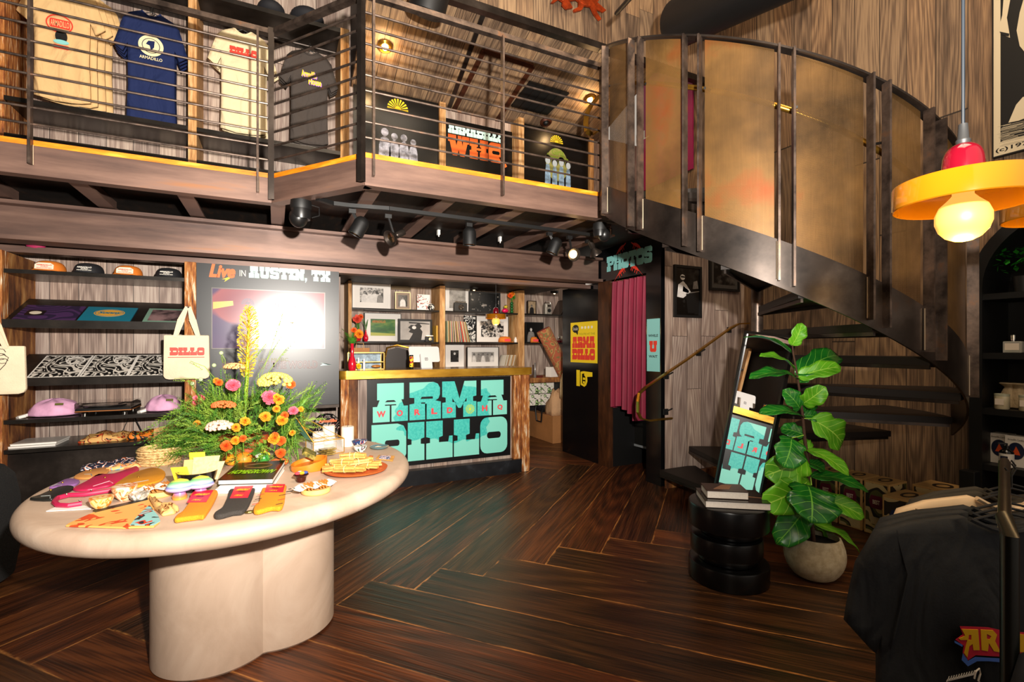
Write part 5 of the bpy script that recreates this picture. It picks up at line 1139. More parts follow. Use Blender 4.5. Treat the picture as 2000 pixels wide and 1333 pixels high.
# things on the counter
ZT = zt + .002
def onC(x, Y): return Vector((onY(x, 715, Y).x, Y, ZT))
RV = mat('red_glazed_vase', 'c8142c', .15, coat=.6)
LEAF = mat('fern_green', '3f7a1c', .55, var=.3, vscale=12); LEAFD = mat('dark_leaf_green', '1f5418', .5, var=.3, vscale=12)
MARI = mat('marigold_orange', 'f08a10', .7, var=.22, vscale=60, bump=.6, bscale=90); MARD = mat('deep_orange_petals', 'e2560e', .7, var=.25, vscale=50)
def rosette(c, ax, r, m_, name, parent, layers=4, n=13, cup=.5, seed=0):
    """layered ruffled petals around an axis, outer ones flat, inner ones upright"""
    rs = random.Random(seed); ax = Vector(ax).normalized(); U = ax.orthogonal().normalized(); W = ax.cross(U); mb = MB()
    for l in range(layers + 1):
        el = math.radians(8 + 72 * l / layers) * (.55 + cup); rl = r * (1 - .42 * l / layers); k = max(6, int(n * (1 - .5 * l / layers)))
        for i in range(k):
            a = 2 * PI * (i + .5 * l) / k + rs.uniform(-.15, .15); d = U * math.cos(a) + W * math.sin(a); s = ax.cross(d); e = el + rs.uniform(-.22, .22); q = d * math.cos(e) + ax * math.sin(e); up = ax * math.cos(e) - d * math.sin(e); L_ = rl * rs.uniform(.85, 1.1); wd = L_ * .27; b = c + ax * (.06 * r * l); z1, z2, z3 = [up * L_ * rs.uniform(-.14, .14) for _ in range(3)]
            mb.face([b + q * L_ * .1, b + q * L_ * .6 + s * wd, b + q * L_ * .95 + s * wd * 1.1 + z1]); mb.face([b + q * L_ * .1, b + q * L_ * .95 + s * wd * 1.1 + z1, b + q * L_ + z2, b + q * L_ * .95 - s * wd * 1.1 + z3]); mb.face([b + q * L_ * .1, b + q * L_ * .95 - s * wd * 1.1 + z3, b + q * L_ * .6 - s * wd])
    return mb.build(name, m_, parent)
def fernfrond(mb, p0, p1, wid, n=22, droop=.08, seed=0, nw=.004):
    rs = random.Random(seed); d = p1 - p0; L_ = d.length; dn = d.normalized(); s = dn.cross(UP); s = s.normalized() if s.length > .1 else Vector((1, 0, 0)); up = s.cross(dn)
    prev = p0
    for i in range(1, n + 1):
        f = i / n; p = p0 + d * f + up * (math.sin(f * PI) * droop * L_) - UP * (f * f * droop * L_); mb.face([prev - s * nw * .4, prev + s * nw * .4, p + s * nw * .3, p - s * nw * .3])
        ll = wid * math.sin(min(1, f * 1.15 + .12) * PI) ** .7 if f < .9 else wid * .2
        for sg_ in (-1, 1):
            tip = p + s * sg_ * ll + dn * ll * .5 + up * rs.uniform(-.2, .2) * ll; mb.face([p - dn * nw, p + dn * nw, tip])
        prev = p
t = thing('flower_vase', onC(688, YC + .05), 'tall red bottle vase of fern at the left end of the counter', 'vase')
c = ORG[t.name]
MB().lathe(c, [(.03, 0), (.036, .02), (.04, .06), (.032, .10), (.017, .14), (.015, .25), (.02, .262), (.016, .262)], 24).build('vase', RV, t, smooth=True)
mb = MB(); tp = c + UP * .25
for k, e in enumerate(((-.22, .0, .13), (-.10, -.06, .16), (.03, .02, .20), (.08, -.03, .12), (.0, -.06, .09), (.10, .0, .05))): fernfrond(mb, tp, tp + Vector(e), .05, 20, .06, k)
mb.build('fern_leaves', LEAF, t)
rosette(tp + Vector((.055, -.05, .10)), (.3, -1, .3), .045, MARI, 'orange_bloom', t, 5, 16); rosette(tp + Vector((.01, -.05, .14)), (-.3, -1, .5), .028, MARD, 'small_bloom', t, 4, 12)
mb = MB().tube([tp - UP * .05, tp + Vector((.03, -.02, .05)), tp + Vector((.055, -.045, .10))], .003, 5); mb.build('stem', LEAFD, t)
c = onC(696, YC + .04); rosette(c + Vector((.02, 0, .04)), (.3, -1, .2), .03, mat('yellow_petals', 'f2c21a', .6), 'yellow_flower', None, 3, 10); o = bpy.data.objects['yellow_flower']; tag(o, 'small yellow flower head beside the red vase on the counter', 'flower')
# acrylic display box with small bottles
a = onC(684, YC + .16); b = onC(750, YC + .16); hh = .17
t = thing('display_case', a, 'small clear display case with white sprays and trinkets on the counter', 'display case')
GR = mat('gold_trim', 'd9b060', .3, .8)
w_ = b.x - a.x; mb = MB()
for x in (a.x, b.x): mb.box(x - .004, a.y - .004, ZT, x + .004, a.y + .004, ZT + hh).box(x - .004, a.y + .16, ZT, x + .004, a.y + .168, ZT + hh)
for z in (ZT + .004, ZT + hh * .45, ZT + hh): mb.box(a.x, a.y - .004, z - .004, b.x, a.y + .004, z + .004)
mb.box(a.x, a.y + .16, ZT + hh - .004, b.x, a.y + .168, ZT + hh + .004)
mb.build('frame', GR, t); MB().box(a.x + .005, a.y, ZT + .001, b.x - .005, a.y + .16, ZT + .006).box(a.x + .005, a.y, ZT + hh * .45, b.x - .005, a.y + .16, ZT + hh * .45 + .004).build('glass_shelf', mat('smoky_glass', 'b8c4c8', .1), t)
MB().box(a.x + .004, a.y + .162, ZT + .006, b.x - .004, a.y + .166, ZT + hh - .006).build('back_panel', mat('grey_blue_card', '8fa2ae', .5, var=.4, vscale=22), t)
for k, x in enumerate((689, 700, 711)):
    c = onC(x, YC + .14); h = .11 if k != 1 else .12; o = MB().lathe((c.x, c.y, ZT), [(.012, 0), (.012, h * .7), (.009, h * .74), (.009, h), (.004, h)], 14).build('spray_tube', mat('white_tube', 'efeae6', .4), smooth=True)
    tag(o, 'slim white spray tube in front of the display case, %s of three' % ('left', 'middle', 'right')[k], 'bottle')
o = MB().sph((onC(735, YC + .24).x, YC + .24, ZT + .03), .022, 14, 8, (2.2, .8, .7)).build('trinket', mat('amber_trinket', 'b8742a', .3), smooth=True); tag(o, 'amber oval trinket inside the display case', 'trinket')
# paper bag
c = onC(702, YC + .42); t = thing('paper_bag', c, 'small brown paper bag with twisted handles behind the display case', 'bag')
MB().box(c.x - .10, c.y - .03, ZT, c.x + .10, c.y + .03, ZT + .22).build('bag', KRAFT, t, bevel=.003); MB().tube([c + Vector((-.04, -.032, .20)), c + Vector((-.035, -.034, .27)), c + Vector((.035, -.034, .27)), c + Vector((.04, -.032, .20))], .004, 6).build('handle', KRAFTL, t, smooth=True)
# brass-rimmed lounge chair back seen over the counter
c = onY(776, 700, YC + .95); t = thing('stool', Vector((c.x, c.y, 0)), 'brass-framed stool with curved dark leather back behind the counter', 'stool')
pts = [Vector((c.x + x, c.y + y, z)) for x, y, z in ((-.17, -.1, .0), (-.17, -.1, 1.0), (-.165, -.08, 1.28), (-.13, -.04, 1.40), (0, 0, 1.43), (.13, -.04, 1.40), (.165, -.08, 1.28), (.17, -.1, 1.0), (.17, -.1, 0))]
MB().tube(pts, .012, 8).build('brass_frame', BRASS, t, smooth=True)
MB().flat(Fr((c.x, c.y - .01, 0), (1, 0, 0), (0, 0, 1)), [[[(-.15, 1.12), (.15, 1.12), (.155, 1.28), (.12, 1.375), (0, 1.405), (-.12, 1.375), (-.155, 1.28)]]], 0, .02).build('backrest', mat('dark_brown_leather', '2a201b', .4), t)
MB().tube([(c.x - .16, c.y - .12, 1.16), (c.x - .11, c.y - .2, 1.09), (c.x, c.y - .23, 1.07), (c.x + .11, c.y - .2, 1.09), (c.x + .16, c.y - .12, 1.16)], .009, 8).build('front_rim', BRASS, t, smooth=True)
MB().box(c.x - .16, c.y - .2, 1.02, c.x + .16, c.y + .1, 1.06).build('seat', mat('dark_brown_leather', '2a201b', .4), t, bevel=.01)
for sx in (-.15, .15): MB().tube([(c.x + sx, c.y - .18, 1.02), (c.x + sx * 1.1, c.y - .22, 0)], .012, 8).build('leg', BRASS, t)
# can
c = onC(803.5, YC + .12); t = thing('drink_can', c, 'slim black can with yellow and red wrap on the counter left of the tablet stand', 'can')
MB().lathe(c, [(.018, 0), (.021, .006), (.021, .02)], 20).lathe(c, [(.021, .13), (.021, .138), (.018, .146), (.004, .146)], 20).build('can_ends', mat('black_tin', '141414', .3), t, smooth=True)
MB().lathe(c, [(.0212, .02), (.0212, .13)], 20).build('wrap', swirl('yellow_red_can_art', 'f0d21c', 'c81e1e', 30, 3, .5, .6, c3='101010'), t, smooth=True)
# tablet stand
F = FY(YC + .30); a = F.uv(800, 690); b = F.uv(859, 690); zt_ = F.uv(830, 677)[1]; zb_ = F.uv(830, 708)[1]
t = thing('tablet_stand', F.p((a[0] + b[0]) / 2, ZT), 'white tablet register seen from behind on its stand on the counter', 'tablet')
WP = mat('white_plastic', 'e9e4e0', .35)
ft = Fr((0, YC + .30, zb_), (1, 0, 0), (0, .32, 1))
MB().flat(ft, [[rr(a[0], 0, b[0], (zt_ - zb_) * 1.02, .022, 5)]], 0, .010).build('tablet', WP, t, smooth=30)
c = (a[0] + b[0]) / 2 + .0; fs = Fr((0, YC + .22, ZT), (1, 0, 0), (0, .28, 1)); MB().flat(fs, [[rr(c - .062, 0, c + .062, .165, .008)]], -.03, .004).build('stand', WP, t)
MB().flat(fs, [[rr(c - .016, .085, c + .016, .117, .006), rr(c - .012, .089, c + .012, .113, .005)], [rr(c - .005, .096, c + .005, .106, .002)]], .004, .005).build('square_mark', INK, t)
# small pendant over the counter and big pendants at right share a builder
AMB = mat('amber_glazed_disc', '965a08', .12, coat=.9, spec=.6); REDG = mat('red_glazed_cap', '6a0818', .14, coat=.9)
def glowmat(n, s): return mat(n, 'e0a850', .4, emit=(1, .52, .10), es=s * .75)
def pendant(p, lab, R=.121, es=1.25, ztop=6.4, light=8, cordm=None):
    """p = centre of the bulb"""
    t = thing('pendant_lamp', p + UP * .2, lab, 'pendant lamp')
    MB().lathe(p, [(R * .98, .030), (R, .032), (R, .078), (R * .985, .082), (.02, .082), (.02, .074), (R * .955, .072), (R * .955, .032), (R * .98, .030)], 64, cap=False).build('disc_shade', AMB, t, smooth=True)
    MB().lathe(p, [(.034, .082), (.036, .10), (.035, .135), (.027, .153), (.012, .162), (.001, .163)], 36).build('cap', REDG, t, smooth=180, sub=2)
    MB().lathe(p, [(.001, .205), (.008, .203), (.010, .172), (.013, .168), (.012, .161)], 12).build('cord_grip', mat('grey_grip', '2a2a2a', .5), t, smooth=True)
    MB().lathe(p, [(.001, -.0475), (.016, -.0445), (.030, -.037), (.041, -.024), (.047, -.007), (.047, .010), (.040, .028), (.026, .042), (.018, .052), (.018, .074)], 36, cap=False).build('bulb', glowmat('warm_opal_bulb', es), t, smooth=True)
    MB().tube([p + UP * .2, Vector((p.x, p.y, ztop))], .0032, 8).build('cord', cordm or mat('slate_blue_cord', '121a22', .5), t, smooth=True)
    lamp('pendant_glow', 'POINT', p - UP * .075, light, (1, .66, .3), .03)
    return t
pb_ = onY(968.5, 628, YC + .28)
pendant(pb_, 'small amber disc pendant with red cap hanging over the counter', ztop=2.28, cordm=BLACKM, light=3)
# ================================================================== back shelves behind the counter
YR = 6.55; FR = FY(YR + .12)
def post2(x0, x1, lab, Yf=YR - .02, Yb=YK - .003):
    a = onY(x0, 600, Yf).x; b = onY(x1, 600, Yf).x; o = MB().box(a, Yf, 0, b, Yb, 2.27).build('wooden_post', POSTL, bevel=.004); tag(o, lab, 'post'); return a, b
q0 = post2(680, 687, 'thin wood post at the left end of the back shelves'); q1 = post2(859, 869.5, 'wood post between the left and middle back shelves'); q2 = post2(1013, 1024.5, 'wood post between the middle and right back shelves')
zsh = [onY(780, 604, YR).z, onY(780, 668, YR).z, onY(760, 722, YR).z]
bays = [(q0[1], q1[0], 'left'), (q1[1], q2[0], 'middle'), (q2[1], onY(1135, 600, YR).x, 'right')]
for i, z in enumerate(zsh[:2]):
    for a, b, nm in bays: o = MB().box(a + .002, YR, z - .022, b - .002, YK - .003, z).build('shelf', SHELFM); tag(o, '%s black shelf in the %s bay behind the counter' % (('upper', 'lower')[i], nm), 'shelf')
o = MB().box(q0[1] + .002, YR - .1, zsh[2] - .04, q2[0] - .002, YK - .003, zsh[2]).build('back_bench', DESK); tag(o, 'dark back bench top under the rows of framed photographs', 'worktop')
def shp(x0, y0, x1, y1, si, F=None):
    F = F or FR; xm = (x0 + x1) / 2; u0 = F.uv(x0, 640)[0]; u1 = F.uv(x1, 640)[0]; return u0, (zsh[si] if si >= 0 else F.uv(xm, y1)[1]) + .001, u1, F.uv(xm, y0)[1]
lean = 0
def pic(x0, y0, x1, y1, si, lab, back=0, **k):
    F = FY(YR + .12 + back); u0, v0, u1, v1 = shp(x0, y0, x1, y1, si, F); return picture(F, u0, v0, u1, v1, lab, **k)
WF = mat('white_frame', 'ece6e0', .4); PM1 = photomat('photo_crowd', 2, '0c0c0c', 'c8c2bc', 16, .5, .08); PM2 = photomat('photo_soft', 8, '3a3836', 'b8b2ac', 6, .5, .2); PM3 = photomat('photo_night', 12, '060606', 'b0a8a0', 13, .62, .05)
bw = dict(top=GLT, face=GMD)
pic(688, 549, 762, 602, 0, 'white framed photograph of a group of standing people, top left of the back shelves', back=.16, fm=WF, fw=.012, mount=.085, photo=PM1, figs=[(.2, .75, bw), (.42, .8, dict(top=GLT, face=GMD, wide=.26)), (.62, .82, bw), (.85, .7, dict(top=GMD, face=GLT))])
pic(771, 571, 801, 603, 0, 'small gold framed portrait photograph on the top left back shelf', fm=mat('pale_gold_frame', 'd8c49a', .35, .4), fw=.012, mount=.03, mm=mat('taupe_mount', '8a7666', .6), photo=photomat('photo_mid', 14, '1c1a18', '6a6460', 5), figs=[(.5, .85, bw)])
o = MB().box(*[onY(764, 560, YK - .02).x, YK - .03, onY(764, 566, YK).z, onY(802, 553, YK - .02).x, YK - .004, onY(783, 552, YK).z]).build('air_vent', mat('bronze_vent', '5a4a34', .4, .5)); tag(o, 'bronze slotted air vent on the wall behind the top left shelf', 'vent')
pic(814, 576, 839, 604, 0, 'white card with red and black floral print on the top left back shelf', fw=.0, photo=swirl('floral_card_print', 'f0ebe4', 'b8443a', 22, 3, .75, 1, c3='1a1818'), name='printed_card', cat='card')
p = onY(842, 600, YR + .08); o = MB().sph((p.x, YR + .08, zsh[0] + .05), .05, 18, 10, (1, 1, 1)).build('patterned_ball', swirl('black_white_ball', '101010', 'e8e2da', 20, 3, .5, .8), smooth=True); tag(o, 'small round black-and-white patterned ornament beside the floral card', 'ornament')
# flowers + green poster + singer
t, bx, f, im = pic(711, 612, 783, 667, 1, 'white framed poster with green landscape and yellow title on the left back shelf', back=.14, fm=mat('dark_thin_frame', '2a2420', .4), fw=.008, mount=.075, photo=raw('green_landscape', [(.3, '1c3a24'), (.5, '3a6a34'), (.65, '7a8a3a')], 3, (1, 1, 3), rough=.3, bump=0))
a, b, c, d = bx; MB().flat(f, [[[(a, b), (c, b), (c, b + .13 * (d - b)), (a, b + .2 * (d - b))]]], .001, .002).build('yellow_field', mat('field_yellow', 'a8a848', .5), im); text(f, 'ARMADILLO', a + .02, d - .10 * (d - b) - .03, a + .6 * (c - a), d - .08 * (d - b), mat('dark_orange_title', 'b86a14', .5), 'lettering', im, .002, bold=.03)
t, bx, f, im = pic(777, 624, 843, 668, 1, 'black framed photograph of a hatted singer arching back, left back shelf', fm=BLACKM, fw=.028, photo=photomat('photo_stage_light', 17, '8a8480', 'd0cac6', 2.5, .5, .3))
a, b, c, d = bx; w_ = c - a; h_ = d - b
MB().flat(f, [[[(a + w_ * x, b + h_ * y) for x, y in ((.30, 0), (.70, 0), (.74, .45), (.66, .62), (.72, .72), (.62, .92), (.48, .78), (.36, .80), (.26, .66), (.34, .56), (.28, .42), (.42, .34))]]], 0, .001).build('figure', GDK, im)
MB().flat(f, [[[(a + w_ * x, b + h_ * y) for x, y in ((.28, .96), (.72, .92), (.98, .88), (.98, .84), (.7, .86), (.30, .88))]]], .0005, .0012).build('hat_brim', GDK, im); MB().flat(f, [[ell(a + .46 * w_, b + .66 * h_, .07 * w_, .09 * h_, 14)]], .001, .0016).build('face', GLT, im)
def camera_obj(x, si, lab, F=FR, s=1):
    p = Vector((F.uv(x, 640)[0], YR + .03, zsh[si] + .001)); t = thing('vintage_camera', p, lab, 'camera')
    MB().box(p.x - .06 * s, p.y - .02, p.z, p.x + .06 * s, p.y + .02, p.z + .075 * s).build('camera_body', mat('black_leatherette', '1c1a18', .5, bump=.3, bscale=200), t, bevel=.004)
    MB().box(p.x - .05 * s, p.y - .018, p.z + .075 * s, p.x + .05 * s, p.y + .018, p.z + .088 * s).build('top_plate', CHROME, t, bevel=.002)
    MB().lathe((p.x, p.y - .02, p.z + .036 * s), [(.026 * s, 0), (.026 * s, .02), (.022 * s, .03), (.018 * s, .03), (.016 * s, .02)], 20, (0, -1, 0)).build('lens', CHROME, t, smooth=True); return t
camera_obj(835, 1, 'small black vintage camera in front of the singer photograph'); 
for k, x in enumerate((849.5, 855)):
    u = FR.uv(x, 640)[0]; o = MB().box(u - .012, YR + .02, zsh[1] + .001, u + .012, YR + .2, zsh[1] + .23).build('book', mat('gold_spine', 'c89a3a', .4)); tag(o, 'gold-spined book standing against the post on the left back shelf', 'book', 'gold-spined books on the left back shelf')
def sprig(p, h, flowers, parent, seed=0):
    rs = random.Random(seed); mb = MB()
    for k in range(5):
        e = p + Vector((rs.uniform(-.05, .05), rs.uniform(-.04, .02), h * rs.uniform(.6, 1.05))); mb.tube([p, (p + e) / 2 + Vector((rs.uniform(-.015, .015), 0, 0)), e], .0025, 5)
        fernfrond(mb, p + (e - p) * .4, e, .02, 10, .05, k)
    mb.build('stems', LEAF, parent)
    for k, (dx, dz, r, m_) in enumerate(flowers): rosette(p + Vector((dx, -.02, dz)), (.1, -1, .3), r, m_, 'bloom', parent, 4, 12, seed=k)
CORAL = mat('coral_petals', 'e2503c', .6, var=.2, vscale=50)
p = Vector((onY(699, 665, YR + .05).x, YR + .05, zsh[1] + .001)); t = thing('bud_vase', p, 'red frilled bud vase with coral flowers, left end of the back shelf', 'vase')
MB().lathe(p, [(.03, 0), (.04, .03), (.06, .07), (.05, .10), (.03, .11)], 20).build('vase', RV, t, smooth=True); sprig(p + UP * .10, .2, [(-.01, .19, .06, CORAL), (.03, .22, .04, MARD), (0, .0, .06, CORAL)], t, 3)
p = Vector((onY(714.5, 665, YR + .03).x, YR + .03, zsh[1] + .001)); t = thing('bud_vase', p, 'teardrop red bud vase with green twig beside the green poster', 'vase')
MB().lathe(p, [(.018, 0), (.033, .03), (.032, .06), (.014, .11), (.009, .14), (.012, .15)], 20).build('vase', RV, t, smooth=True); sprig(p + UP * .14, .18, [], t, 6)
# middle bay
pic(869, 556, 916, 604, 0, 'white framed photograph of a shop interior, middle bay top shelf', back=.16, fm=WF, fw=.012, mount=.05, photo=PM2)
t = camera_obj(895, 0, 'large dark vintage folding camera tipped on the middle top shelf', s=1.6)
pic(915, 571, 976, 607, 0, 'black framed dark photograph of a crowd, middle bay top shelf', back=.06, fm=BLACKM, fw=.022, photo=PM3)
p = Vector((FR.uv(984, 600)[0], YR + .07, zsh[0] + .001)); t = thing('small_ornament', p, 'pink round ornament with yellow top, middle bay top shelf', 'ornament')
MB().sph(p + UP * .035, .04, 18, 10, (1.3, 1, .85)).build('pink_body', mat('hot_pink_glaze', 'd81e58', .25), t, smooth=True); MB().sph(p + Vector((.01, 0, .095)), .028, 14, 8).build('yellow_top', swirl('yellow_black_spots', 'd8c030', '1a1a10', 30, 3, .7, .5), t, smooth=True)
p = Vector((FR.uv(997, 600)[0], YR + .07, zsh[0] + .001)); t = thing('bud_vase', p, 'green bubble vase with orange lilies, middle bay top shelf', 'vase')
mb = MB()
for k in range(4): mb.sph(p + UP * (.024 + .042 * k), .026, 14, 8)
mb.build('vase', mat('green_bubble_glass', '1c5a2a', .12), t, smooth=True); sprig(p + UP * .17, .14, [(-.04, .09, .045, MARD), (0, .12, .04, MARI), (.02, .07, .03, LEAF)], t, 9)
# records in a row (middle bay lower shelf)
cols = ['8a9a7a', 'c8b48a', 'a87a4a', '5a6a4a', 'd8c8a8', 'b05a3a', '7a8a94', 'c2a26a', '3a3630', 'e0d2b8', '96502e', '6a7a5a', 'd09a5a', 'b8b0a0', '8a3030', 'c8c0a0', '405a68', 'd86a3a', 'a03048', 'e8d8a0', '9a9088', 'c85a24']
uA = FR.uv(869, 640)[0]; uB = FR.uv(925, 640)[0]
for k in range(26):
    f = k / 25; u = uA + .01 + (uB - uA - .09) * f; ln_ = .02 + .30 * max(0, f - .15); hh = .30
    mb = MB(); V = Vector((-math.sin(ln_ * .9), 0, math.cos(ln_ * .9))); U_ = Vector((V.z, 0, -V.x)); c = Vector((u, YR + .20, zsh[1] + .001))
    mb.hexa([c - U_ * 0 + Vector((0, -.15, 0)), c + U_ * .009 + Vector((0, -.15, 0)), c + U_ * .009 + Vector((0, .15, 0)), c + Vector((0, .15, 0))], [c + V * hh + Vector((0, -.15, 0)), c + V * hh + U_ * .009 + Vector((0, -.15, 0)), c + V * hh + U_ * .009 + Vector((0, .15, 0)), c + V * hh + Vector((0, .15, 0))])
    zmin = min(v.co.z for v in mb.bm.verts)
    for v in mb.bm.verts: v.co.z += zsh[1] + .001 - zmin
    cc = cols[k % len(cols)]; o = mb.build('record_sleeve', mat('sleeve_' + 'abcdefghijklmnopqrstuvwxyz'[k % len(cols)], cc, .5)); 
    tag(o, 'upright record sleeve in the leaning row on the middle back shelf' if f > .15 else 'upright record sleeve at the straight left end of the middle shelf row', 'vinyl record', 'leaning records on the middle back shelf' if f > .15 else 'straight records at the left of the row')
pic(905, 617, 931, 668, 1, 'black and white swirling art print standing behind the records', back=.27, fw=0, photo=swirl('swirl_print_bold', '0c0c0c', 'ece6de', 12, 4, .5, 1.2), name='art_print', cat='print')
pic(929, 618, 992, 669, 1, 'white framed crowd photograph under the small pendant lamp', back=.1, fm=mat('dark_thin_frame', '2a2420', .4), fw=.006, mount=.075, photo=photomat('photo_faces', 21, '0e0d0d', 'cfc9c3', 30, .5, .05))
def sand(x0, x1, lab):
    u0 = FR.uv(x0, 640)[0]; u1 = FR.uv(x1, 640)[0]; t = thing('baseball_cap', Vector(((u0 + u1) / 2, YR + .05, zsh[1] + .001)), lab, 'cap'); c = ORG[t.name]; r = (u1 - u0) / 2 * .85
    MB().loft([[c + Vector((math.cos(2 * PI * i / 20) * r * k, math.sin(2 * PI * i / 20) * r * .7 * k + .02, z)) for i in range(20)] for k, z in ((1, 0), (1, .03), (.93, .06), (.7, .082), (.02, .09))]).build('crown', CO, t, smooth=180)
    MB().box(c.x - r * .8, c.y - r * .95, c.z, c.x + r * .8, c.y - r * .45, c.z + .006).build('brim', CO, t); MB().box(c.x - .045, c.y - r * .7 + .004, c.z + .014, c.x + .045, c.y - r * .62, c.z + .05).build('patch', PINKR, t, label='pale red patch')
sand(969, 998, 'orange cap with pink patch under the small pendant on the middle back shelf')
u = FR.uv(1003, 640)[0]; t = thing('mug', Vector((u, YR + .05, zsh[1] + .001)), 'white handled jar beside the orange cap, middle back shelf', 'jar')
MB().lathe((u, YR + .05, zsh[1] + .001), [(.02, 0), (.024, .02), (.022, .05), (.014, .06), (.016, .075), (.004, .08)], 18).build('jar', PAPER, t, smooth=True); MB().tube([(u + .02, YR + .05, zsh[1] + .06), (u + .05, YR + .05, zsh[1] + .05), (u + .05, YR + .05, zsh[1] + .02), (u + .02, YR + .05, zsh[1] + .012)], .004, 6).build('handle', PAPER, t)
pic(869, 674, 905, 717, 2, 'white framed portrait of a capped guitarist, low in the middle back bay', back=.1, fm=WF, fw=.01, mount=.07, photo=photomat('photo_dark', 9, '040404', '5a5652', 9, .6), figs=[(.5, .8, dict(top=GDK, face=GLT, hat=GLT))])
pic(911, 678, 973, 717, 2, 'white framed photograph of five men in a row, low in the middle back bay', back=.06, fm=mat('dark_thin_frame', '2a2420', .4), fw=.008, mount=.07, photo=PM2, figs=[(.1 + .2 * k, .85 - .04 * (k % 2), dict(top=GLT if k % 2 == 0 else GMD, face=GMD, wide=.24)) for k in range(5)])
uA = FR.uv(976, 640)[0]; uB = q2[0] - .01
for k in range(10):
    f = k / 9; u = uA + .04 + (uB - uA - .06) * f; sl_ = .30 * (1 - f); hh = .18; mb = MB(); u = uA + .01 + (uB - uA - .07) * f; tp_ = u + .045; mb.hexa([(u, YR, zsh[2] + .001), (u + .006, YR, zsh[2] + .001), (u + .006, YR + .2, zsh[2] + .001), (u, YR + .2, zsh[2] + .001)], [(tp_, YR, zsh[2] + hh), (tp_ + .006, YR, zsh[2] + hh), (tp_ + .006, YR + .2, zsh[2] + hh), (tp_, YR + .2, zsh[2] + hh)])
    o = mb.build('single_record', mat('single_' + 'abcdefghij'[k], ['d8cfc0', 'c8b898', 'e0d8c8', 'b88a5a', 'd8c8a8', 'e8e0d0', 'c0a880', 'd8a870', 'e0d8c8', 'b89868'][k], .5)); tag(o, 'small pale record sleeve leaning by the post, low in the middle bay', 'vinyl record', 'small sleeves low in the middle bay')
# right bay
pic(1029, 588, 1046, 608, 0, 'small dark framed antique portrait, right bay top shelf', fm=mat('dark_brown_frame', '2c2018', .4), fw=.01, photo=mat('sepia_photo', '9a8468', .4, var=.3, vscale=20), figs=[(.5, .7, dict(top=GDK, face=GMD))])
u = FR.uv(1066, 600)[0]; p = Vector((u, YR + .06, zsh[0] + .001)); t = thing('vintage_camera', p, 'silver box movie camera, right bay top shelf', 'camera')
MB().box(p.x - .055, p.y - .03, p.z, p.x + .055, p.y + .05, p.z + .17).build('camera_body', mat('satin_silver', 'b8b0a4', .3, .6), t, bevel=.008); MB().lathe((p.x + .01, p.y - .03, p.z + .06), [(.03, 0), (.03, .008), (.012, .008), (.012, .02), (.004, .02)], 20, (0, -1, 0)).build('lens', BLACKM, t, smooth=True); MB().box(p.x - .03, p.y - .036, p.z + .115, p.x + .04, p.y - .03, p.z + .15).build('nameplate', CHROME, t)
MB().tube([p + Vector((-.05, 0, .17)), p + Vector((-.04, 0, .20)), p + Vector((.04, 0, .20)), p + Vector((.05, 0, .17))], .006, 6).build('handle', CHROME, t)
uA = FR.uv(1088, 600)[0]
for k in range(7):
    u = uA + .03 * k; mb = MB(); mb.hexa([(u, YR + .02, zsh[0] + .001), (u + .012, YR + .02, zsh[0] + .001), (u + .012, YR + .3, zsh[0] + .001), (u, YR + .3, zsh[0] + .001)], [(u + .13, YR + .02, zsh[0] + .25), (u + .142, YR + .02, zsh[0] + .25), (u + .142, YR + .3, zsh[0] + .25), (u + .13, YR + .3, zsh[0] + .25)])
    o = mb.build('book', mat('tall_book_' + 'abcdefg'[k], ['4a3c34', '6a4a30', '8a3020', 'c86a30', 'b89a6a', 'a83a20', 'd8b888'][k], .5)); tag(o, 'tall book leaning right on the top shelf of the right back bay', 'book', 'leaning books in the right back bay')
pic(1025, 630, 1060, 669, 1, 'black framed photograph of a singer at a microphone, right bay lower shelf', back=.08, fm=BLACKM, fw=.012, photo=mat('near_black_photo', '0c0b0b', .3), figs=[(.3, .75, dict(top=GMD, face=GLT))])
sand(1032, 1048, 'small orange cap at the left of the right bay lower shelf')
camera_obj(1057, 1, 'black and silver camera left of its twin, right bay lower shelf', s=.75); camera_obj(1072, 1, 'black and silver camera right of its twin, right bay lower shelf', s=.75)
u = FR.uv(1095, 660)[0]; p = Vector((u, YR + .02, zsh[1] + .001)); t = thing('sneaker', p, 'white patterned low shoe on a red stand, right bay lower shelf', 'shoe')
MB().box(p.x - .08, p.y - .05, p.z, p.x + .14, p.y + .10, p.z + .035).build('red_stand', mat('dark_red_stand', '6a1420', .5), t); MB().loft([[p + Vector((x, math.sin(2 * PI * i / 16) * .045 * k + .0, .075 + math.cos(2 * PI * i / 16) * .036 * k2)) for i in range(16)] for x, k, k2 in ((-.10, .3, .3), (-.08, .8, .8), (0, 1, 1), (.08, 1, 1.2), (.14, .8, 1.1), (.15, .2, .3))]).build('upper', swirl('white_black_orange_dots', 'efe8da', '1a1a1a', 18, 3, .62, .4, c3='e2661c'), t, smooth=True)
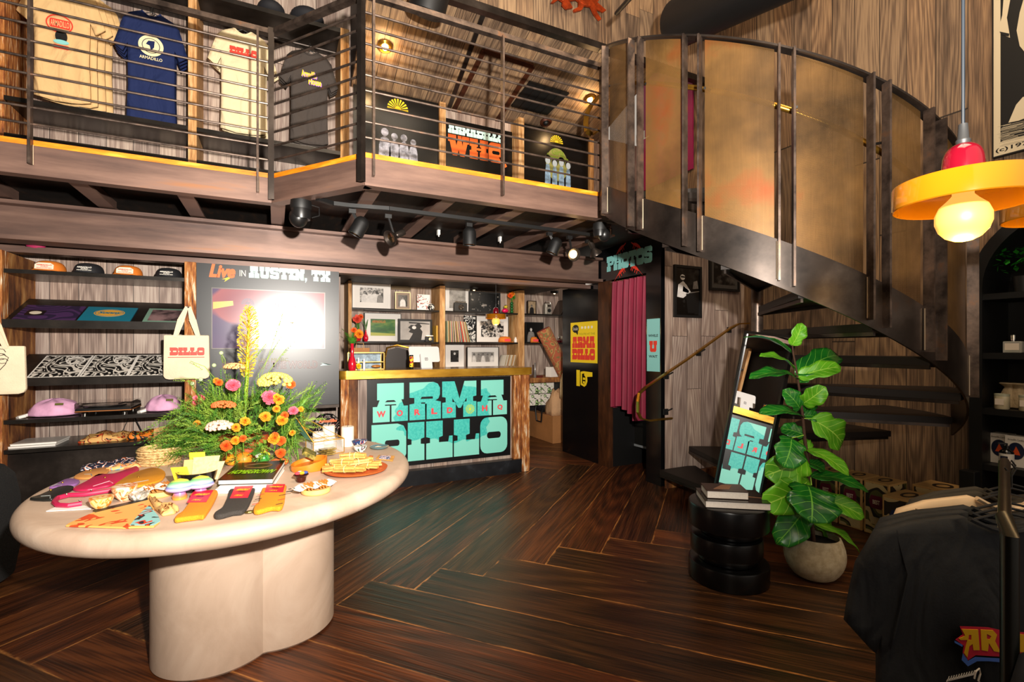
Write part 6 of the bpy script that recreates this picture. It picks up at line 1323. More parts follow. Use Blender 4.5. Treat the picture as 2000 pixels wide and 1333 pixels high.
# desk in the right bay
zd_ = onY(1070, 738, 6.25).z; a = onY(1036, 740, 6.25).x; 
t = thing('back_desk', (a, 6.25, 0), 'rough brown wood desk edge in the nook right of the counter', 'desk'); MB().box(a, 6.25, zd_ - .07, XR - .3, 6.52, zd_).box(q2[1] + .004, 6.52, zd_ - .07, XR - .3, YK - .003, zd_).build('desktop', ROUGHW, t, label='rough brown top')
MB().box(a + .02, 6.88, 0, XR - .35, 6.90, zd_ - .071).build('dark_back', BLACKM, t)
for x, yy, lab in ((1076, 6.4, 'white card box standing on the back desk'),): 
    p = onY(x, 735, yy); o = MB().obox((p.x + .03, yy, zd_ + .075), (1, .2, 0), (-.2, 1, 0), (0, 0, 1), .18, .12, .15).build('white_box', PAPER, bevel=.003); tag(o, lab, 'box')
p = onY(1045, 735, 6.32); o = MB().lathe((p.x, 6.32, zd_ + .001), [(.02, 0), (.022, .03), (.012, .12), (.010, .22), (.008, .22)], 14).build('glass_bottle', mat('smoked_bottle', '6a6460', .1), smooth=True); tag(o, 'slim grey glass bottle on the back desk', 'bottle')
p = onY(1052, 735, 6.3); o = MB().box(p.x - .04, 6.28, zd_ + .001, p.x + .06, 6.36, zd_ + .03).build('dark_red_box', mat('dark_red_box', '5a1a10', .5)); tag(o, 'flat dark red box on the back desk', 'box')
# patterned parcels below the desk, cardboard box, bag, vest, rolled rug
pa_ = raw('dummy', [(.3, 'ffffff'), (.7, 'ffffff')]) if False else swirl('leafy_parcel_print', 'e6e0d6', '1c1c1c', 14, 3, .68, .6, c3='9ac07a')
zb_ = .665
for k, (x0, x1, z0_, z1_) in enumerate(((1035, 1056, .80, .96), (1057, 1082, .80, .965), (1035, 1056, .62, .79), (1057, 1082, .62, .79))):
    a_ = onY(x0, 780, 6.45).x; b_ = onY(x1, 780, 6.45).x; dz = -.05
    o = MB().box(a_, 6.45, z0_ + dz - .04, b_, 6.59, z1_ + dz - .04).build('parcel', pa_, bevel=.003); tag(o, 'leaf-patterned parcel under the back desk, %s' % ('upper left of four', 'upper right of four', 'lower left of four', 'lower right of four')[k], 'parcel')
c = onZ(1082, 867, 0); t = thing('cardboard_box', c, 'large brown cardboard box on the floor right of the counter', 'box')
ztop = onY(1082, 814, c.y).z; xw = c.x - .62
m_ = MB().box(c.x - .02, c.y, 0, c.x + .50, c.y + .72, ztop).build('carton', KRAFT, t, bevel=.003)
MB().box(c.x + .2, c.y - .003, .0, c.x + .26, c.y + .0, ztop * .55).box(c.x + .2, c.y - .003, ztop * .7, c.x + .26, c.y, ztop).build('tape', KRAFTL, t)
MB().box(c.x - .0201, c.y + .02, ztop * .55, c.x - .0195, c.y + .021, ztop * .56).build('crease', KRAFTL, t)
o = MB().box(c.x + .12, c.y - .55, 0, c.x + .18, c.y - .03, .045).build('floor_trim_block', KRAFTL); bpy.data.objects.remove(o)
bb = onY(1062, 808, 6.35); t = thing('backpack', Vector((c.x + .1, c.y + .2, ztop)), 'black backpack slumped on the cardboard box', 'bag')
MB().sph((c.x + .10, c.y + .50, ztop + .125), .145, 20, 12, (.75, 1.1, .86)).build('bag_body', mat('black_nylon', '121318', .7, bump=.5, bscale=20), t, smooth=True)
MB().tube([Vector((c.x + .02, c.y + .36, ztop + .10)), Vector((c.x - .035, c.y + .30, ztop + .02)), Vector((c.x - .035, c.y + .32, ztop - .12)), Vector((c.x - .035, c.y + .46, ztop - .12)), Vector((c.x - .035, c.y + .50, ztop + .05)), Vector((c.x + .0, c.y + .52, ztop + .14))], .012, 6).build('strap', BLACKM, t, smooth=True)
o = bandana([(c.x - .0, c.y + .04), (c.x + .44, c.y + .02), (c.x + .46, c.y + .30), (c.x + .02, c.y + .30)], ztop, mat('tan_quilted_fleece', 'c49a72', .9, bump=1.0, bscale=30), 'tan quilted fleece vest heaped on the cardboard box', .30, 'fleece_vest', 'garment', seed=4)
a1 = Vector((onY(1095, 750, 6.2).x + .1, 6.2, zd_ + .02)); a2 = a1 + Vector((-.36, .1, .72))
RUG = swirl('kilim_pattern', 'a8583a', '7a6a3c', 9, 5, .55, .3, rough=.9, c3='b08a52')
t = thing('rolled_rug', a1, 'rolled patterned red rug leaning beside the booth panel', 'rug'); MB().lathe(a1 + Vector((0, 0, 0)), [(.105, 0), (.11, .02), (.11, .76), (.105, .78)], 24, (a2 - a1)).build('roll', RUG, t, smooth=True)
dd_ = (a2 - a1).normalized(); MB().lathe(a1 + dd_ * .781, [(.10, 0), (.10, .002), (.02, .003)], 24, dd_).build('roll_end', mat('rug_edge_red', '8a2a20', .9), t)
o = MB().box(onY(1111, 800, 5.75).x, 5.72, 0, onY(1111, 800, 5.75).x + .04, 5.78, .62).build('blue_board', mat('blue_plastic', '1c3c9a', .4)); tag(o, 'narrow blue board standing at the edge of the black booth panel', 'board')
o = bandana([(onY(1100, 700, 6.0).x, 5.95), (onY(1100, 700, 6.0).x + .25, 5.95), (onY(1100, 700, 6.0).x + .25, 6.1), (onY(1100, 700, 6.0).x, 6.1)], .66, mat('cream_cloth', 'd6bd92', .85), 'cream cloth bundle hanging below the rolled rug', .30, 'cloth_bundle', 'cloth', seed=8)
# round ceiling speakers under the lintel
for x, y, lab in ((926, 563, 'small black eyeball downlight over the middle back shelf'), (1083, 570, 'small black eyeball downlight over the right back shelf')):
    p = onZ(x, y, 2.27); t = thing('downlight', p, lab, 'light'); MB().lathe(p - UP * .03, [(.03, 0), (.06, .01), (.065, .04)], 20).build('housing', BLACKM, t, smooth=True); MB().sph(p - UP * .02, .02).build('bulb', GLOWW, t)
lamp('kiosk_light', 'AREA', (2.2, 5.9, 2.26), 16, (1, .82, .62), 1.6, aim=(2.2, 6.4, 0), sy=.3)
# ================================================================== round table
ZTB = .75; TC = Vector((-.13, 2.98)); TA, TB = .80, .905; TR = math.radians(-23)
t = thing('display_table', (TC.x, TC.y, 0), 'large round cream plaster display table with lobed pedestal', 'table')
def oval(k, z, n=96):
    out = []
    for i in range(n):
        a = 2 * PI * i / n; x = math.cos(a) * (TA + k); y = math.sin(a) * (TB + k)
        # long axis roughly along the view
        out.append(Vector((TC.x + x * math.cos(TR) - y * math.sin(TR), TC.y + x * math.sin(TR) + y * math.cos(TR), z)))
    return out
rings = []
for j in range(13):
    a = -PI / 2 + PI * j / 12; rings.append(oval(.046 * math.cos(a) - .0, .704 + .046 * math.sin(a)))
MB().loft(rings).build('tabletop', PLASTER, t, smooth=50)
lobes = [(-.24, 2.66, .26), (.02, 2.74, .26), (-.30, 3.15, .27), (.05, 3.2, .27), (-.12, 2.95, .33)]
pc = Vector((-.12, 2.93)); prof = []
for i in range(160):
    a = 2 * PI * i / 160; d = Vector((math.cos(a), math.sin(a))); best = .1
    for x, y, r in lobes:
        o = Vector((x, y)) - pc; b = d.dot(o); dd = b * b - o.dot(o) + r * r
        if dd > 0: best = max(best, b + math.sqrt(dd))
    prof.append((d, best))
MB().loft([[Vector((pc.x + d.x * (r + o_), pc.y + d.y * (r + o_), z)) for d, r in prof] for z, o_ in ((0, -.012), (.012, .0), (.2, .0), (.45, .0), (.66, 0))]).build('pedestal', PLASTER, t, smooth=35)
T = lambda x, y, dz=0: onZ(x, y, ZTB) + UP * dz
Z0 = ZTB + .0015
def Txy(l): return [(T(x, y).x, T(x, y).y) for x, y in l]
def felt(pts, m, lab, name, cat, h=.006, z=Z0, parent=None, bev=.002, label=None):
    o = MB().prism([Vector((x, y, z)) for x, y in pts], (0, 0, h)).build(name, m, parent, bevel=bev)
    if lab: tag(o, lab, cat)
    return o
def smoothpoly(pts, n=4):
    out = []; N = len(pts)
    for i in range(N):
        p0, p1, p2, p3 = [Vector((*pts[(i + k) % N], 0)) for k in (-1, 0, 1, 2)]
        for k in range(n):
            s = k / n; v = .5 * ((2 * p1) + (p2 - p0) * s + (2 * p0 - 5 * p1 + 4 * p2 - p3) * s * s + (3 * p1 - p0 - 3 * p2 + p3) * s ** 3); out.append((v.x, v.y))
    return out
# leather-like zip pouches / folded wallets
def wallet(pts, m, lab, fold, stud, seed):
    P = Txy(pts); c = T(*stud); t = thing('leather_wallet', Vector((c.x, c.y, Z0)), lab, 'wallet')
    o = MB().prism([Vector((x, y, Z0)) for x, y in smoothpoly(P, 3)], (0, 0, .012)).build('flap_body', m, t, bevel=.004, smooth=True)
    a = T(*fold[0]); b = T(*fold[1]); c2 = T(*fold[2]); MB().tube([a + UP * .013, b + UP * .014, c2 + UP * .013], .0022, 6).build('folded_edge', mat('light_edge_' + str(seed), 'e8b0b8' if seed == 2 else '8a8f8c', .6), t)
    MB().sph(c + UP * .014, .005, 10, 6).build('brass_stud', BRASS, t, smooth=True); return t
PK = mat('raspberry_leather', 'b81f4c', .5); BK = mat('black_leather', '1c1d1b', .45); PUR = mat('mauve_leather', '8a5f9a', .5); TAN = mat('tan_leather', 'c98a4a', .5); MUST = mat('mustard_suede', 'c98414', .75, var=.12)
wallet([(58, 979), (78, 972), (112, 957), (140, 954), (142, 960), (118, 972), (100, 981)], BK, 'black leather wallet with brass stud at the left edge of the table', ((80, 976), (98, 975), (98, 980)), (99, 964), 1)
wallet([(142, 960), (170, 944), (192, 931), (222, 930), (262, 916), (270, 918), (268, 924), (222, 950), (200, 956), (170, 962)], PK, 'large raspberry pink leather pouch with brass stud, left side of the table', ((182, 956), (214, 946), (220, 950)), (205, 939), 2)
wallet([(96, 957), (110, 950), (132, 940), (155, 943), (150, 950), (128, 955)], PUR, 'mauve leather wallet behind the black one', ((100, 956), (112, 952), (120, 954)), (122, 949), 3)
wallet([(144, 937), (165, 925), (200, 918), (214, 920), (205, 930), (178, 938)], TAN, 'tan leather wallet behind the mauve one', ((165, 932), (178, 932), (180, 936)), (177, 925), 4)
wallet([(222, 955), (240, 940), (262, 928), (300, 918), (322, 926), (318, 940), (290, 950), (250, 957)], MUST, 'mustard yellow suede pouch beside the raspberry pouch', ((240, 953), (275, 947), (290, 944)), (270, 938), 5)
NAVYB = swirl('navy_white_bandana_print', '161c30', 'd8dce2', 26, 4, .72, .5, c3='c86a3a')
bandana(Txy([(155, 921), (160, 914), (215, 906), (275, 898), (275, 906), (200, 918)]), Z0 - .001, NAVYB, 'navy and white patterned bandana at the far left rim of the table', .02, seed=3)
bandana(Txy([(205, 922), (225, 913), (275, 906), (276, 913), (240, 918)]), Z0 - .001, swirl('orange_blue_bandana_print', 'e0a060', 'd05a20', 20, 4, .65, .6, c3='4a8aa0'), 'orange and blue bandana behind the raspberry pouch', .018, seed=6)
# raspberry loop on a card
t = thing('key_loop', T(150, 985), 'raspberry pink leather strap looped on a white card', 'strap')
felt(Txy([(90, 1001), (110, 992), (165, 990), (178, 996), (150, 998)]), PAPER, None, 'card', None, .003, parent=t, bev=0)
lp = [T(x, y) + UP * .012 for x, y in ((160, 990), (135, 994), (113, 993), (106, 987), (112, 979), (135, 973), (165, 972), (190, 968), (215, 964), (232, 958))]
MB().tube(lp, .010, 8).build('strap', PK, t, smooth=True)
for x, y in ((130, 976), (156, 989), (178, 968)): MB().sph(T(x, y) + UP * .022, .004, 8, 5).build('stud', CHROME, t)
# bowls
def bowl(x, y, r, h, mo, mi, lab, wob=0):
    c = T(x, y) + UP * .001; t = thing('small_bowl', c, lab, 'bowl')
    MB().lathe(c, [(r * .38, 0), (r * .42, .004), (r * .8, h * .4), (r * .97, h * .8), (r, h)], 32).build('bowl_outside', mo, t, smooth=True)
    MB().lathe(c, [(r, h), (r * .93, h * .98), (r * .86, h * .75), (r * .6, h * .35), (.002, h * .2)], 32, cap=False).build('bowl_inside', mi, t, smooth=True); return t
OW = raw('orange_white_glaze', [(.40, 'd8661c'), (.5, 'f0c89a'), (.6, 'f4ece0')], 22, rough=.25, bump=0, dist=2)
bowl(198, 996, .040, .05, raw('yellow_orange_glaze', [(.42, 'e8862a'), (.5, 'f2d8a0'), (.6, 'f0c84a')], 20, rough=.2, bump=0, dist=2), mat('yellow_glaze', 'f4cc1c', .12, coat=.8), 'small bowl with bright yellow inside, nearest of the three bowls')
bowl(243, 978, .045, .062, OW, mat('pale_blue_glaze', 'b8ccd0', .15, coat=.7), 'orange and white marbled bowl with pale blue inside, behind the yellow bowl')
bowl(272, 980, .037, .035, raw('grey_marbled_glaze', [(.42, '8a8478'), (.5, 'd8d2c6'), (.6, 'ece6da')], 26, rough=.25, bump=0, dist=2), mat('speckled_inside', 'd8d0c4', .3), 'low grey-white marbled bowl, right of the three bowls')
# spread bandanas at the front
BT = swirl('orange_lettered_bandana_print', 'e2aa5c', 'd2481c', 13, 3, .72, .9)
t = thing('large_bandana', T(220, 1015), 'tan bandana with big orange lettering and black border, front left of the table', 'bandana')
pp = Txy([(128, 1031), (135, 1026), (198, 998), (290, 978), (300, 996), (310, 1015), (312, 1024), (300, 1033), (240, 1035)])
MB().prism([Vector((x, y, Z0)) for x, y in pp], (0, 0, .007)).build('cloth', BT, t, bevel=.002)
MB().prism([Vector((x, y, Z0 + .0075)) for x, y in Txy([(181, 1002), (288, 977), (289, 981), (186, 1006)])], (0, 0, .001)).build('black_border', INK, t)
MB().prism([Vector((x, y, Z0 + .0078)) for x, y in Txy([(254, 1032), (270, 1012), (292, 992), (310, 1015), (313, 1024), (300, 1032)])], (0, 0, .002)).build('printed_corner', swirl('teal_black_corner_print', '8fc4c4', '26262a', 16, 4, .6, .4, c3='d83c20'), t)
bandana(Txy([(290, 975), (300, 982), (350, 1000), (340, 1006), (318, 1010), (300, 996)]), Z0 - .001, swirl('tan_newsprint_print', 'd8a868', '7a4a20', 30, 3, .8, .3), 'tan folded bandana with small print beside the large lettered one', .022, seed=7)
# wooden dish with rolled labels (left) and right twin
def dish(x, y, r, lab, seed):
    c = T(x, y) + UP * .001; t = thing('wooden_dish', c, lab, 'dish'); WD = mat('pale_beech_wood', 'e0b068', .5, var=.06)
    MB().lathe(c, [(r * .92, 0), (r, .006), (r, .024), (r * .93, .024), (r * .9, .012), (.01, .010)], 40).build('dish', WD, t, smooth=30); return c
def wraps(c, ang, lab, seed, L=.12):
    t = thing('paper_wrapped_stick', c, lab, 'wrapped stick'); d = Vector((math.cos(ang), math.sin(ang), 0)); s = Vector((-d.y, d.x, 0)); z = c + UP * .036
    N = 16; 
    def strip(a, b, amp, wdt, m, nm):
        mb = MB(); ps = [z + d * (a + (b - a) * i / N) + UP * (amp * math.sin(i * 1.1 + seed)) for i in range(N + 1)]
        for p, q in zip(ps, ps[1:]): mb.hexa([p - s * wdt, p + s * wdt, p + s * wdt + UP * .003, p - s * wdt + UP * .003], [q - s * wdt, q + s * wdt, q + s * wdt + UP * .003, q - s * wdt + UP * .003])
        mb.build(nm, m, t)
    strip(-L, L, .006, .018, PAPER, 'paper_strip'); strip(-L * .55, -L * .1, .009, .021, mat('orange_tan_paper', 'd88a3c', .5), 'orange_band'); strip(L * .2, L * .6, .009, .021, mat('orange_tan_paper', 'd88a3c', .5), 'orange_band')
    MB().tube([z - d * L * 1.3, z - d * L], .002, 5).build('stick', BLACKM, t)
c = dish(312, 968, .062, 'round pale wood dish right of the bowls, holding wrapped sticks', 1); wraps(c + UP * -.006, .35, 'paper-wrapped stick on the left wooden dish', 1, .10); wraps(c + Vector((-.02, .035, -.004)), .45, 'second paper-wrapped stick behind the other on the left wooden dish', 3, .08)
c = dish(617, 963, .062, 'round pale wood dish by the front rim right of the book', 2); wraps(c + Vector((-.01, -.01, -.006)), .30, 'paper-wrapped stick nearest the rim on the right wooden dish', 2, .09); wraps(c + Vector((.0, .03, -.006)), .30, 'paper-wrapped stick at the back of the right wooden dish', 5, .09)
# painted ceramic mushrooms + black bowl with packets
def mushroom(x, y, lab):
    c = T(x, y) + UP * .001; t = thing('ceramic_mushroom', c, lab, 'mushroom ornament')
    m, nt, b = newmat('rainbow_glaze'); L = nt.links; tc = nn(nt, 'ShaderNodeTexCoord'); sx = nn(nt, 'ShaderNodeSeparateXYZ'); nz = nn(nt, 'ShaderNodeTexNoise', i_Scale=14.0); L.new(tc.outputs['Object'], nz.inputs['Vector']); L.new(tc.outputs['Object'], sx.inputs[0])
    ad = nn(nt, 'ShaderNodeMath', operation='MULTIPLY_ADD'); ad.inputs[1].default_value = .016; L.new(nz.outputs[0], ad.inputs[0]); L.new(sx.outputs[2], ad.inputs[2]); mr = nn(nt, 'ShaderNodeMapRange'); mr.inputs[1].default_value = .01; mr.inputs[2].default_value = .098; L.new(ad.outputs[0], mr.inputs[0])
    r = ramp(nt, [(0, hexc('f0a030')), (.15, hexc('e87848')), (.32, hexc('9a7ac8')), (.5, hexc('c4b4e4')), (.6, hexc('7a86c8')), (.7, hexc('a8d0b8')), (.82, hexc('6ab070')), (.92, hexc('e8d840'))]); L.new(mr.outputs[0], r.inputs[0]); L.new(r.outputs[0], b.inputs['Base Color']); b.inputs['Roughness'].default_value = .25
    MB().lathe(c, [(.026, 0), (.028, .01), (.02, .03), (.018, .045)], 24).build('stem', m, t, smooth=True); MB().lathe(c, [(.018, .040), (.045, .038), (.052, .045), (.046, .062), (.03, .078), (.004, .086)], 32).build('mushroom_cap', m, t, smooth=True)
mushroom(351, 975, 'rainbow-glazed ceramic mushroom left of the black bowl'); mushroom(392, 968, 'rainbow-glazed ceramic mushroom in front of the black bowl')
c = T(386, 958) + UP * .001; t = thing('seed_packet_bowl', c, 'black painted bowl behind the ceramic mushrooms', 'bowl')
BB = raw('black_glaze_with_paint', [(.5, '15100e'), (.62, '1c1614'), (.68, '8a96b0')], 20, rough=.2, bump=0)
MB().lathe(c, [(.05, 0), (.055, .004), (.075, .045), (.084, .09), (.08, .09), (.07, .05), (.045, .012), (.002, .011)], 36).build('bowl', BB, t, smooth=True)
YP_ = mat('bright_yellow_card', 'f6d214', .5)
pk = [((-.045, -.03), -.3, 0, YP_), ((-.03, .0), .1, .02, KRAFTL), ((.01, -.01), .05, .03, mat('seedy_packet', 'e2b878', .5, var=.2, vscale=60)), ((.04, .005), .2, .03, mat('seedy_packet', 'e2b878', .5)), ((.0, .035), -.1, .045, YP_), ((.05, -.02), .35, .01, mat('seedy_packet', 'e2b878', .5))]
for k, ((dx, dy), an, dz, m_) in enumerate(pk):
    U = Vector((math.cos(-.15), math.sin(-.15), 0)); V = Vector((math.sin(an) * U.x, math.sin(an) * U.y, math.cos(an))); V = (V + Vector((0, .18, 0))).normalized(); Fk = Fr(c + Vector((dx, dy, .035 + dz)), U, V)
    o = MB().fbox(Fk, -.032, 0, 0, .032, .085, .004).build('seed_packet', m_, bevel=.001); tag(o, ('yellow packet with black text leaning at the front left of the black bowl', 'kraft packet in the middle left of the black bowl', 'seed-filled clear packet in the middle of the black bowl', 'seed-filled clear packet at the right of the black bowl', 'yellow packet standing at the back of the black bowl', 'small tilted packet at the right rim of the black bowl')[k], 'packet')
    if k == 0:
        rt = ORG[o.name]
        for i, (s, v) in enumerate((('ARMADILLO', .055), ('WORLD', .042), ('SEEDS', .026))): text(Fk.off(.0045), s, -.022, v, .022, v + .008, INK, 'lettering', o, .0005, bold=.02)
# HOMEGROWN books
def book(pts, z, h, mc, lab, name='book', spine=None):
    P = [T(x, y) for x, y in pts]; c = P[0]; t = thing(name, Vector((c.x, c.y, z)), lab, 'book')
    P2_ = [Vector((p.x, p.y, z)) for p in P]; cen = sum(P2_, Vector()) / 4
    MB().prism([cen + (p - cen) * .975 + UP * .003 for p in P2_], (0, 0, h - .006)).build('pages', PAPER, t)
    for zz in (0, h - .003): MB().prism([p + UP * zz for p in P2_], (0, 0, .003)).build('cover', mc, t)
    return t, P2_
pt = lambda l, z: [(onZ(x, y, z).x, onZ(x, y, z).y) for x, y in l]
bt, P = book([(421, 966), (528, 962), (556, 920), (463, 928)], Z0, .020, mat('white_cover', 'f0ece8', .3), 'white-edged hardback at the bottom of the stack in front of the flowers', 'book')
bt, P = book([(425, 958), (533, 955), (557, 916), (464, 922)], Z0 + .021, .024, mat('dark_olive_cover', '1c1408', .25), 'dark HOMEGROWN hardback on top of the stack in front of the flowers', 'book')
U = (P[1] - P[0]).normalized(); V = UP.cross(U).normalized(); V = (V if V.dot(P[3] - P[0]) > 0 else -V); fb = Fr(P[0] + UP * .0245, U, V); LW = (P[1] - P[0]).length; LH = (P[3] - P[0]).dot(V)
LG = mat('lime_foil', '9ad41c', .35)
sh_ = (P[3] - P[0]).dot(U); text(fb, 'HOMEGROWN', .02 + sh_ * .4, LH * .30, LW - .02 + sh_ * .4, LH * .52, LG, 'lettering', bt, .0008, bold=.035, shear=.1)
MB().flat(fb, [[ell(LW * .5 + sh_ * .78, LH * .78, LW * .28, LH * .14, 28), ell(LW * .5 + sh_ * .78, LH * .78, LW * .24, LH * .11, 28)]]).build('ring_print', mat('brown_gold_print', '7a5a2c', .5), bt)
# socks
def sock(pts, m, lab, lc, card, stripes=None):
    P = Txy(pts); c = T(*pts[0]); t = thing('pair_of_socks', Vector((c.x, c.y, Z0)), lab, 'socks')
    MB().prism([Vector((x, y, Z0)) for x, y in smoothpoly(P, 3)], (0, 0, .020)).build('sock', m, t, bevel=.007, smooth=True, seg=3)
    q_ = [Vector((x, y, Z0 + .0205)) for x, y in Txy(card)]; MB().prism(q_, (0, 0, .0015)).build('red_band', mat('red_card_band', 'd01a3a', .45), t)
    U = (q_[1] - q_[0]).normalized(); V = UP.cross(U).normalized(); V = V if V.dot(q_[3] - q_[0]) > 0 else -V; F = Fr(q_[0] + UP * .0015, U, V); w_ = (q_[1] - q_[0]).length; h_ = (q_[3] - q_[0]).dot(V); sh = (q_[3] - q_[0]).dot(U)
    text(F, 'ARMADILLO', w_ * .14 + sh * .62, h_ * .60, w_ * .88 + sh * .62, h_ * .78, YEL, 'lettering', t, .0006, bold=.04); text(F, 'World', w_ * .3 + sh * .5, h_ * .46, w_ * .7 + sh * .5, h_ * .56, INK, 'lettering', t, .0006, bold=.03)
    text(F, 'I M A L', w_ * .2 + sh * .15, h_ * .12, w_ * .66 + sh * .15, h_ * .26, YEL, 'lettering', t, .0006, bold=.04); return t
SM = mat('mustard_knit', 'dc8c12', .85, bump=.5, bscale=200); SG = mat('charcoal_knit', '35302c', .85, bump=.5, bscale=200)
sock([(341, 1024), (345, 1016), (356, 1008), (370, 988), (376, 970), (420, 966), (424, 975), (402, 1014), (388, 1018), (358, 1022)], SM, 'mustard knit socks with red band, left of three pairs', None, [(365, 993), (403, 992), (417, 968), (378, 971)])
sock([(419, 1016), (420, 1010), (434, 1000), (444, 980), (452, 962), (494, 958), (497, 967), (480, 1004), (456, 1010), (430, 1017)], SG, 'charcoal knit socks with red band, middle of three pairs', None, [(449, 984), (484, 983), (495, 959), (459, 961)])
t = sock([(495, 1006), (498, 996), (506, 988), (508, 975), (518, 956), (556, 955), (558, 965), (552, 998), (530, 1001), (505, 1008)], SM, 'mustard socks with red and black zigzag cuffs, right of three pairs', None, [(517, 972), (553, 972), (557, 956), (521, 957)])
ZZ = mat('dark_knit_marks', '3a1810', .8)
for k, (x, y) in enumerate(((500, 996), (505, 986), (510, 977), (546, 996), (550, 987), (552, 978))):
    c = T(x, y); MB().prism([Vector((c.x + a, c.y + b, Z0 + .0205)) for a, b in ((-.014, -.004), (.012, .004), (.012, .010), (-.014, .002))], (0, 0, .0008)).build('knit_mark', ZZ if k % 2 else REDP, t)
# terracotta plate with cinnamon/wood bundles
c = T(695, 921) + UP * .001; t = thing('terracotta_plate', c, 'round terracotta plate heaped with tied wooden stick bundles', 'plate')
MB().lathe(c, [(.10, 0), (.158, .010), (.162, .018), (.155, .018), (.10, .008), (.002, .007)], 56).build('plate', mat('terracotta', 'b8541e', .55, var=.06), t, smooth=True)
PALO = mat('golden_wood_sticks', 'cc9348', .6, var=.2, vscale=30); rs = random.Random(12)
labels = ['bundle of pale golden wood sticks tied with twine, in the heap on the terracotta plate']
for k in range(15):
    ring_ = 0 if k < 8 else (1 if k < 13 else 2); a = k * 2.4; rad = (.085, .05, .015)[ring_]; bc = c + Vector((math.cos(a) * rad * 1.1 - .018, math.sin(a) * rad * .8, .030 + .026 * ring_)); d = Vector((math.cos(-.35 + rs.uniform(-.5, .5)), math.sin(-.35 + rs.uniform(-.5, .5)), rs.uniform(-.06, .10))).normalized(); s = d.cross(UP).normalized(); u_ = s.cross(d)
    b_ = thing('stick_bundle', bc, labels[0], 'wood bundle', 'stick bundles heaped on the terracotta plate')
    for q_ in range(6):
        o1 = s * ((q_ % 3 - 1) * .0115) + u_ * ((q_ // 3 - .5) * .013); l0 = .052 + rs.uniform(-.008, .01); MB().bar(bc + o1 - d * l0, bc + o1 + d * l0, .010, .010, side=s + u_ * rs.uniform(-.3, .3)).build('stick', PALO, b_)
    MB().tube([bc + (s * math.cos(i * PI / 4) * .021 + u_ * math.sin(i * PI / 4) * .018) for i in range(9)], .0018, 5).build('twine', mat('pale_twine', 'e8cf98', .8), b_)
# small packets right of the plate, candy cup, leather box, stone bowls
for pts, m_, lab in (([(734, 898), (740, 891), (771, 893), (767, 903)], PALO, 'printed sweet in orange wrapper at the right rim of the table'), ([(716, 899), (722, 892), (729, 893), (725, 901)], mat('orange_wrapper', 'd8641c', .4), 'small orange wrapped sweet behind the plate')):
    o = felt(Txy(pts), m_, lab, 'wrapped_sweet', 'sweet', .006)
    if 'printed' in lab: felt(Txy([(740, 899), (743, 892.5), (764, 893.5), (761, 901)]), swirl('pink_blue_wrapper', 'e8d0d8', '5a6a8a', 60, 3, .5, .4), None, 'label_strip', None, .001, z=Z0 + .0062, parent=o, bev=0)
c = T(588, 942) + UP * .001; t = thing('sweet_cup', c, 'tiny chocolate-brown cup with foil sweets left of the right wooden dish', 'cup')
MB().lathe(c, [(.018, 0), (.022, .008), (.024, .025), (.036, .035), (.034, .036), (.018, .02)], 14).build('foil_cup', mat('brown_foil', '4a1c10', .25, .4), t, smooth=True)
for k, (dx, dy, m_) in enumerate(((-.015, 0, 'b8404a'), (.004, .0, 'e89a1c'), (.018, .004, '3a4c8a'), (-.005, .012, 'c8d0e0'))): MB().sph(c + Vector((dx, dy, .042)), .012, 8, 6, (1.2, .8, .7)).build('sweet', mat('foil_' + 'abcd'[k], m_, .3), t)
c = T(604, 919) + UP * .001; t = thing('wooden_box', c, 'oval orange-brown wooden trinket box with slanted rim, left of the terracotta plate', 'box')
OB = mat('orange_brown_wood', 'c8721c', .35, var=.12, vscale=10)
rg = []
for rr_, zz, sl_ in ((.072, 0, 0), (.078, .01, 0), (.078, .05, .018), (.070, .05, .018), (.066, .03, .01), (.002, .03, 0)): rg.append([c + Vector((math.cos(2 * PI * i / 40) * rr_ * 1.15, math.sin(2 * PI * i / 40) * rr_ * .8, zz + sl_ * math.cos(2 * PI * i / 40 - .5))) for i in range(40)])
MB().loft(rg).build('box_body', OB, t, smooth=40)
o = MB().obox(c + Vector((.0, -.0, .088)), (.8, .1, -.5), (.1, 1, .3), (.5, 0, .8), .07, .05, .022).build('trinket_block', raw('gold_flecked_block', [(.4, '4a4a20'), (.55, '8a7c34'), (.7, 'c8a850')], 40, rough=.3, metal=.4, bump=.3)); tag(o, 'gold-flecked square trinket resting tilted on the wooden box', 'trinket')
STN = lambda nm, a, b_, c_=None: swirl(nm, a, b_, 24, 3, .55, .8, c3=c_)
for x, y, r, m_, lab in ((702, 872, .05, STN('navy_red_bowl', '1c3a6a', 'c8d0d8', 'a83020'), 'navy patterned bowl behind the right rim of the table'), (704, 884, .042, STN('white_green_bowl', 'e8e4dc', '3a5a3a', '6a3a5a'), 'small white and green patterned bowl in front of the navy one'), ):
    bowl(x, y, r, .04, m_, m_, lab)
c = T(741, 877) + UP * .001; t = thing('shallow_dish', c, 'shallow grey-blue dish with abstract shapes near the right rim', 'dish')
MB().lathe(c, [(.04, 0), (.058, .012), (.060, .016), (.04, .009), (.002, .008)], 32).build('dish', mat('grey_blue_glaze', '5a7c84', .2), t, smooth=True)
MB().prism([c + Vector((x, y, .014)) for x, y in ((-.03, -.01), (-.005, .02), (.01, -.012))], (0, 0, .001)).build('pale_triangle', CREAM, t)
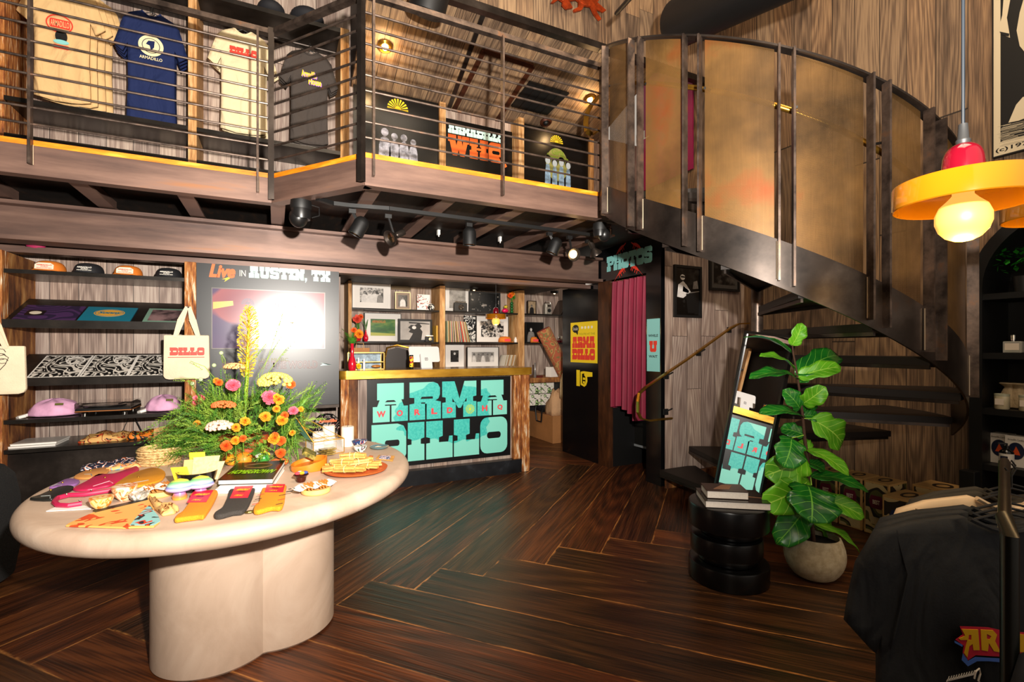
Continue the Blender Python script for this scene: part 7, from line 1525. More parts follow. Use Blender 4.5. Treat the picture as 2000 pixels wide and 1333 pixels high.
# glass-and-brass keepsake box with open lid
a0 = T(612, 893); a1 = T(672, 884); dU = (a1 - a0).normalized(); dV = UP.cross(dU).normalized(); dV = dV if dV.dot(FW) > 0 else -dV; wB = (a1 - a0).length * 1.0; dB = .12; hB = .085
t = thing('glass_keepsake_box', a0, 'brass-edged glass keepsake box with its lid open, in front of the candles', 'glass box')
def bp(u, v, z): return a0 + dU * u + dV * v + UP * (z + .002)
C8 = [bp(u, v, z) for z in (0, hB) for u, v in ((0, 0), (wB, 0), (wB, dB), (0, dB))]
mb = MB()
for i, j in ((0, 1), (1, 2), (2, 3), (3, 0), (4, 5), (5, 6), (6, 7), (7, 4), (0, 4), (1, 5), (2, 6), (3, 7)): mb.tube([C8[i], C8[j]], .0028, 6)
mb.build('brass_edges', BRASSC, t)
PANE = mat('thin_box_glass', (.96, 1, .98), .03, alpha=.16, spec=.8)
mb = MB()
for i, j, k, l in ((0, 1, 5, 4), (1, 2, 6, 5), (2, 3, 7, 6), (3, 0, 4, 7)): mb.face([C8[i], C8[j], C8[k], C8[l]])
mb.build('panes', PANE, t)
h0, h1 = C8[4] + Vector((0, 0, 0)), C8[7]; top0 = onD(569, 803, (a0 - Vector((0, 0, H))).dot(FW) + .02); top1 = onD(591, 797, (a0 - Vector((0, 0, H))).dot(FW) + .14)
mb = MB()
for p, q_ in ((h0, h1), (h1, top1), (top1, top0), (top0, h0)): mb.tube([p, q_], .0028, 6)
mb.build('lid_edges', BRASSC, t); MB().flat(Fr(h0, h1 - h0, top0 - h0), [[[(0, 0), ((h1 - h0).length, 0), ((top1 - h0).dot((h1 - h0).normalized()), (top0 - h0).length * .98), (0, (top0 - h0).length * .98)]]], 0, .0015).build('lid_pane', mat('teal_reflecting_glass', '7cc8c0', .15, alpha=.75, spec=.9), t, label='lid pane tinted teal')
mb = MB().tube([top0, C8[5]], .0018, 5).tube([top0 * .5 + h0 * .5, C8[4] * .5 + C8[5] * .5], .0018, 5); mb.build('chain', BRASSC, t)
for k in range(4):
    z = .004 + .010 * k; o = MB().obox(bp(wB * (.35 + .06 * (k % 2)), .03 + .01 * (k % 3), z + .004) - dV * .05 + dU * .0, dU, dV, UP, .09, .055, .008).build('brass_tin', raw('gold_foil_tin', [(.4, '5a4a24'), (.6, 'a8904a'), (.8, 'e8d49a')], 30, rough=.25, metal=.6, bump=0)); tag(o, 'flat gold tin stacked in front of the glass box, %s of four' % ('bottom', 'second from bottom', 'third from bottom', 'top')[k], 'tin')
CW = mat('cream_candle', 'e6d9c4', .55)
for x, y, r, h, lab in ((622, 876, .036, .105, 'short cream candle behind the glass box, left of three'), (642, 868, .04, .125, 'taller cream candle behind the glass box, middle of three'), (679, 872, .04, .13, 'tall cream candle behind the glass box, right of three')):
    c = T(x, y) + UP * .001; t = thing('pillar_candle', c, lab, 'candle'); MB().lathe(c, [(r * .96, 0), (r, .004), (r, h - .006), (r * .94, h), (.01, h - .004)], 28).build('wax', CW, t, smooth=30); MB().tube([c + UP * (h - .005), c + UP * (h + .010)], .0015, 5).build('wick', INK, t)
# wicker basket + framed kraft panel left of the flowers
c = T(312, 905) + UP * .001; t = thing('wicker_basket', c, 'low round woven straw basket left of the flowers', 'basket')
WK = raw('woven_straw', [(.35, '8a6234'), (.5, 'd8b070'), (.65, 'ecd09a')], 60, (1, 1, 3), rough=.8, bump=1.2)
mb = MB()
for k in range(7): mb.lathe(c, [(.098 + .004 * (k % 2), .013 * k), (.104 + .004 * (k % 2), .013 * k + .0065), (.098 + .004 * (k % 2), .013 * k + .013)], 40, cap=False)
mb.lathe(c, [(.096, 0), (.096, .088), (.092, .092), (.09, .088), (.088, .01), (.002, .008)], 40); mb.build('basket', WK, t, smooth=True)
a = T(300, 888); b = T(352, 872); o = MB().prism([Vector((a.x, a.y, Z0)), Vector((b.x, b.y, Z0)), Vector((b.x + .004, b.y + .012, Z0)), Vector((a.x + .004, a.y + .012, Z0))], (0, 0, .155)).build('kraft_card', KRAFTL, bevel=.001); tag(o, 'plain kraft card standing behind the straw basket', 'card')
o = MB().sph(T(488, 1004) + UP * .007, .012, 10, 6, (1.6, .8, .5)).build('enamel_pin', mat('dark_gold_pin', '6a5a2a', .3, .7)); tag(o, 'tiny dark gold pin on the table in front of the charcoal socks', 'pin')
# ================================================================== flower arrangement
fc = T(482, 905); FC = Vector((fc.x - .02, fc.y + .13, ZTB + .001))
fl = thing('flower_arrangement', FC, 'big ferny flower arrangement with tall yellow spike and marigolds on the round table', 'flower arrangement')
MB().lathe(FC, [(.09, 0), (.12, .01), (.14, .07), (.13, .14), (.10, .14), (.09, .02), (.002, .015)], 32).build('clay_pot', mat('dark_orange_clay', 'a84a1c', .6, var=.2, vscale=12), fl, smooth=True)
depF = (FC - Vector((0, 0, H))).dot(FW)
def fp(x, y, s=0): return onD(x, y, depF + s)
rs = random.Random(5)
def surf(a, e, k=1.0):
    """point on the foliage mound; a = azimuth, e = elevation"""
    R_ = .37 * k * (1 + .10 * math.sin(3 * a)); v = RT * (math.cos(a) * math.cos(e) * R_ * 1.08) - FW * (math.sin(a) * math.cos(e) * R_ * .85) + UP * (math.sin(e) * .46 * k)
    return FC + UP * .06 + v
FER = [mat('asparagus_fern_light', '7f9c34', .6, var=.2, vscale=9), mat('asparagus_fern_mid', '5c8626', .6, var=.25, vscale=9), mat('asparagus_fern_deep', '3c6a18', .6, var=.25, vscale=9)]
def plume(mb, p0, p1, wid, n, seed, droop=.25):
    rs2 = random.Random(seed); d = p1 - p0; L_ = d.length; prev = p0; dn = d.normalized()
    for i in range(1, n + 1):
        f = i / n; p = p0 + d * f - UP * (f * f * L_ * droop); sd = (p - prev).normalized()
        if i > 1: s = sd.cross(UP); s = s.normalized() * .0012 if s.length > .05 else Vector((.0012, 0, 0)); mb.face([prev - s, prev + s, p + s, p - s])
        ll = wid * (1 - .75 * f) * (.5 + .5 * min(1, f * 4))
        for k in range(5):
            dr = Vector((rs2.uniform(-1, 1), rs2.uniform(-1, 1), rs2.uniform(-.5, .9))); dr = (dr - sd * dr.dot(sd)).normalized() * .8 + sd * .7; q_ = p + dr * ll * rs2.uniform(.5, 1.1); w_ = dr.cross(sd); w_ = w_.normalized() * .0016; mb.face([p - w_, p + w_, q_ + w_ * .3, q_ - w_ * .3])
        prev = p
mbs = [MB(), MB(), MB()]
for k in range(620):
    a = rs.uniform(-PI * .35, PI * 1.35) if rs.random() < .82 else rs.uniform(0, 2 * PI); e = math.asin(rs.uniform(-.10, .98)); p1 = surf(a, e, rs.uniform(.86, 1.12)); p0 = surf(a + rs.uniform(-.5, .5), e * .8 + rs.uniform(-.1, .25), rs.uniform(.45, .7))
    if p1.z < ZTB + .02: p1.z = ZTB + .03
    if p1.dot(RT) > fc.dot(RT) + .21 and ZTB + .02 < p1.z < ZTB + .30 and p1.dot(FW) < fc.dot(FW) + .22: continue
    if p0.z < ZTB + .05: p0.z = ZTB + .06
    plume(mbs[k % 3], p0, p1, rs.uniform(.028, .05), 15, k, rs.uniform(.05, .22))
# long trailing plumes over the left and right sides
for k in range(120):
    if k < 78: tip = fp(rs.uniform(262, 345), rs.uniform(842, 925), rs.uniform(-.22, .12)); st = fp(rs.uniform(370, 430), rs.uniform(770, 850), rs.uniform(-.15, .1))
    elif k < 100: tip = fp(rs.uniform(588, 625), rs.uniform(745, 850), rs.uniform(.08, .2)); st = fp(rs.uniform(530, 570), rs.uniform(790, 850), rs.uniform(-.1, .1))
    else: tip = fp(rs.uniform(540, 585), rs.uniform(880, 925), rs.uniform(-.28, -.1)); st = fp(rs.uniform(520, 560), rs.uniform(800, 850), rs.uniform(-.2, -.05))
    if 78 <= k: st = st + FW * .12; tip = tip + FW * (.10 if k < 100 else 0)
    tip.z = max(tip.z, ZTB + .03); plume(mbs[k % 3], st, tip + UP * .02, .045, 20, 900 + k, .08)
for mb, m_ in zip(mbs, FER): o = mb.build('fern_foliage', m_, fl); o['kind'] = 'stuff'
# tall foxtail spike
m_sp = raw('yellow_foxtail_florets', [(.35, 'd88a10'), (.5, 'f0c21c'), (.65, 'f6e06a')], 60, rough=.6, bump=0)
b0 = fp(482, 740, .02); b1 = fp(487, 600, .02); ax = (b1 - b0).normalized(); sL = (b1 - b0).length
MB().tube([FC + UP * .2, b0, b1], [.010, .011, .004], 10).build('spike_stem', mat('lime_stem', '9ab41c', .5), fl, smooth=True)
mb = MB(); U = ax.orthogonal().normalized(); W = ax.cross(U)
for k in range(330):
    f = k / 330; a = k * 2.39996; base = b0 + ax * (sL * (.0 + f * 1.0)) ; rr_ = .058 * math.sin(min(1, f * 1.3 + .30) * PI * .5) * (1 - f ** 5 * .75); d = U * math.cos(a) + W * math.sin(a); tip = base + d * rr_ + ax * rr_ * (.5 + .3 * math.sin(k * 7.3)); s = ax.cross(d).normalized() * .0042
    mid = base + (tip - base) * .7; mb.face([base - s * .3, base + s * .3, mid + s * .55, tip + s * .9 + ax * .004, tip + d * .004, tip - s * .9 + ax * .004, mid - s * .55])
mb.build('foxtail_spike', m_sp, fl, label='tall yellow foxtail flower spike')
def facing(p): return (Vector((0, -.6, H)) - p).normalized() * .8 + UP * .4
for x, y, r in ((545, 782, 1), (540, 776, .7), (518, 815, 1.05), (540, 800, .8), (479, 824, .95), (461, 836, .85), (442, 872, 1.1), (460, 862, .9), (475, 857, .7), (551, 822, 1.1), (556, 812, .8), (536, 858, 1.2), (548, 862, 1.0), (537, 852, .8), (548, 886, 1.0), (571, 846, .6), (428, 748, .75), (422, 744, .6), (568, 752, 1.0), (385, 828, .7), (588, 800, .6)):
    p = fp(x, y, -.30 + .25 * abs((x - 482) / 140) ** 2 + (.12 if y < 760 else 0)); rosette(p, facing(p), .027 * r, MARI if (x + y) % 3 else MARD, 'marigold', fl, 5, 14, seed=x)
    MB().tube([p - facing(p) * .01, p - facing(p) * .05 - UP * .05], .0025, 5).build('flower_stem', FER[1], fl)
PKZ = mat('coral_pink_zinnia', 'e8566a', .6, var=.2, vscale=60)
for x, y, r in ((527, 777, 1.1), (455, 754, 1.0), (388, 782, .9), (573, 803, .7)):
    p = fp(x, y, -.24 if x > 400 else -.05); rosette(p, facing(p), .036 * r, PKZ, 'zinnia', fl, 4, 15, cup=.3, seed=x)
def coxcomb(x, y, r, m_, sc_, s=0, lab=None):
    p = fp(x, y, s); mb = MB(); rs3 = random.Random(x)
    for k in range(130):
        a = rs3.uniform(0, 2 * PI); e = math.asin(rs3.uniform(-.2, 1)); q_ = p + RT * math.cos(a) * math.cos(e) * r * sc_[0] - FW * math.sin(a) * math.cos(e) * r * .7 + UP * math.sin(e) * r * sc_[1]; mb.sph(q_, r * .13, 6, 4)
    mb.build('cockscomb', m_, fl, smooth=True, label=lab)
coxcomb(538, 748, .085, mat('pale_yellow_cockscomb', 'e6d060', .7, var=.15, vscale=60), (1.05, .6), -.10, 'pale yellow cockscomb head'); coxcomb(430, 836, .062, mat('pink_cream_cockscomb', 'e8b8a0', .7, var=.2, vscale=60), (1.1, .55), -.26, 'pale pink cockscomb head')
coxcomb(437, 793, .05, mat('orange_cockscomb', 'e8642a', .7, var=.2, vscale=60), (1.2, .45), -.24, 'orange-red cockscomb head'); coxcomb(458, 718, .045, mat('peach_cockscomb', 'e8a46a', .7, var=.2, vscale=60), (1.3, .5), -.0)
# thin airy sprays against the screen
mb = MB()
for st, en in (((510, 735), (553, 610)), ((515, 740), (578, 660)), ((500, 740), (560, 640)), ((440, 730), (432, 690)), ((470, 735), (520, 672)), ((420, 740), (372, 706)), ((410, 752), (340, 740))):
    a = fp(*st, .05); b = fp(*en, .05); mb.tube([a, (a + b) / 2 + Vector((.01, 0, .02)), b], .0016, 5); plume(mb, a + (b - a) * .45, b, .025, 9, st[0], .1)
mb.build('airy_spray', FER[0], fl)
for x, y in ((418, 714), (392, 742), (376, 750), (432, 690)): p = fp(x, y, .03); MB().sph(p, .012, 8, 6).build('seed_head', mat('pale_green_bud', 'a8b88a', .6), fl)
# small fruit and toys at the foot of the flowers
GRNC = mat('green_painted_ceramic', '3a8a3a', .25)
c = T(515, 907) + UP * .001; t = thing('painted_figurine', c, 'little green painted ceramic figure at the foot of the flowers behind the book', 'figurine')
MB().sph(c + UP * .03, .032, 16, 10, (1, .8, .9)).build('figurine_body', GRNC, t, smooth=True); MB().sph(c + Vector((-.025, -.02, .055)), .018, 12, 8).build('white_head', PAPER, t, smooth=True); MB().tube([c + Vector((.03 * math.cos(i * .5), -.02 + .005 * math.sin(i), .05 + .02 * math.sin(i * .5))) for i in range(9)], .004, 6).build('yellow_coil', YEL, t, smooth=True)
for x, y, r, sc_, col, lab in ((476, 912, .045, (1, 1, .9), 'e8801c', 'orange gourd at the foot of the flowers, middle of the row'), (455, 910, .04, (1, 1, .8), 'f09a20', 'orange gourd at the foot of the flowers, left of the row'), (545, 912, .035, (1.4, .8, .7), 'b8602c', 'brown-orange clay shell at the foot of the flowers, right of the row')):
    o = MB().sph(T(x, y) + UP * r * sc_[2], r, 20, 12, sc_).build('gourd', mat('gourd_' + str(x), col, .5, var=.12, vscale=20), smooth=True); tag(o, lab, 'gourd')
# ================================================================== armchair at the far left
c = onD(-135, 900, 2.72); c.z = 0
BOU = mat('black_boucle', '0d0c0c', .95, var=.5, vscale=120, bump=1.2, bscale=160)
t = thing('armchair', c, 'black boucle barrel armchair cut off by the left edge behind the table', 'armchair')
MB().lathe(c, [(.26, .03), (.33, .06), (.36, .25), (.355, .5), (.33, .64), (.29, .69), (.24, .66), (.22, .45), (.002, .44)], 48).build('barrel_back', BOU, t, smooth=True)
MB().lathe(c, [(.2, 0), (.2, .03)], 32).build('base', BLACKM, t)
# ================================================================== black side table, books
c = onD(1422, 985, 2.97); c.z = 0; t = thing('side_table', c, 'glossy black side table of offset stacked discs', 'side table')
GB_ = mat('satin_black_lacquer', '060607', .28, spec=.45)
for dx, r, z0, z1 in ((.0, .228, .0, .115), (-.005, .17, .117, .16), (-.012, .205, .162, .272), (.012, .17, .274, .318), (.0, .228, .32, .462)):
    cc = c + RT * dx; MB().lathe(cc, [(r - .012, z0), (r - .003, z0 + .003), (r, z0 + .012), (r, z1 - .012), (r - .003, z1 - .003), (r - .012, z1)], 64).build('disc', GB_, t, smooth=50)
zs_ = .463
def bk(cx, cy, w, d, ang, z, h, cov, lab, pages):
    U = Vector((math.cos(ang), math.sin(ang), 0)); V = Vector((-U.y, U.x, 0)); cc = Vector((cx, cy, z)); t = thing('book', cc, lab, 'book')
    MB().obox(cc + UP * h / 2, U, V, UP, w - .008, d - .008, h - .006).build('pages', pages, t)
    for zz in (.0015, h - .0015): MB().obox(cc + UP * zz, U, V, UP, w, d, .003).build('cover', cov, t)
    MB().obox(cc + V * (d / 2 - .001) + UP * h / 2, U, V, UP, w, .003, h).build('spine', cov, t); return t, Fr(cc + UP * (h + .0002), U, V)
PG = mat('book_pages', 'd8cfc4', .7, var=.05, vscale=100)
an = math.atan2(RT.y, RT.x) - .16
t, f = bk(c.x + .005, c.y - .02, .36, .27, an, zs_, .042, mat('dark_photo_cover', '14100e', .2), 'large dark coffee-table book lying on the black side table', PG)
MB().flat(f, [[[(.02, .0), (.17, -.03), (.17, -.04), (.02, -.012)]]]).build('cover_stripe', mat('copper_stripe', '8a5a2c', .4), t)
t, f = bk(c.x - .035, c.y - .0, .235, .17, an + .0, zs_ + .0432, .046, mat('brown_cover', '2c1812', .3), 'smaller brown-covered book on top of the large one', PG)
MB().flat(f, [[[(-.07 + .018 * k, -.04), (-.055 + .018 * k, -.045), (.01 + .012 * k, .05), (.0 + .012 * k, .055)]] for k in range(5)]).build('cover_fingers', mat('light_brown_print', '8a6248', .5), t)
# ================================================================== leaning mirror
T_ = 3.5; TLp = FW * T_ + RT * (.481 * T_) + UP * (H + .02 * T_)
n_ = Vector((-.97, .2, .144)).normalized(); W0 = Vector((-.206, -.977, 0)).normalized(); Lu = n_.cross(W0); Lu = (Lu if Lu.z > 0 else -Lu).normalized()
rho = math.radians(6); Lx = (Lu * math.cos(rho) + W0 * math.sin(rho)).normalized(); Wx = (W0 * math.cos(rho) - Lu * math.sin(rho)).normalized(); ML = 1.50; MW = .45
BL = TLp - Lx * ML; low = min(BL.z, (BL + Wx * MW).z); BL = BL - UP * low; FM = Fr(BL, Wx, Lx)
if FM.N.dot(Vector((0, 0, H)) - BL) < 0: FM.N = -FM.N
t = thing('leaning_mirror', BL, 'tall narrow black-framed mirror leaning against the stair behind the side table', 'mirror')
def fb4(F, a, b, c_, d, w0, w1): return [F.p(a, b, w0), F.p(c_, b, w0), F.p(c_, d, w0), F.p(a, d, w0)], [F.p(a, b, w1), F.p(c_, b, w1), F.p(c_, d, w1), F.p(a, d, w1)]
mb = MB()
for q_ in ((0, 0, MW, .018), (0, ML - .018, MW, ML), (0, .018, .018, ML - .018), (MW - .018, .018, MW, ML - .018)): mb.hexa(*fb4(FM, *q_, -.012, .014))
mb.build('frame', mat('black_mirror_frame', '0c0c0c', .3), t); mb = MB(); mb.hexa(*fb4(FM, .018, .018, MW - .018, ML - .018, -.010, .002)); mb.build('mirror_glass', mat('mirror_silver', 'e8e8e8', .01, 1), t)
# ================================================================== fiddle-leaf fig
c = onD(1590, 1060, 2.98); c.z = 0
t = thing('fiddle_leaf_fig', c, 'fiddle-leaf fig with large green leaves in a round beige pot', 'potted plant')
MB().lathe(c, [(.085, 0), (.115, .012), (.155, .07), (.17, .13), (.165, .19), (.142, .25), (.135, .258), (.126, .25), (.14, .2), (.13, .19), (.002, .19)], 48).build('pot', raw('beige_stoneware', [(.35, 'b8a684'), (.5, 'c8b896'), (.65, 'd6c8a8')], 30, rough=.6, bump=.15), t, smooth=180, sub=1)
MB().lathe(c, [(.138, .20), (.138, .212), (.002, .216)], 32).build('soil', mat('dark_bark_soil', '14100c', .9, var=.7, vscale=90, bump=1.5, bscale=120), t)
dP = 2.98
tr = [c + UP * .2] + [onD(x, y, dP) for x, y in ((1583, 1000), (1581, 940), (1578, 900), (1571, 850), (1568, 815), (1561, 760), (1555, 720), (1549, 690), (1546, 655))]
MB().tube(tr, [.011, .011, .010, .009, .009, .008, .007, .006, .005, .004], 10).build('trunk', mat('fig_bark', '4a3020', .8, bump=.4, bscale=60), t, smooth=True)
LF = []
def leafmat(nm, a, b_, vein, rough):
    m, nt, b = newmat(nm); L = nt.links; uv = nn(nt, 'ShaderNodeUVMap', uv_map='uv'); sx = nn(nt, 'ShaderNodeSeparateXYZ'); L.new(uv.outputs[0], sx.inputs[0])
    ab = nn(nt, 'ShaderNodeMath', operation='ABSOLUTE'); L.new(sx.outputs[0], ab.inputs[0])
    md = nn(nt, 'ShaderNodeMath', operation='LESS_THAN'); md.inputs[1].default_value = .035; L.new(ab.outputs[0], md.inputs[0])
    sk = nn(nt, 'ShaderNodeMath', operation='MULTIPLY_ADD'); sk.inputs[1].default_value = -.28; L.new(ab.outputs[0], sk.inputs[0]); L.new(sx.outputs[1], sk.inputs[2])
    fr = nn(nt, 'ShaderNodeMath', operation='MULTIPLY'); fr.inputs[1].default_value = 6; L.new(sk.outputs[0], fr.inputs[0]); fc_ = nn(nt, 'ShaderNodeMath', operation='FRACT'); L.new(fr.outputs[0], fc_.inputs[0]); lt = nn(nt, 'ShaderNodeMath', operation='LESS_THAN'); lt.inputs[1].default_value = .07; L.new(fc_.outputs[0], lt.inputs[0])
    mxv = nn(nt, 'ShaderNodeMath', operation='MAXIMUM'); L.new(md.outputs[0], mxv.inputs[0]); L.new(lt.outputs[0], mxv.inputs[1])
    tc = nn(nt, 'ShaderNodeTexCoord'); n = nn(nt, 'ShaderNodeTexNoise', i_Scale=9.0, i_Detail=3); L.new(tc.outputs['Object'], n.inputs['Vector']); r = ramp(nt, [(.35, hexc(a)), (.65, hexc(b_))]); L.new(n.outputs[0], r.inputs[0])
    mx = nn(nt, 'ShaderNodeMix', data_type='RGBA'); L.new(mxv.outputs[0], mx.inputs[0]); L.new(r.outputs[0], mx.inputs[6]); mx.inputs[7].default_value = c4(hexc(vein)); L.new(mx.outputs[2], b.inputs['Base Color']); b.inputs['Roughness'].default_value = rough
    bp_ = nn(nt, 'ShaderNodeBump', i_Strength=.4, i_Distance=.01); L.new(mxv.outputs[0], bp_.inputs['Height']); L.new(bp_.outputs[0], b.inputs['Normal']); return m
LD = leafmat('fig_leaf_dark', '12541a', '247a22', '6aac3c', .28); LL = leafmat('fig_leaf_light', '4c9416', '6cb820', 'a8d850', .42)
def leaf(p0, p1, wid, nrm, m_, curl=.12, wave=.05, seed=0, fold=.15):
    bm = bmesh.new(); l1 = bm.loops.layers.uv.new('uv'); d = p1 - p0; L_ = d.length; dn = d.normalized(); s = dn.cross(Vector(nrm)).normalized(); up = s.cross(dn).normalized(); nu, nv = 8, 12; vs = []
    for j in range(nv + 1):
        f = j / nv; ww = wid * (.14 + .86 * math.sin(min(1, (f ** .8) * 1.0) * PI * .93) ** .75) * (1 - .28 * math.exp(-((f - .38) / .12) ** 2)) if j else wid * .05
        if j == nv: ww = wid * .04
        row = []
        for i in range(nu + 1):
            g_ = (i / nu - .5) * 2; q_ = p0 + dn * L_ * f + s * g_ * ww / 2 + up * (math.sin(f * PI) * curl * L_ - (f ** 2) * curl * L_ * .8 + abs(g_) * ww * fold + wave * ww * math.sin(f * 15 + g_ * 2 + seed) * abs(g_)); row.append((bm.verts.new(q_), g_, f))
        vs.append(row)
    for a, b in zip(vs, vs[1:]):
        for i in range(nu):
            fc2 = bm.faces.new([a[i][0], a[i + 1][0], b[i + 1][0], b[i][0]])
            for lp, v in zip(fc2.loops, (a[i], a[i + 1], b[i + 1], b[i])): lp[l1].uv = (v[1], v[2])
    root = ORG[t.name]; bmesh.ops.translate(bm, verts=bm.verts, vec=-root); me = bpy.data.meshes.new('leaf'); bm.to_mesh(me); bm.free(); me.materials.append(m_)
    for p in me.polygons: p.use_smooth = True
    o = bpy.data.objects.new('leaf', me); COL.objects.link(o); o.parent = t; ORG[o.name] = root
    md = o.modifiers.new('thickness', 'SOLIDIFY'); md.thickness = .0012; return o
TOC = -FW * .75 + UP * .5
# base px, tip px, width m, depth offset base, tip, normal, light?
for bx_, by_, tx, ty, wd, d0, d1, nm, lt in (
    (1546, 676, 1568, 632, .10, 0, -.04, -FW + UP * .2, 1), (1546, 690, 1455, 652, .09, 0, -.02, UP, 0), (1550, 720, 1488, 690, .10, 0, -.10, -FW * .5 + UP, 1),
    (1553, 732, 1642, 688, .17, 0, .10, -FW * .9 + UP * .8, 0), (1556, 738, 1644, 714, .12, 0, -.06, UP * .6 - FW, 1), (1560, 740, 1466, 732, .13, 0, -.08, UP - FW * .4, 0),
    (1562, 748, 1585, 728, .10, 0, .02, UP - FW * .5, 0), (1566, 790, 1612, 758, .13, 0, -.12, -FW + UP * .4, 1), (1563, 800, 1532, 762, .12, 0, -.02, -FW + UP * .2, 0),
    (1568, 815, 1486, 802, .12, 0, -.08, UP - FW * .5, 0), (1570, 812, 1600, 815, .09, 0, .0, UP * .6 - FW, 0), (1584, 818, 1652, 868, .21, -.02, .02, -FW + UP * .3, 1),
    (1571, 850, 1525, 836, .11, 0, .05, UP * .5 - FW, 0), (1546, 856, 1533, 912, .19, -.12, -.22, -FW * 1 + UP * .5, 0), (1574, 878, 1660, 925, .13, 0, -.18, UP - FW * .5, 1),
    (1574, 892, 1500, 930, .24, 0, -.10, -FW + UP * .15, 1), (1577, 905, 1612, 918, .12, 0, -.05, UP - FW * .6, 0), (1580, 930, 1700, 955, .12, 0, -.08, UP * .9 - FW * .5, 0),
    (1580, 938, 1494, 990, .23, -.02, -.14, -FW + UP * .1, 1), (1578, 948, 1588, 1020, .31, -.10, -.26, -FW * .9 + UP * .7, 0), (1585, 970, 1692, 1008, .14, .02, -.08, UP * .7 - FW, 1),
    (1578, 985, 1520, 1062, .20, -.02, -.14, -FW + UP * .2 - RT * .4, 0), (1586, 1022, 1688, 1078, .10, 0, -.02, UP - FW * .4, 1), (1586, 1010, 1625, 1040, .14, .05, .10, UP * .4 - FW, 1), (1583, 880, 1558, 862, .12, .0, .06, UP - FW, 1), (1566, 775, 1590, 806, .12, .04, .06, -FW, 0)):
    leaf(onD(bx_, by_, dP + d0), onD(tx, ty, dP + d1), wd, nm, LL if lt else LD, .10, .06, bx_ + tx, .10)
for a, b in (((1583, 930), (1585, 948)), ((1569, 818), (1584, 818)), ((1572, 850), (1547, 856))): MB().tube([onD(*a, dP), onD(*b, dP - .04)], .003, 6).build('leaf_stalk', LL, t)
# ================================================================== camouflage boxes
CAMO = swirl('camouflage_print', 'ccb47e', '2c2416', 7, 3, .42, .3, c3='5c5c2a'); BOXT = mat('tan_printed_card', 'cca060', .6, var=.1)
def camobox(p, sx, sy, sz, z, lab, badge, ang=0):
    U = Vector((math.cos(ang), math.sin(ang), 0)); V = Vector((-U.y, U.x, 0)); c = Vector((p[0], p[1], z)); t = thing('printed_carton', c, lab, 'carton')
    MB().obox(c + UP * (sz / 2), U, V, UP, sx, sy, sz - .004).build('carton_body', BOXT, t, bevel=.003)
    for N_, A_, ds, dw in ((-V, U, sy / 2, sx), (-U, -V, sx / 2, sy)):
        F = Fr(c + N_ * (ds + .0005), A_, UP); MB().flat(F, [[[(-dw / 2 + .012, .012), (dw / 2 - .012, .012), (dw / 2 - .012, sz - .016), (-dw / 2 + .012, sz - .016)]]]).build('camouflage_panel', CAMO, t)
        MB().flat(F, [[[(-.05, sz * .62), (-.035, sz * .74), (.035, sz * .74), (.05, sz * .62), (.035, sz * .5), (-.035, sz * .5)]]], .001, .002).build('badge', mat('badge_' + badge, {'blue': '1c2c5a', 'maroon': '6a1430'}[badge], .5), t)
        MB().flat(F, [[rr(-.04, sz * .2, .04, sz * .34, .008)]], .001, .002).build('lower_badge', mat('cream_badge', 'c8b48a', .5), t); text(F, 'BEST', -.024, sz * .58, .024, sz * .66, CREAM, 'lettering', t, .0025, bold=.03)
    F = Fr(c + UP * sz, U, V); MB().flat(F, [[ell(0, 0, sx * .28, sy * .22, 20), ell(0, 0, sx * .2, sy * .14, 20)]], 0, .001).build('top_mark', mat('dark_top_print', '2c2014', .6), t)
    return t
g0 = onZ(1690, 1042, 0); ang = -PI / 2 + .0
bw_, bd_, bh_ = .155, .22, .39
XC = 4.05
camobox((XC + .10, 2.44), .24, .17, .40, 0, 'camouflage carton with maroon badge, leftmost of the row by the wall', 'maroon')
camobox((XC + .10, 2.255), .24, .17, .40, 0, 'camouflage carton with maroon badge, second from left in the row', 'maroon')
camobox((XC + .10, 2.07), .24, .17, .40, 0, 'camouflage carton in the wall row, behind the nearer blue-badged carton', 'maroon')
camobox((XC - .02, 1.86), .30, .19, .36, 0, 'camouflage carton with blue badge, left one of the nearer pair', 'blue')
camobox((XC - .02, 1.655), .30, .19, .36, 0, 'camouflage carton with blue badge, right one of the nearer pair', 'blue')
camobox((XC + .30, 1.80), .26, .26, .40, 0, 'tan-topped camouflage carton against the wall behind the nearer pair', 'blue')
# ================================================================== black arched shelving on the right wall
XV = 4.25; y1_ = 1.617; y0_ = .56; zsp = 1.80; rA = (y1_ - y0_) / 2; yc_ = (y0_ + y1_) / 2; BWD = mat('black_stained_wood', '0a0908', .5, var=.4, vscale=14, bump=.3, bscale=60)
t = thing('arched_shelving', (XV, yc_, 0), 'tall black arched shelving unit against the right wall', 'shelving'); sw = .07
out = [(y1_, 0), (y1_, zsp)] + [(yc_ + rA * math.cos(PI * i / 24), zsp + rA * math.sin(PI * i / 24)) for i in range(1, 24)] + [(y0_, zsp), (y0_, 0)]
inn = [(y0_ + sw, 0), (y0_ + sw, zsp)] + [(yc_ - (rA - sw) * math.cos(PI * i / 24), zsp + (rA - sw) * math.sin(PI * i / 24)) for i in range(1, 24)] + [(y1_ - sw, zsp), (y1_ - sw, 0)]
arc = [(-y, z) for y, z in out + inn]; MB().flat(FX(XV), [[arc]], -.39, 0).build('arch_frame', BWD, t)
fullo = [(-y, z) for y, z in out]; planks_poly = MB().flat(FX(XR - .012), [[fullo]], -.004, 0).build('back_panel', BWD, t)
ZV = [.10, .62, 1.0, 1.373, 1.77]; zv = [.10] + [onX(1955, y, XV).z for y in (913, 801, 690, 572)]
for z in zv: MB().box(XV + .01, y0_ + sw, z - .04, XR - .015, y1_ - sw, z).build('shelf_board', BWD, t)
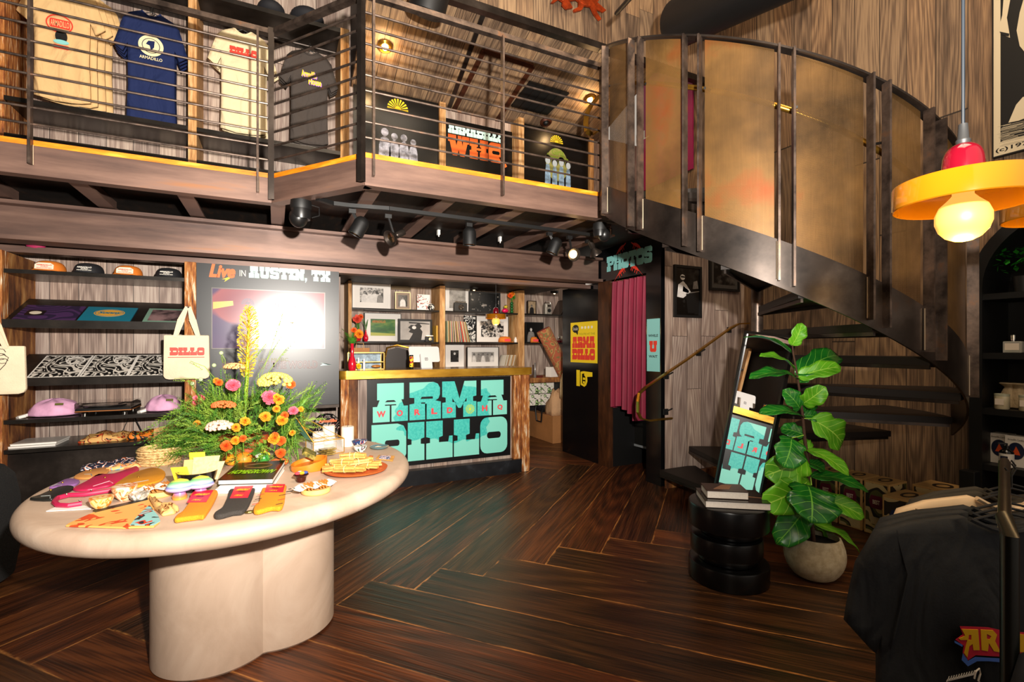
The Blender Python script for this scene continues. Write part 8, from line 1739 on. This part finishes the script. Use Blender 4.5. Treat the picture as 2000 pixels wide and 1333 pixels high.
t2 = tag(MB().box(4.02, 1.50, 0, 4.10, 1.58, onX(1885, 918, 4.06).z).build('black_post', BWD, bevel=.004), 'short square black post standing between cartons and arched shelving', 'post')
onV = lambda x, si, dx=.06: Vector((XV + dx, onX(x, 700, XV + dx).y, zv[si] + .001))
c = onV(1979, 3, .05); t = thing('perfume_bottle', c, 'square clear perfume bottle with silver cap on the arched shelving', 'bottle'); LAB = mat('cream_label', 'd8cab8', .6)
MB().box(c.x - .02, c.y - .045, c.z, c.x + .02, c.y + .045, c.z + .075).build('bottle', mat('pale_clear_glass', 'e0dcd0', .05, trans=.6), t, bevel=.005); MB().box(c.x - .0215, c.y - .034, c.z + .018, c.x - .0205, c.y + .034, c.z + .062).build('label', LAB, t); MB().lathe(c + UP * .075, [(.01, 0), (.01, .01), (.014, .01), (.014, .04), (.002, .04)], 16).build('cap', CHROME, t, smooth=True)
for x, lab in ((1957, 'cream candle in a glass jar, left on the arched shelving'), (2006, 'cream candle in a glass jar at the right image edge')):
    c = onV(x, 2, .05); t = thing('jar_candle', c, lab, 'candle'); MB().lathe(c, [(.034, 0), (.038, .005), (.038, .085)], 28).build('jar', mat('cream_jar_candle', 'c8bc9c', .2, coat=.6), t, smooth=True); MB().lathe(c, [(.038, .0855), (.039, .10), (.036, .10), (.034, .088), (.002, .087)], 28).build('glass_rim', mat('greenish_glass_rim', 'a8a890', .1), t, smooth=True)
    MB().fbox(FX(c.x - .0385), -c.y - .022, c.z + .03, 0, -c.y + .022, c.z + .07, .001).build('label', LAB, t)
for x, lab in ((1972, 'linen drawstring bag behind the left jar candle'), (1990, 'second linen drawstring bag, right of the first')):
    c = onV(x, 2, .16); t = thing('drawstring_bag', c, lab, 'bag'); LN = mat('natural_linen', 'b09a78', .85, bump=.6, bscale=60)
    rg = [[c + Vector((math.cos(2 * PI * i / 24) * r * (1 + .08 * math.sin(5 * i)), math.sin(2 * PI * i / 24) * r * (1 + .08 * math.cos(4 * i)), z)) for i in range(24)] for r, z in ((.03, 0), (.045, .01), (.046, .08), (.03, .125), (.022, .14), (.05, .165), (.045, .17), (.002, .15))]
    MB().loft(rg).build('bag_body', LN, t, smooth=True); MB().tube([c + Vector((math.cos(i * PI / 6) * .024, math.sin(i * PI / 6) * .024, .14)) for i in range(13)], .003, 6).build('drawstring', LN, t)
for x, dx, lab in ((1957, .16, 'white box with dark oval picture, left on the lower arched shelf'), (1990, .12, 'white box with dark oval picture, right on the lower arched shelf')):
    c = onV(x, 1, dx); t = thing('gift_box', c, lab, 'box'); MB().box(c.x - .04, c.y - .055, c.z, c.x + .05, c.y + .055, c.z + .20).build('carton', mat('matt_white_card', 'cfc8be', .6), t, bevel=.002); F = FX(c.x - .041)
    MB().flat(F, [[ell(-c.y, c.z + .105, .04, .055, 24)]]).build('oval_picture', mat('midnight_print', '121a34', .4), t); MB().flat(F, [[[(-c.y - .02, c.z + .08), (-c.y + .02, c.z + .08), (-c.y + .015, c.z + .10), (-c.y, c.z + .135), (-c.y - .012, c.z + .10)]]], .001, .002).build('flame_print', mat('fiery_print', 'c84a1c', .5), t); text(F, 'Armadillo Candles', -c.y - .04, c.z + .172, -c.y + .04, c.z + .184, INK, 'lettering', t, .002)
c = onV(1966, 1, .03); t = thing('pump_bottle', c, 'white pump soap bottle with dark oval label in front of the boxes', 'bottle')
MB().lathe(c, [(.032, 0), (.036, .004), (.036, .09)], 28).build('bottle_label', mat('matt_white_card', 'cfc8be', .5), t, smooth=True); MB().lathe(c + UP * .09, [(.036, 0), (.034, .012), (.018, .028), (.014, .03), (.014, .05), (.006, .05), (.006, .065), (.002, .066)], 24).build('black_top', mat('gloss_black', '0a0a0a', .2), t, smooth=True); MB().bar(c + Vector((0, 0, .153)), c + Vector((-.02, .035, .150)), .012, .008).build('pump_nozzle', mat('gloss_black', '0a0a0a', .2), t)
MB().fbox(FX(c.x - .037), -c.y - .018, c.z + .02, 0, -c.y + .018, c.z + .075, .001).build('oval_label', mat('midnight_print', '121a34', .4), t)
c = onV(2002, 4, .08); c.z = zv[4] + .001; t = thing('trailing_plant', c, 'green leafy plant in the top of the arched shelving', 'plant'); MB().lathe(c, [(.05, 0), (.06, .1), (.055, .1), (.01, .08)], 20).build('pot', BLACKM, t, smooth=True)
rs = random.Random(8); mb = MB()
for k in range(90):
    p = c + Vector((rs.uniform(-.05, .09), rs.uniform(-.12, .12), .12 + rs.uniform(0, .18))); d = Vector((rs.uniform(-1, 1), rs.uniform(-1, 1), rs.uniform(-.4, .8))).normalized(); s = d.cross(UP).normalized() * .014; mb.face([p, p + d * .02 + s, p + d * .045, p + d * .02 - s])
mb.build('leaves', mat('bright_moss_green', '1c7a14', .5), t)
# ================================================================== big black-and-white poster on the right wall
F = FX(XR - .04); u0 = F.uv(1938, 200)[0]; zb_ = F.uv(1941, 309)[1]; u1 = u0 + .95; z1_ = zb_ + 1.45
t = thing('framed_poster', F.p(u0, zb_), 'large framed black-and-white woodcut poster on the right wall', 'framed picture')
MB().fbox(F, u0, zb_, -.035, u1, z1_, 0).build('frame', BLACKM, t); MB().fbox(F, u0 + .008, zb_ + .008, 0, u1 - .008, z1_ - .008, .002).build('sheet', mat('cream_sheet', 'd8c8a8', .5), t)
MB().fbox(F, u0 + .045, zb_ + .10, .002, u1 - .045, z1_ - .045, .003).build('black_ground', INK, t); CS = MATS['cream_sheet']; g2 = F.off(.003)
q_ = lambda l: [F.uv(x, y) for x, y in l]
MB().flat(g2, [[q_([(1961, -8), (1975, -8), (1967, 35), (1972, 66), (1973, 74), (1955, 66), (1950, 60), (1958, 30)])], [q_([(2002, -10), (2040, -40), (2040, 120), (2010, 112), (1992, 90), (1986, 60), (1992, 25)])]]).build('pale_shapes', CS, t)
MB().flat(g2, [[q_([(1953, 62), (1972, 66), (1971, 72), (1956, 68)])]], .001, .002).build('hatching', INK, t)
rs = random.Random(2); mb = MB()
for k in range(26):
    y = 246 + k * 1.6; x0 = 1948 + rs.uniform(0, 12); x1 = x0 + rs.uniform(20, 90); mb.flat(g2, [[q_([(x0, y), (x1, y - (x1 - x0) * .23), (x1, y - (x1 - x0) * .23 + .7), (x0, y + .5)])]])
mb.flat(g2, [[q_([(1970, 240), (1985, 205), (1998, 190), (2030, 180), (2030, 220), (1990, 236)])]]); mb.build('line_hatching', CS, t)
text(F.off(.002), '(c)1972 BY M', F.uv(1945, 300)[0], zb_ + .025, F.uv(1945, 300)[0] + .36, zb_ + .06, INK, 'lettering', t, .001, bold=.02)
# ================================================================== pendant lamps at the right
pendant(onD(1881, 429, 1.036), 'large amber disc pendant lamp with red cap, nearest the camera', es=1.25, light=5)
pp_ = onD(2052, 446, 1.62); pendant(pp_, 'amber disc pendant lamp half outside the right edge', es=1.25, light=4)
# ================================================================== garment rack in the right foreground
TD = clothmat('charcoal_tee_cotton', '2c2e31'); FT = lambda s: Fr(Vector((0, 0, 0)) + FW * s, RT, UP)
rk = FT(1.22); zsh_ = H - (1018 - HY) / FL * 1.22
cxr = rk.uv(1962, 1100)[0]; wS = (cxr - rk.uv(1655, 1230)[0]) * 2
hS = .74
def armsprint(F, cx, z, w, h, b):
    OUT_ = mat('crimson_outline', 'd01c3c', .5); BLU = mat('cornflower_shadow', '4a78d8', .5); YG = mat('golden_yellow_print', 'f2bc10', .5)
    ux0 = F.uv(1866, 1250)[0]; ux1 = ux0 + .34; vy1 = F.uv(1900, 1224)[1]; vy0 = F.uv(1900, 1292)[1]
    q = lambda l: [F.uv(x, y) for x, y in l]
    MB().flat(F, [[q([(1866, 1250), (1880, 1240), (1874, 1224), (1930, 1226), (1956, 1232), (2000, 1236), (2050, 1244), (2050, 1288), (1935, 1282), (1905, 1280), (1890, 1290), (1880, 1276), (1882, 1262)])]], 0, .001).build('red_outline', OUT_, b)
    MB().flat(F, [[q([(1864, 1252), (1880, 1260), (1879, 1264), (1864, 1256)])], [q([(1882, 1268), (1890, 1292), (1905, 1284), (1935, 1286), (2050, 1292), (2050, 1302), (1930, 1292), (1908, 1292), (1890, 1302), (1878, 1290)])]], 0, .0008).build('blue_shadow', BLU, b)
    MB().flat(F, [[q([(1877, 1229), (1909, 1230), (1912, 1270), (1900, 1270), (1898, 1258), (1892, 1262), (1888, 1284), (1882, 1276), (1888, 1250), (1874, 1250), (1872, 1247), (1884, 1242)]), q([(1896, 1240), (1896, 1250), (1890, 1250), (1891, 1240)])], [q([(1914, 1230), (1938, 1231), (1946, 1240), (1942, 1252), (1950, 1268), (1952, 1274), (1940, 1272), (1930, 1256), (1928, 1272), (1916, 1270)]), q([(1926, 1238), (1926, 1248), (1932, 1249), (1935, 1243)])]], .001, .002).build('yellow_letters', YG, b)
    MB().flat(F, [[q([(1956, 1238), (1966, 1236), (1976, 1256), (1988, 1238), (2000, 1240), (2000, 1274), (1960, 1272)])]], .001, .002).build('yellow_letters', YG, b)
    mb = MB()
    for k in range(12): mb.flat(F, [[q([(1850 + 5 * k, 1330 - 1.4 * k), (1853 + 5 * k, 1322 - 1.2 * k), (1854 + 5 * k, 1322 - 1.2 * k), (1852 + 5 * k, 1331 - 1.4 * k)])]], 0, .001)
    mb.flat(F, [[q([(1848, 1332), (1850, 1328), (1905, 1315), (1905, 1318)])]], 0, .001); mb.build('white_claw_print', PAPER, b)
    mb = MB().tube([F.p(*F.uv(x, y), .001) for x, y in ((1902, 1326), (1905, 1312), (1912, 1306), (1914, 1316), (1910, 1330), (1920, 1345))], .002, 5); mb.build('white_outline_print', PAPER, b)
AX = cxr / 1.22
for k in range(5, -1, -1):
    s = 1.22 + .042 * k; F = FT(s); m_ = TD if k != 3 else mat('cream_tee_cotton', 'd8c0a0', .85)
    lab = ('black t-shirt with yellow ARM lettering, front of the rack at the lower right', 'dark t-shirt hanging second on the lower right rack', 'dark t-shirt hanging third on the lower right rack', 'cream t-shirt showing as a sliver among dark ones on the rack', 'olive-black t-shirt hanging fifth on the lower right rack', 'olive-black t-shirt hanging last on the lower right rack')[k]
    t, body = tee(F, AX * s + (.02 if k > 3 else 0), zsh_ - hS * .985 + (.0 if k < 3 else .012), wS * (1 if k < 3 else .9), hS, m_ if k < 4 else mat('olive_black_cotton', '2a261e', .85), lab, 60 + k)
    if k == 0: armsprint(F.off(.030), cxr, 0, wS, hS, body)
t = thing('garment_rack', FW * 1.2 + RT * (cxr), 'dark steel garment rack pole crossing the lower right corner', 'garment rack')
zr = zsh_ + .085; pA = FT(.98); 
MB().tube([FW * 1.0 + RT * AX * 1.0 + UP * zr, FW * 1.5 + RT * AX * 1.5 + UP * zr], .011, 12).build('rail', STEELD, t, smooth=True)
u_ = (1972 - 1000) / FL * .93; MB().tube([FW * .93 + RT * u_, FW * .93 + RT * u_ + UP * (zr - .01), FW * 1.0 + RT * AX + UP * zr], .014, 12).build('upright', mat('dark_green_black_metal', '10140f', .35, .3), t, smooth=True)
MB().tube([FW * 1.5 + RT * AX * 1.5, FW * 1.5 + RT * AX * 1.5 + UP * zr], .014, 12).build('upright', STEELD, t, smooth=True); MB().tube([FW * .93 + RT * u_ + UP * .014, FW * 1.5 + RT * AX * 1.5 + UP * .014], .014, 12).build('foot_rail', STEELD, t, smooth=True)
u_ = (2012 - 1000) / FL * .90; t2, _b = tee(Fr(FW * .905, RT, UP), u_ + .20, .12, .50, .74, TD, 'very dark garment cut off at the lower right corner', 90)
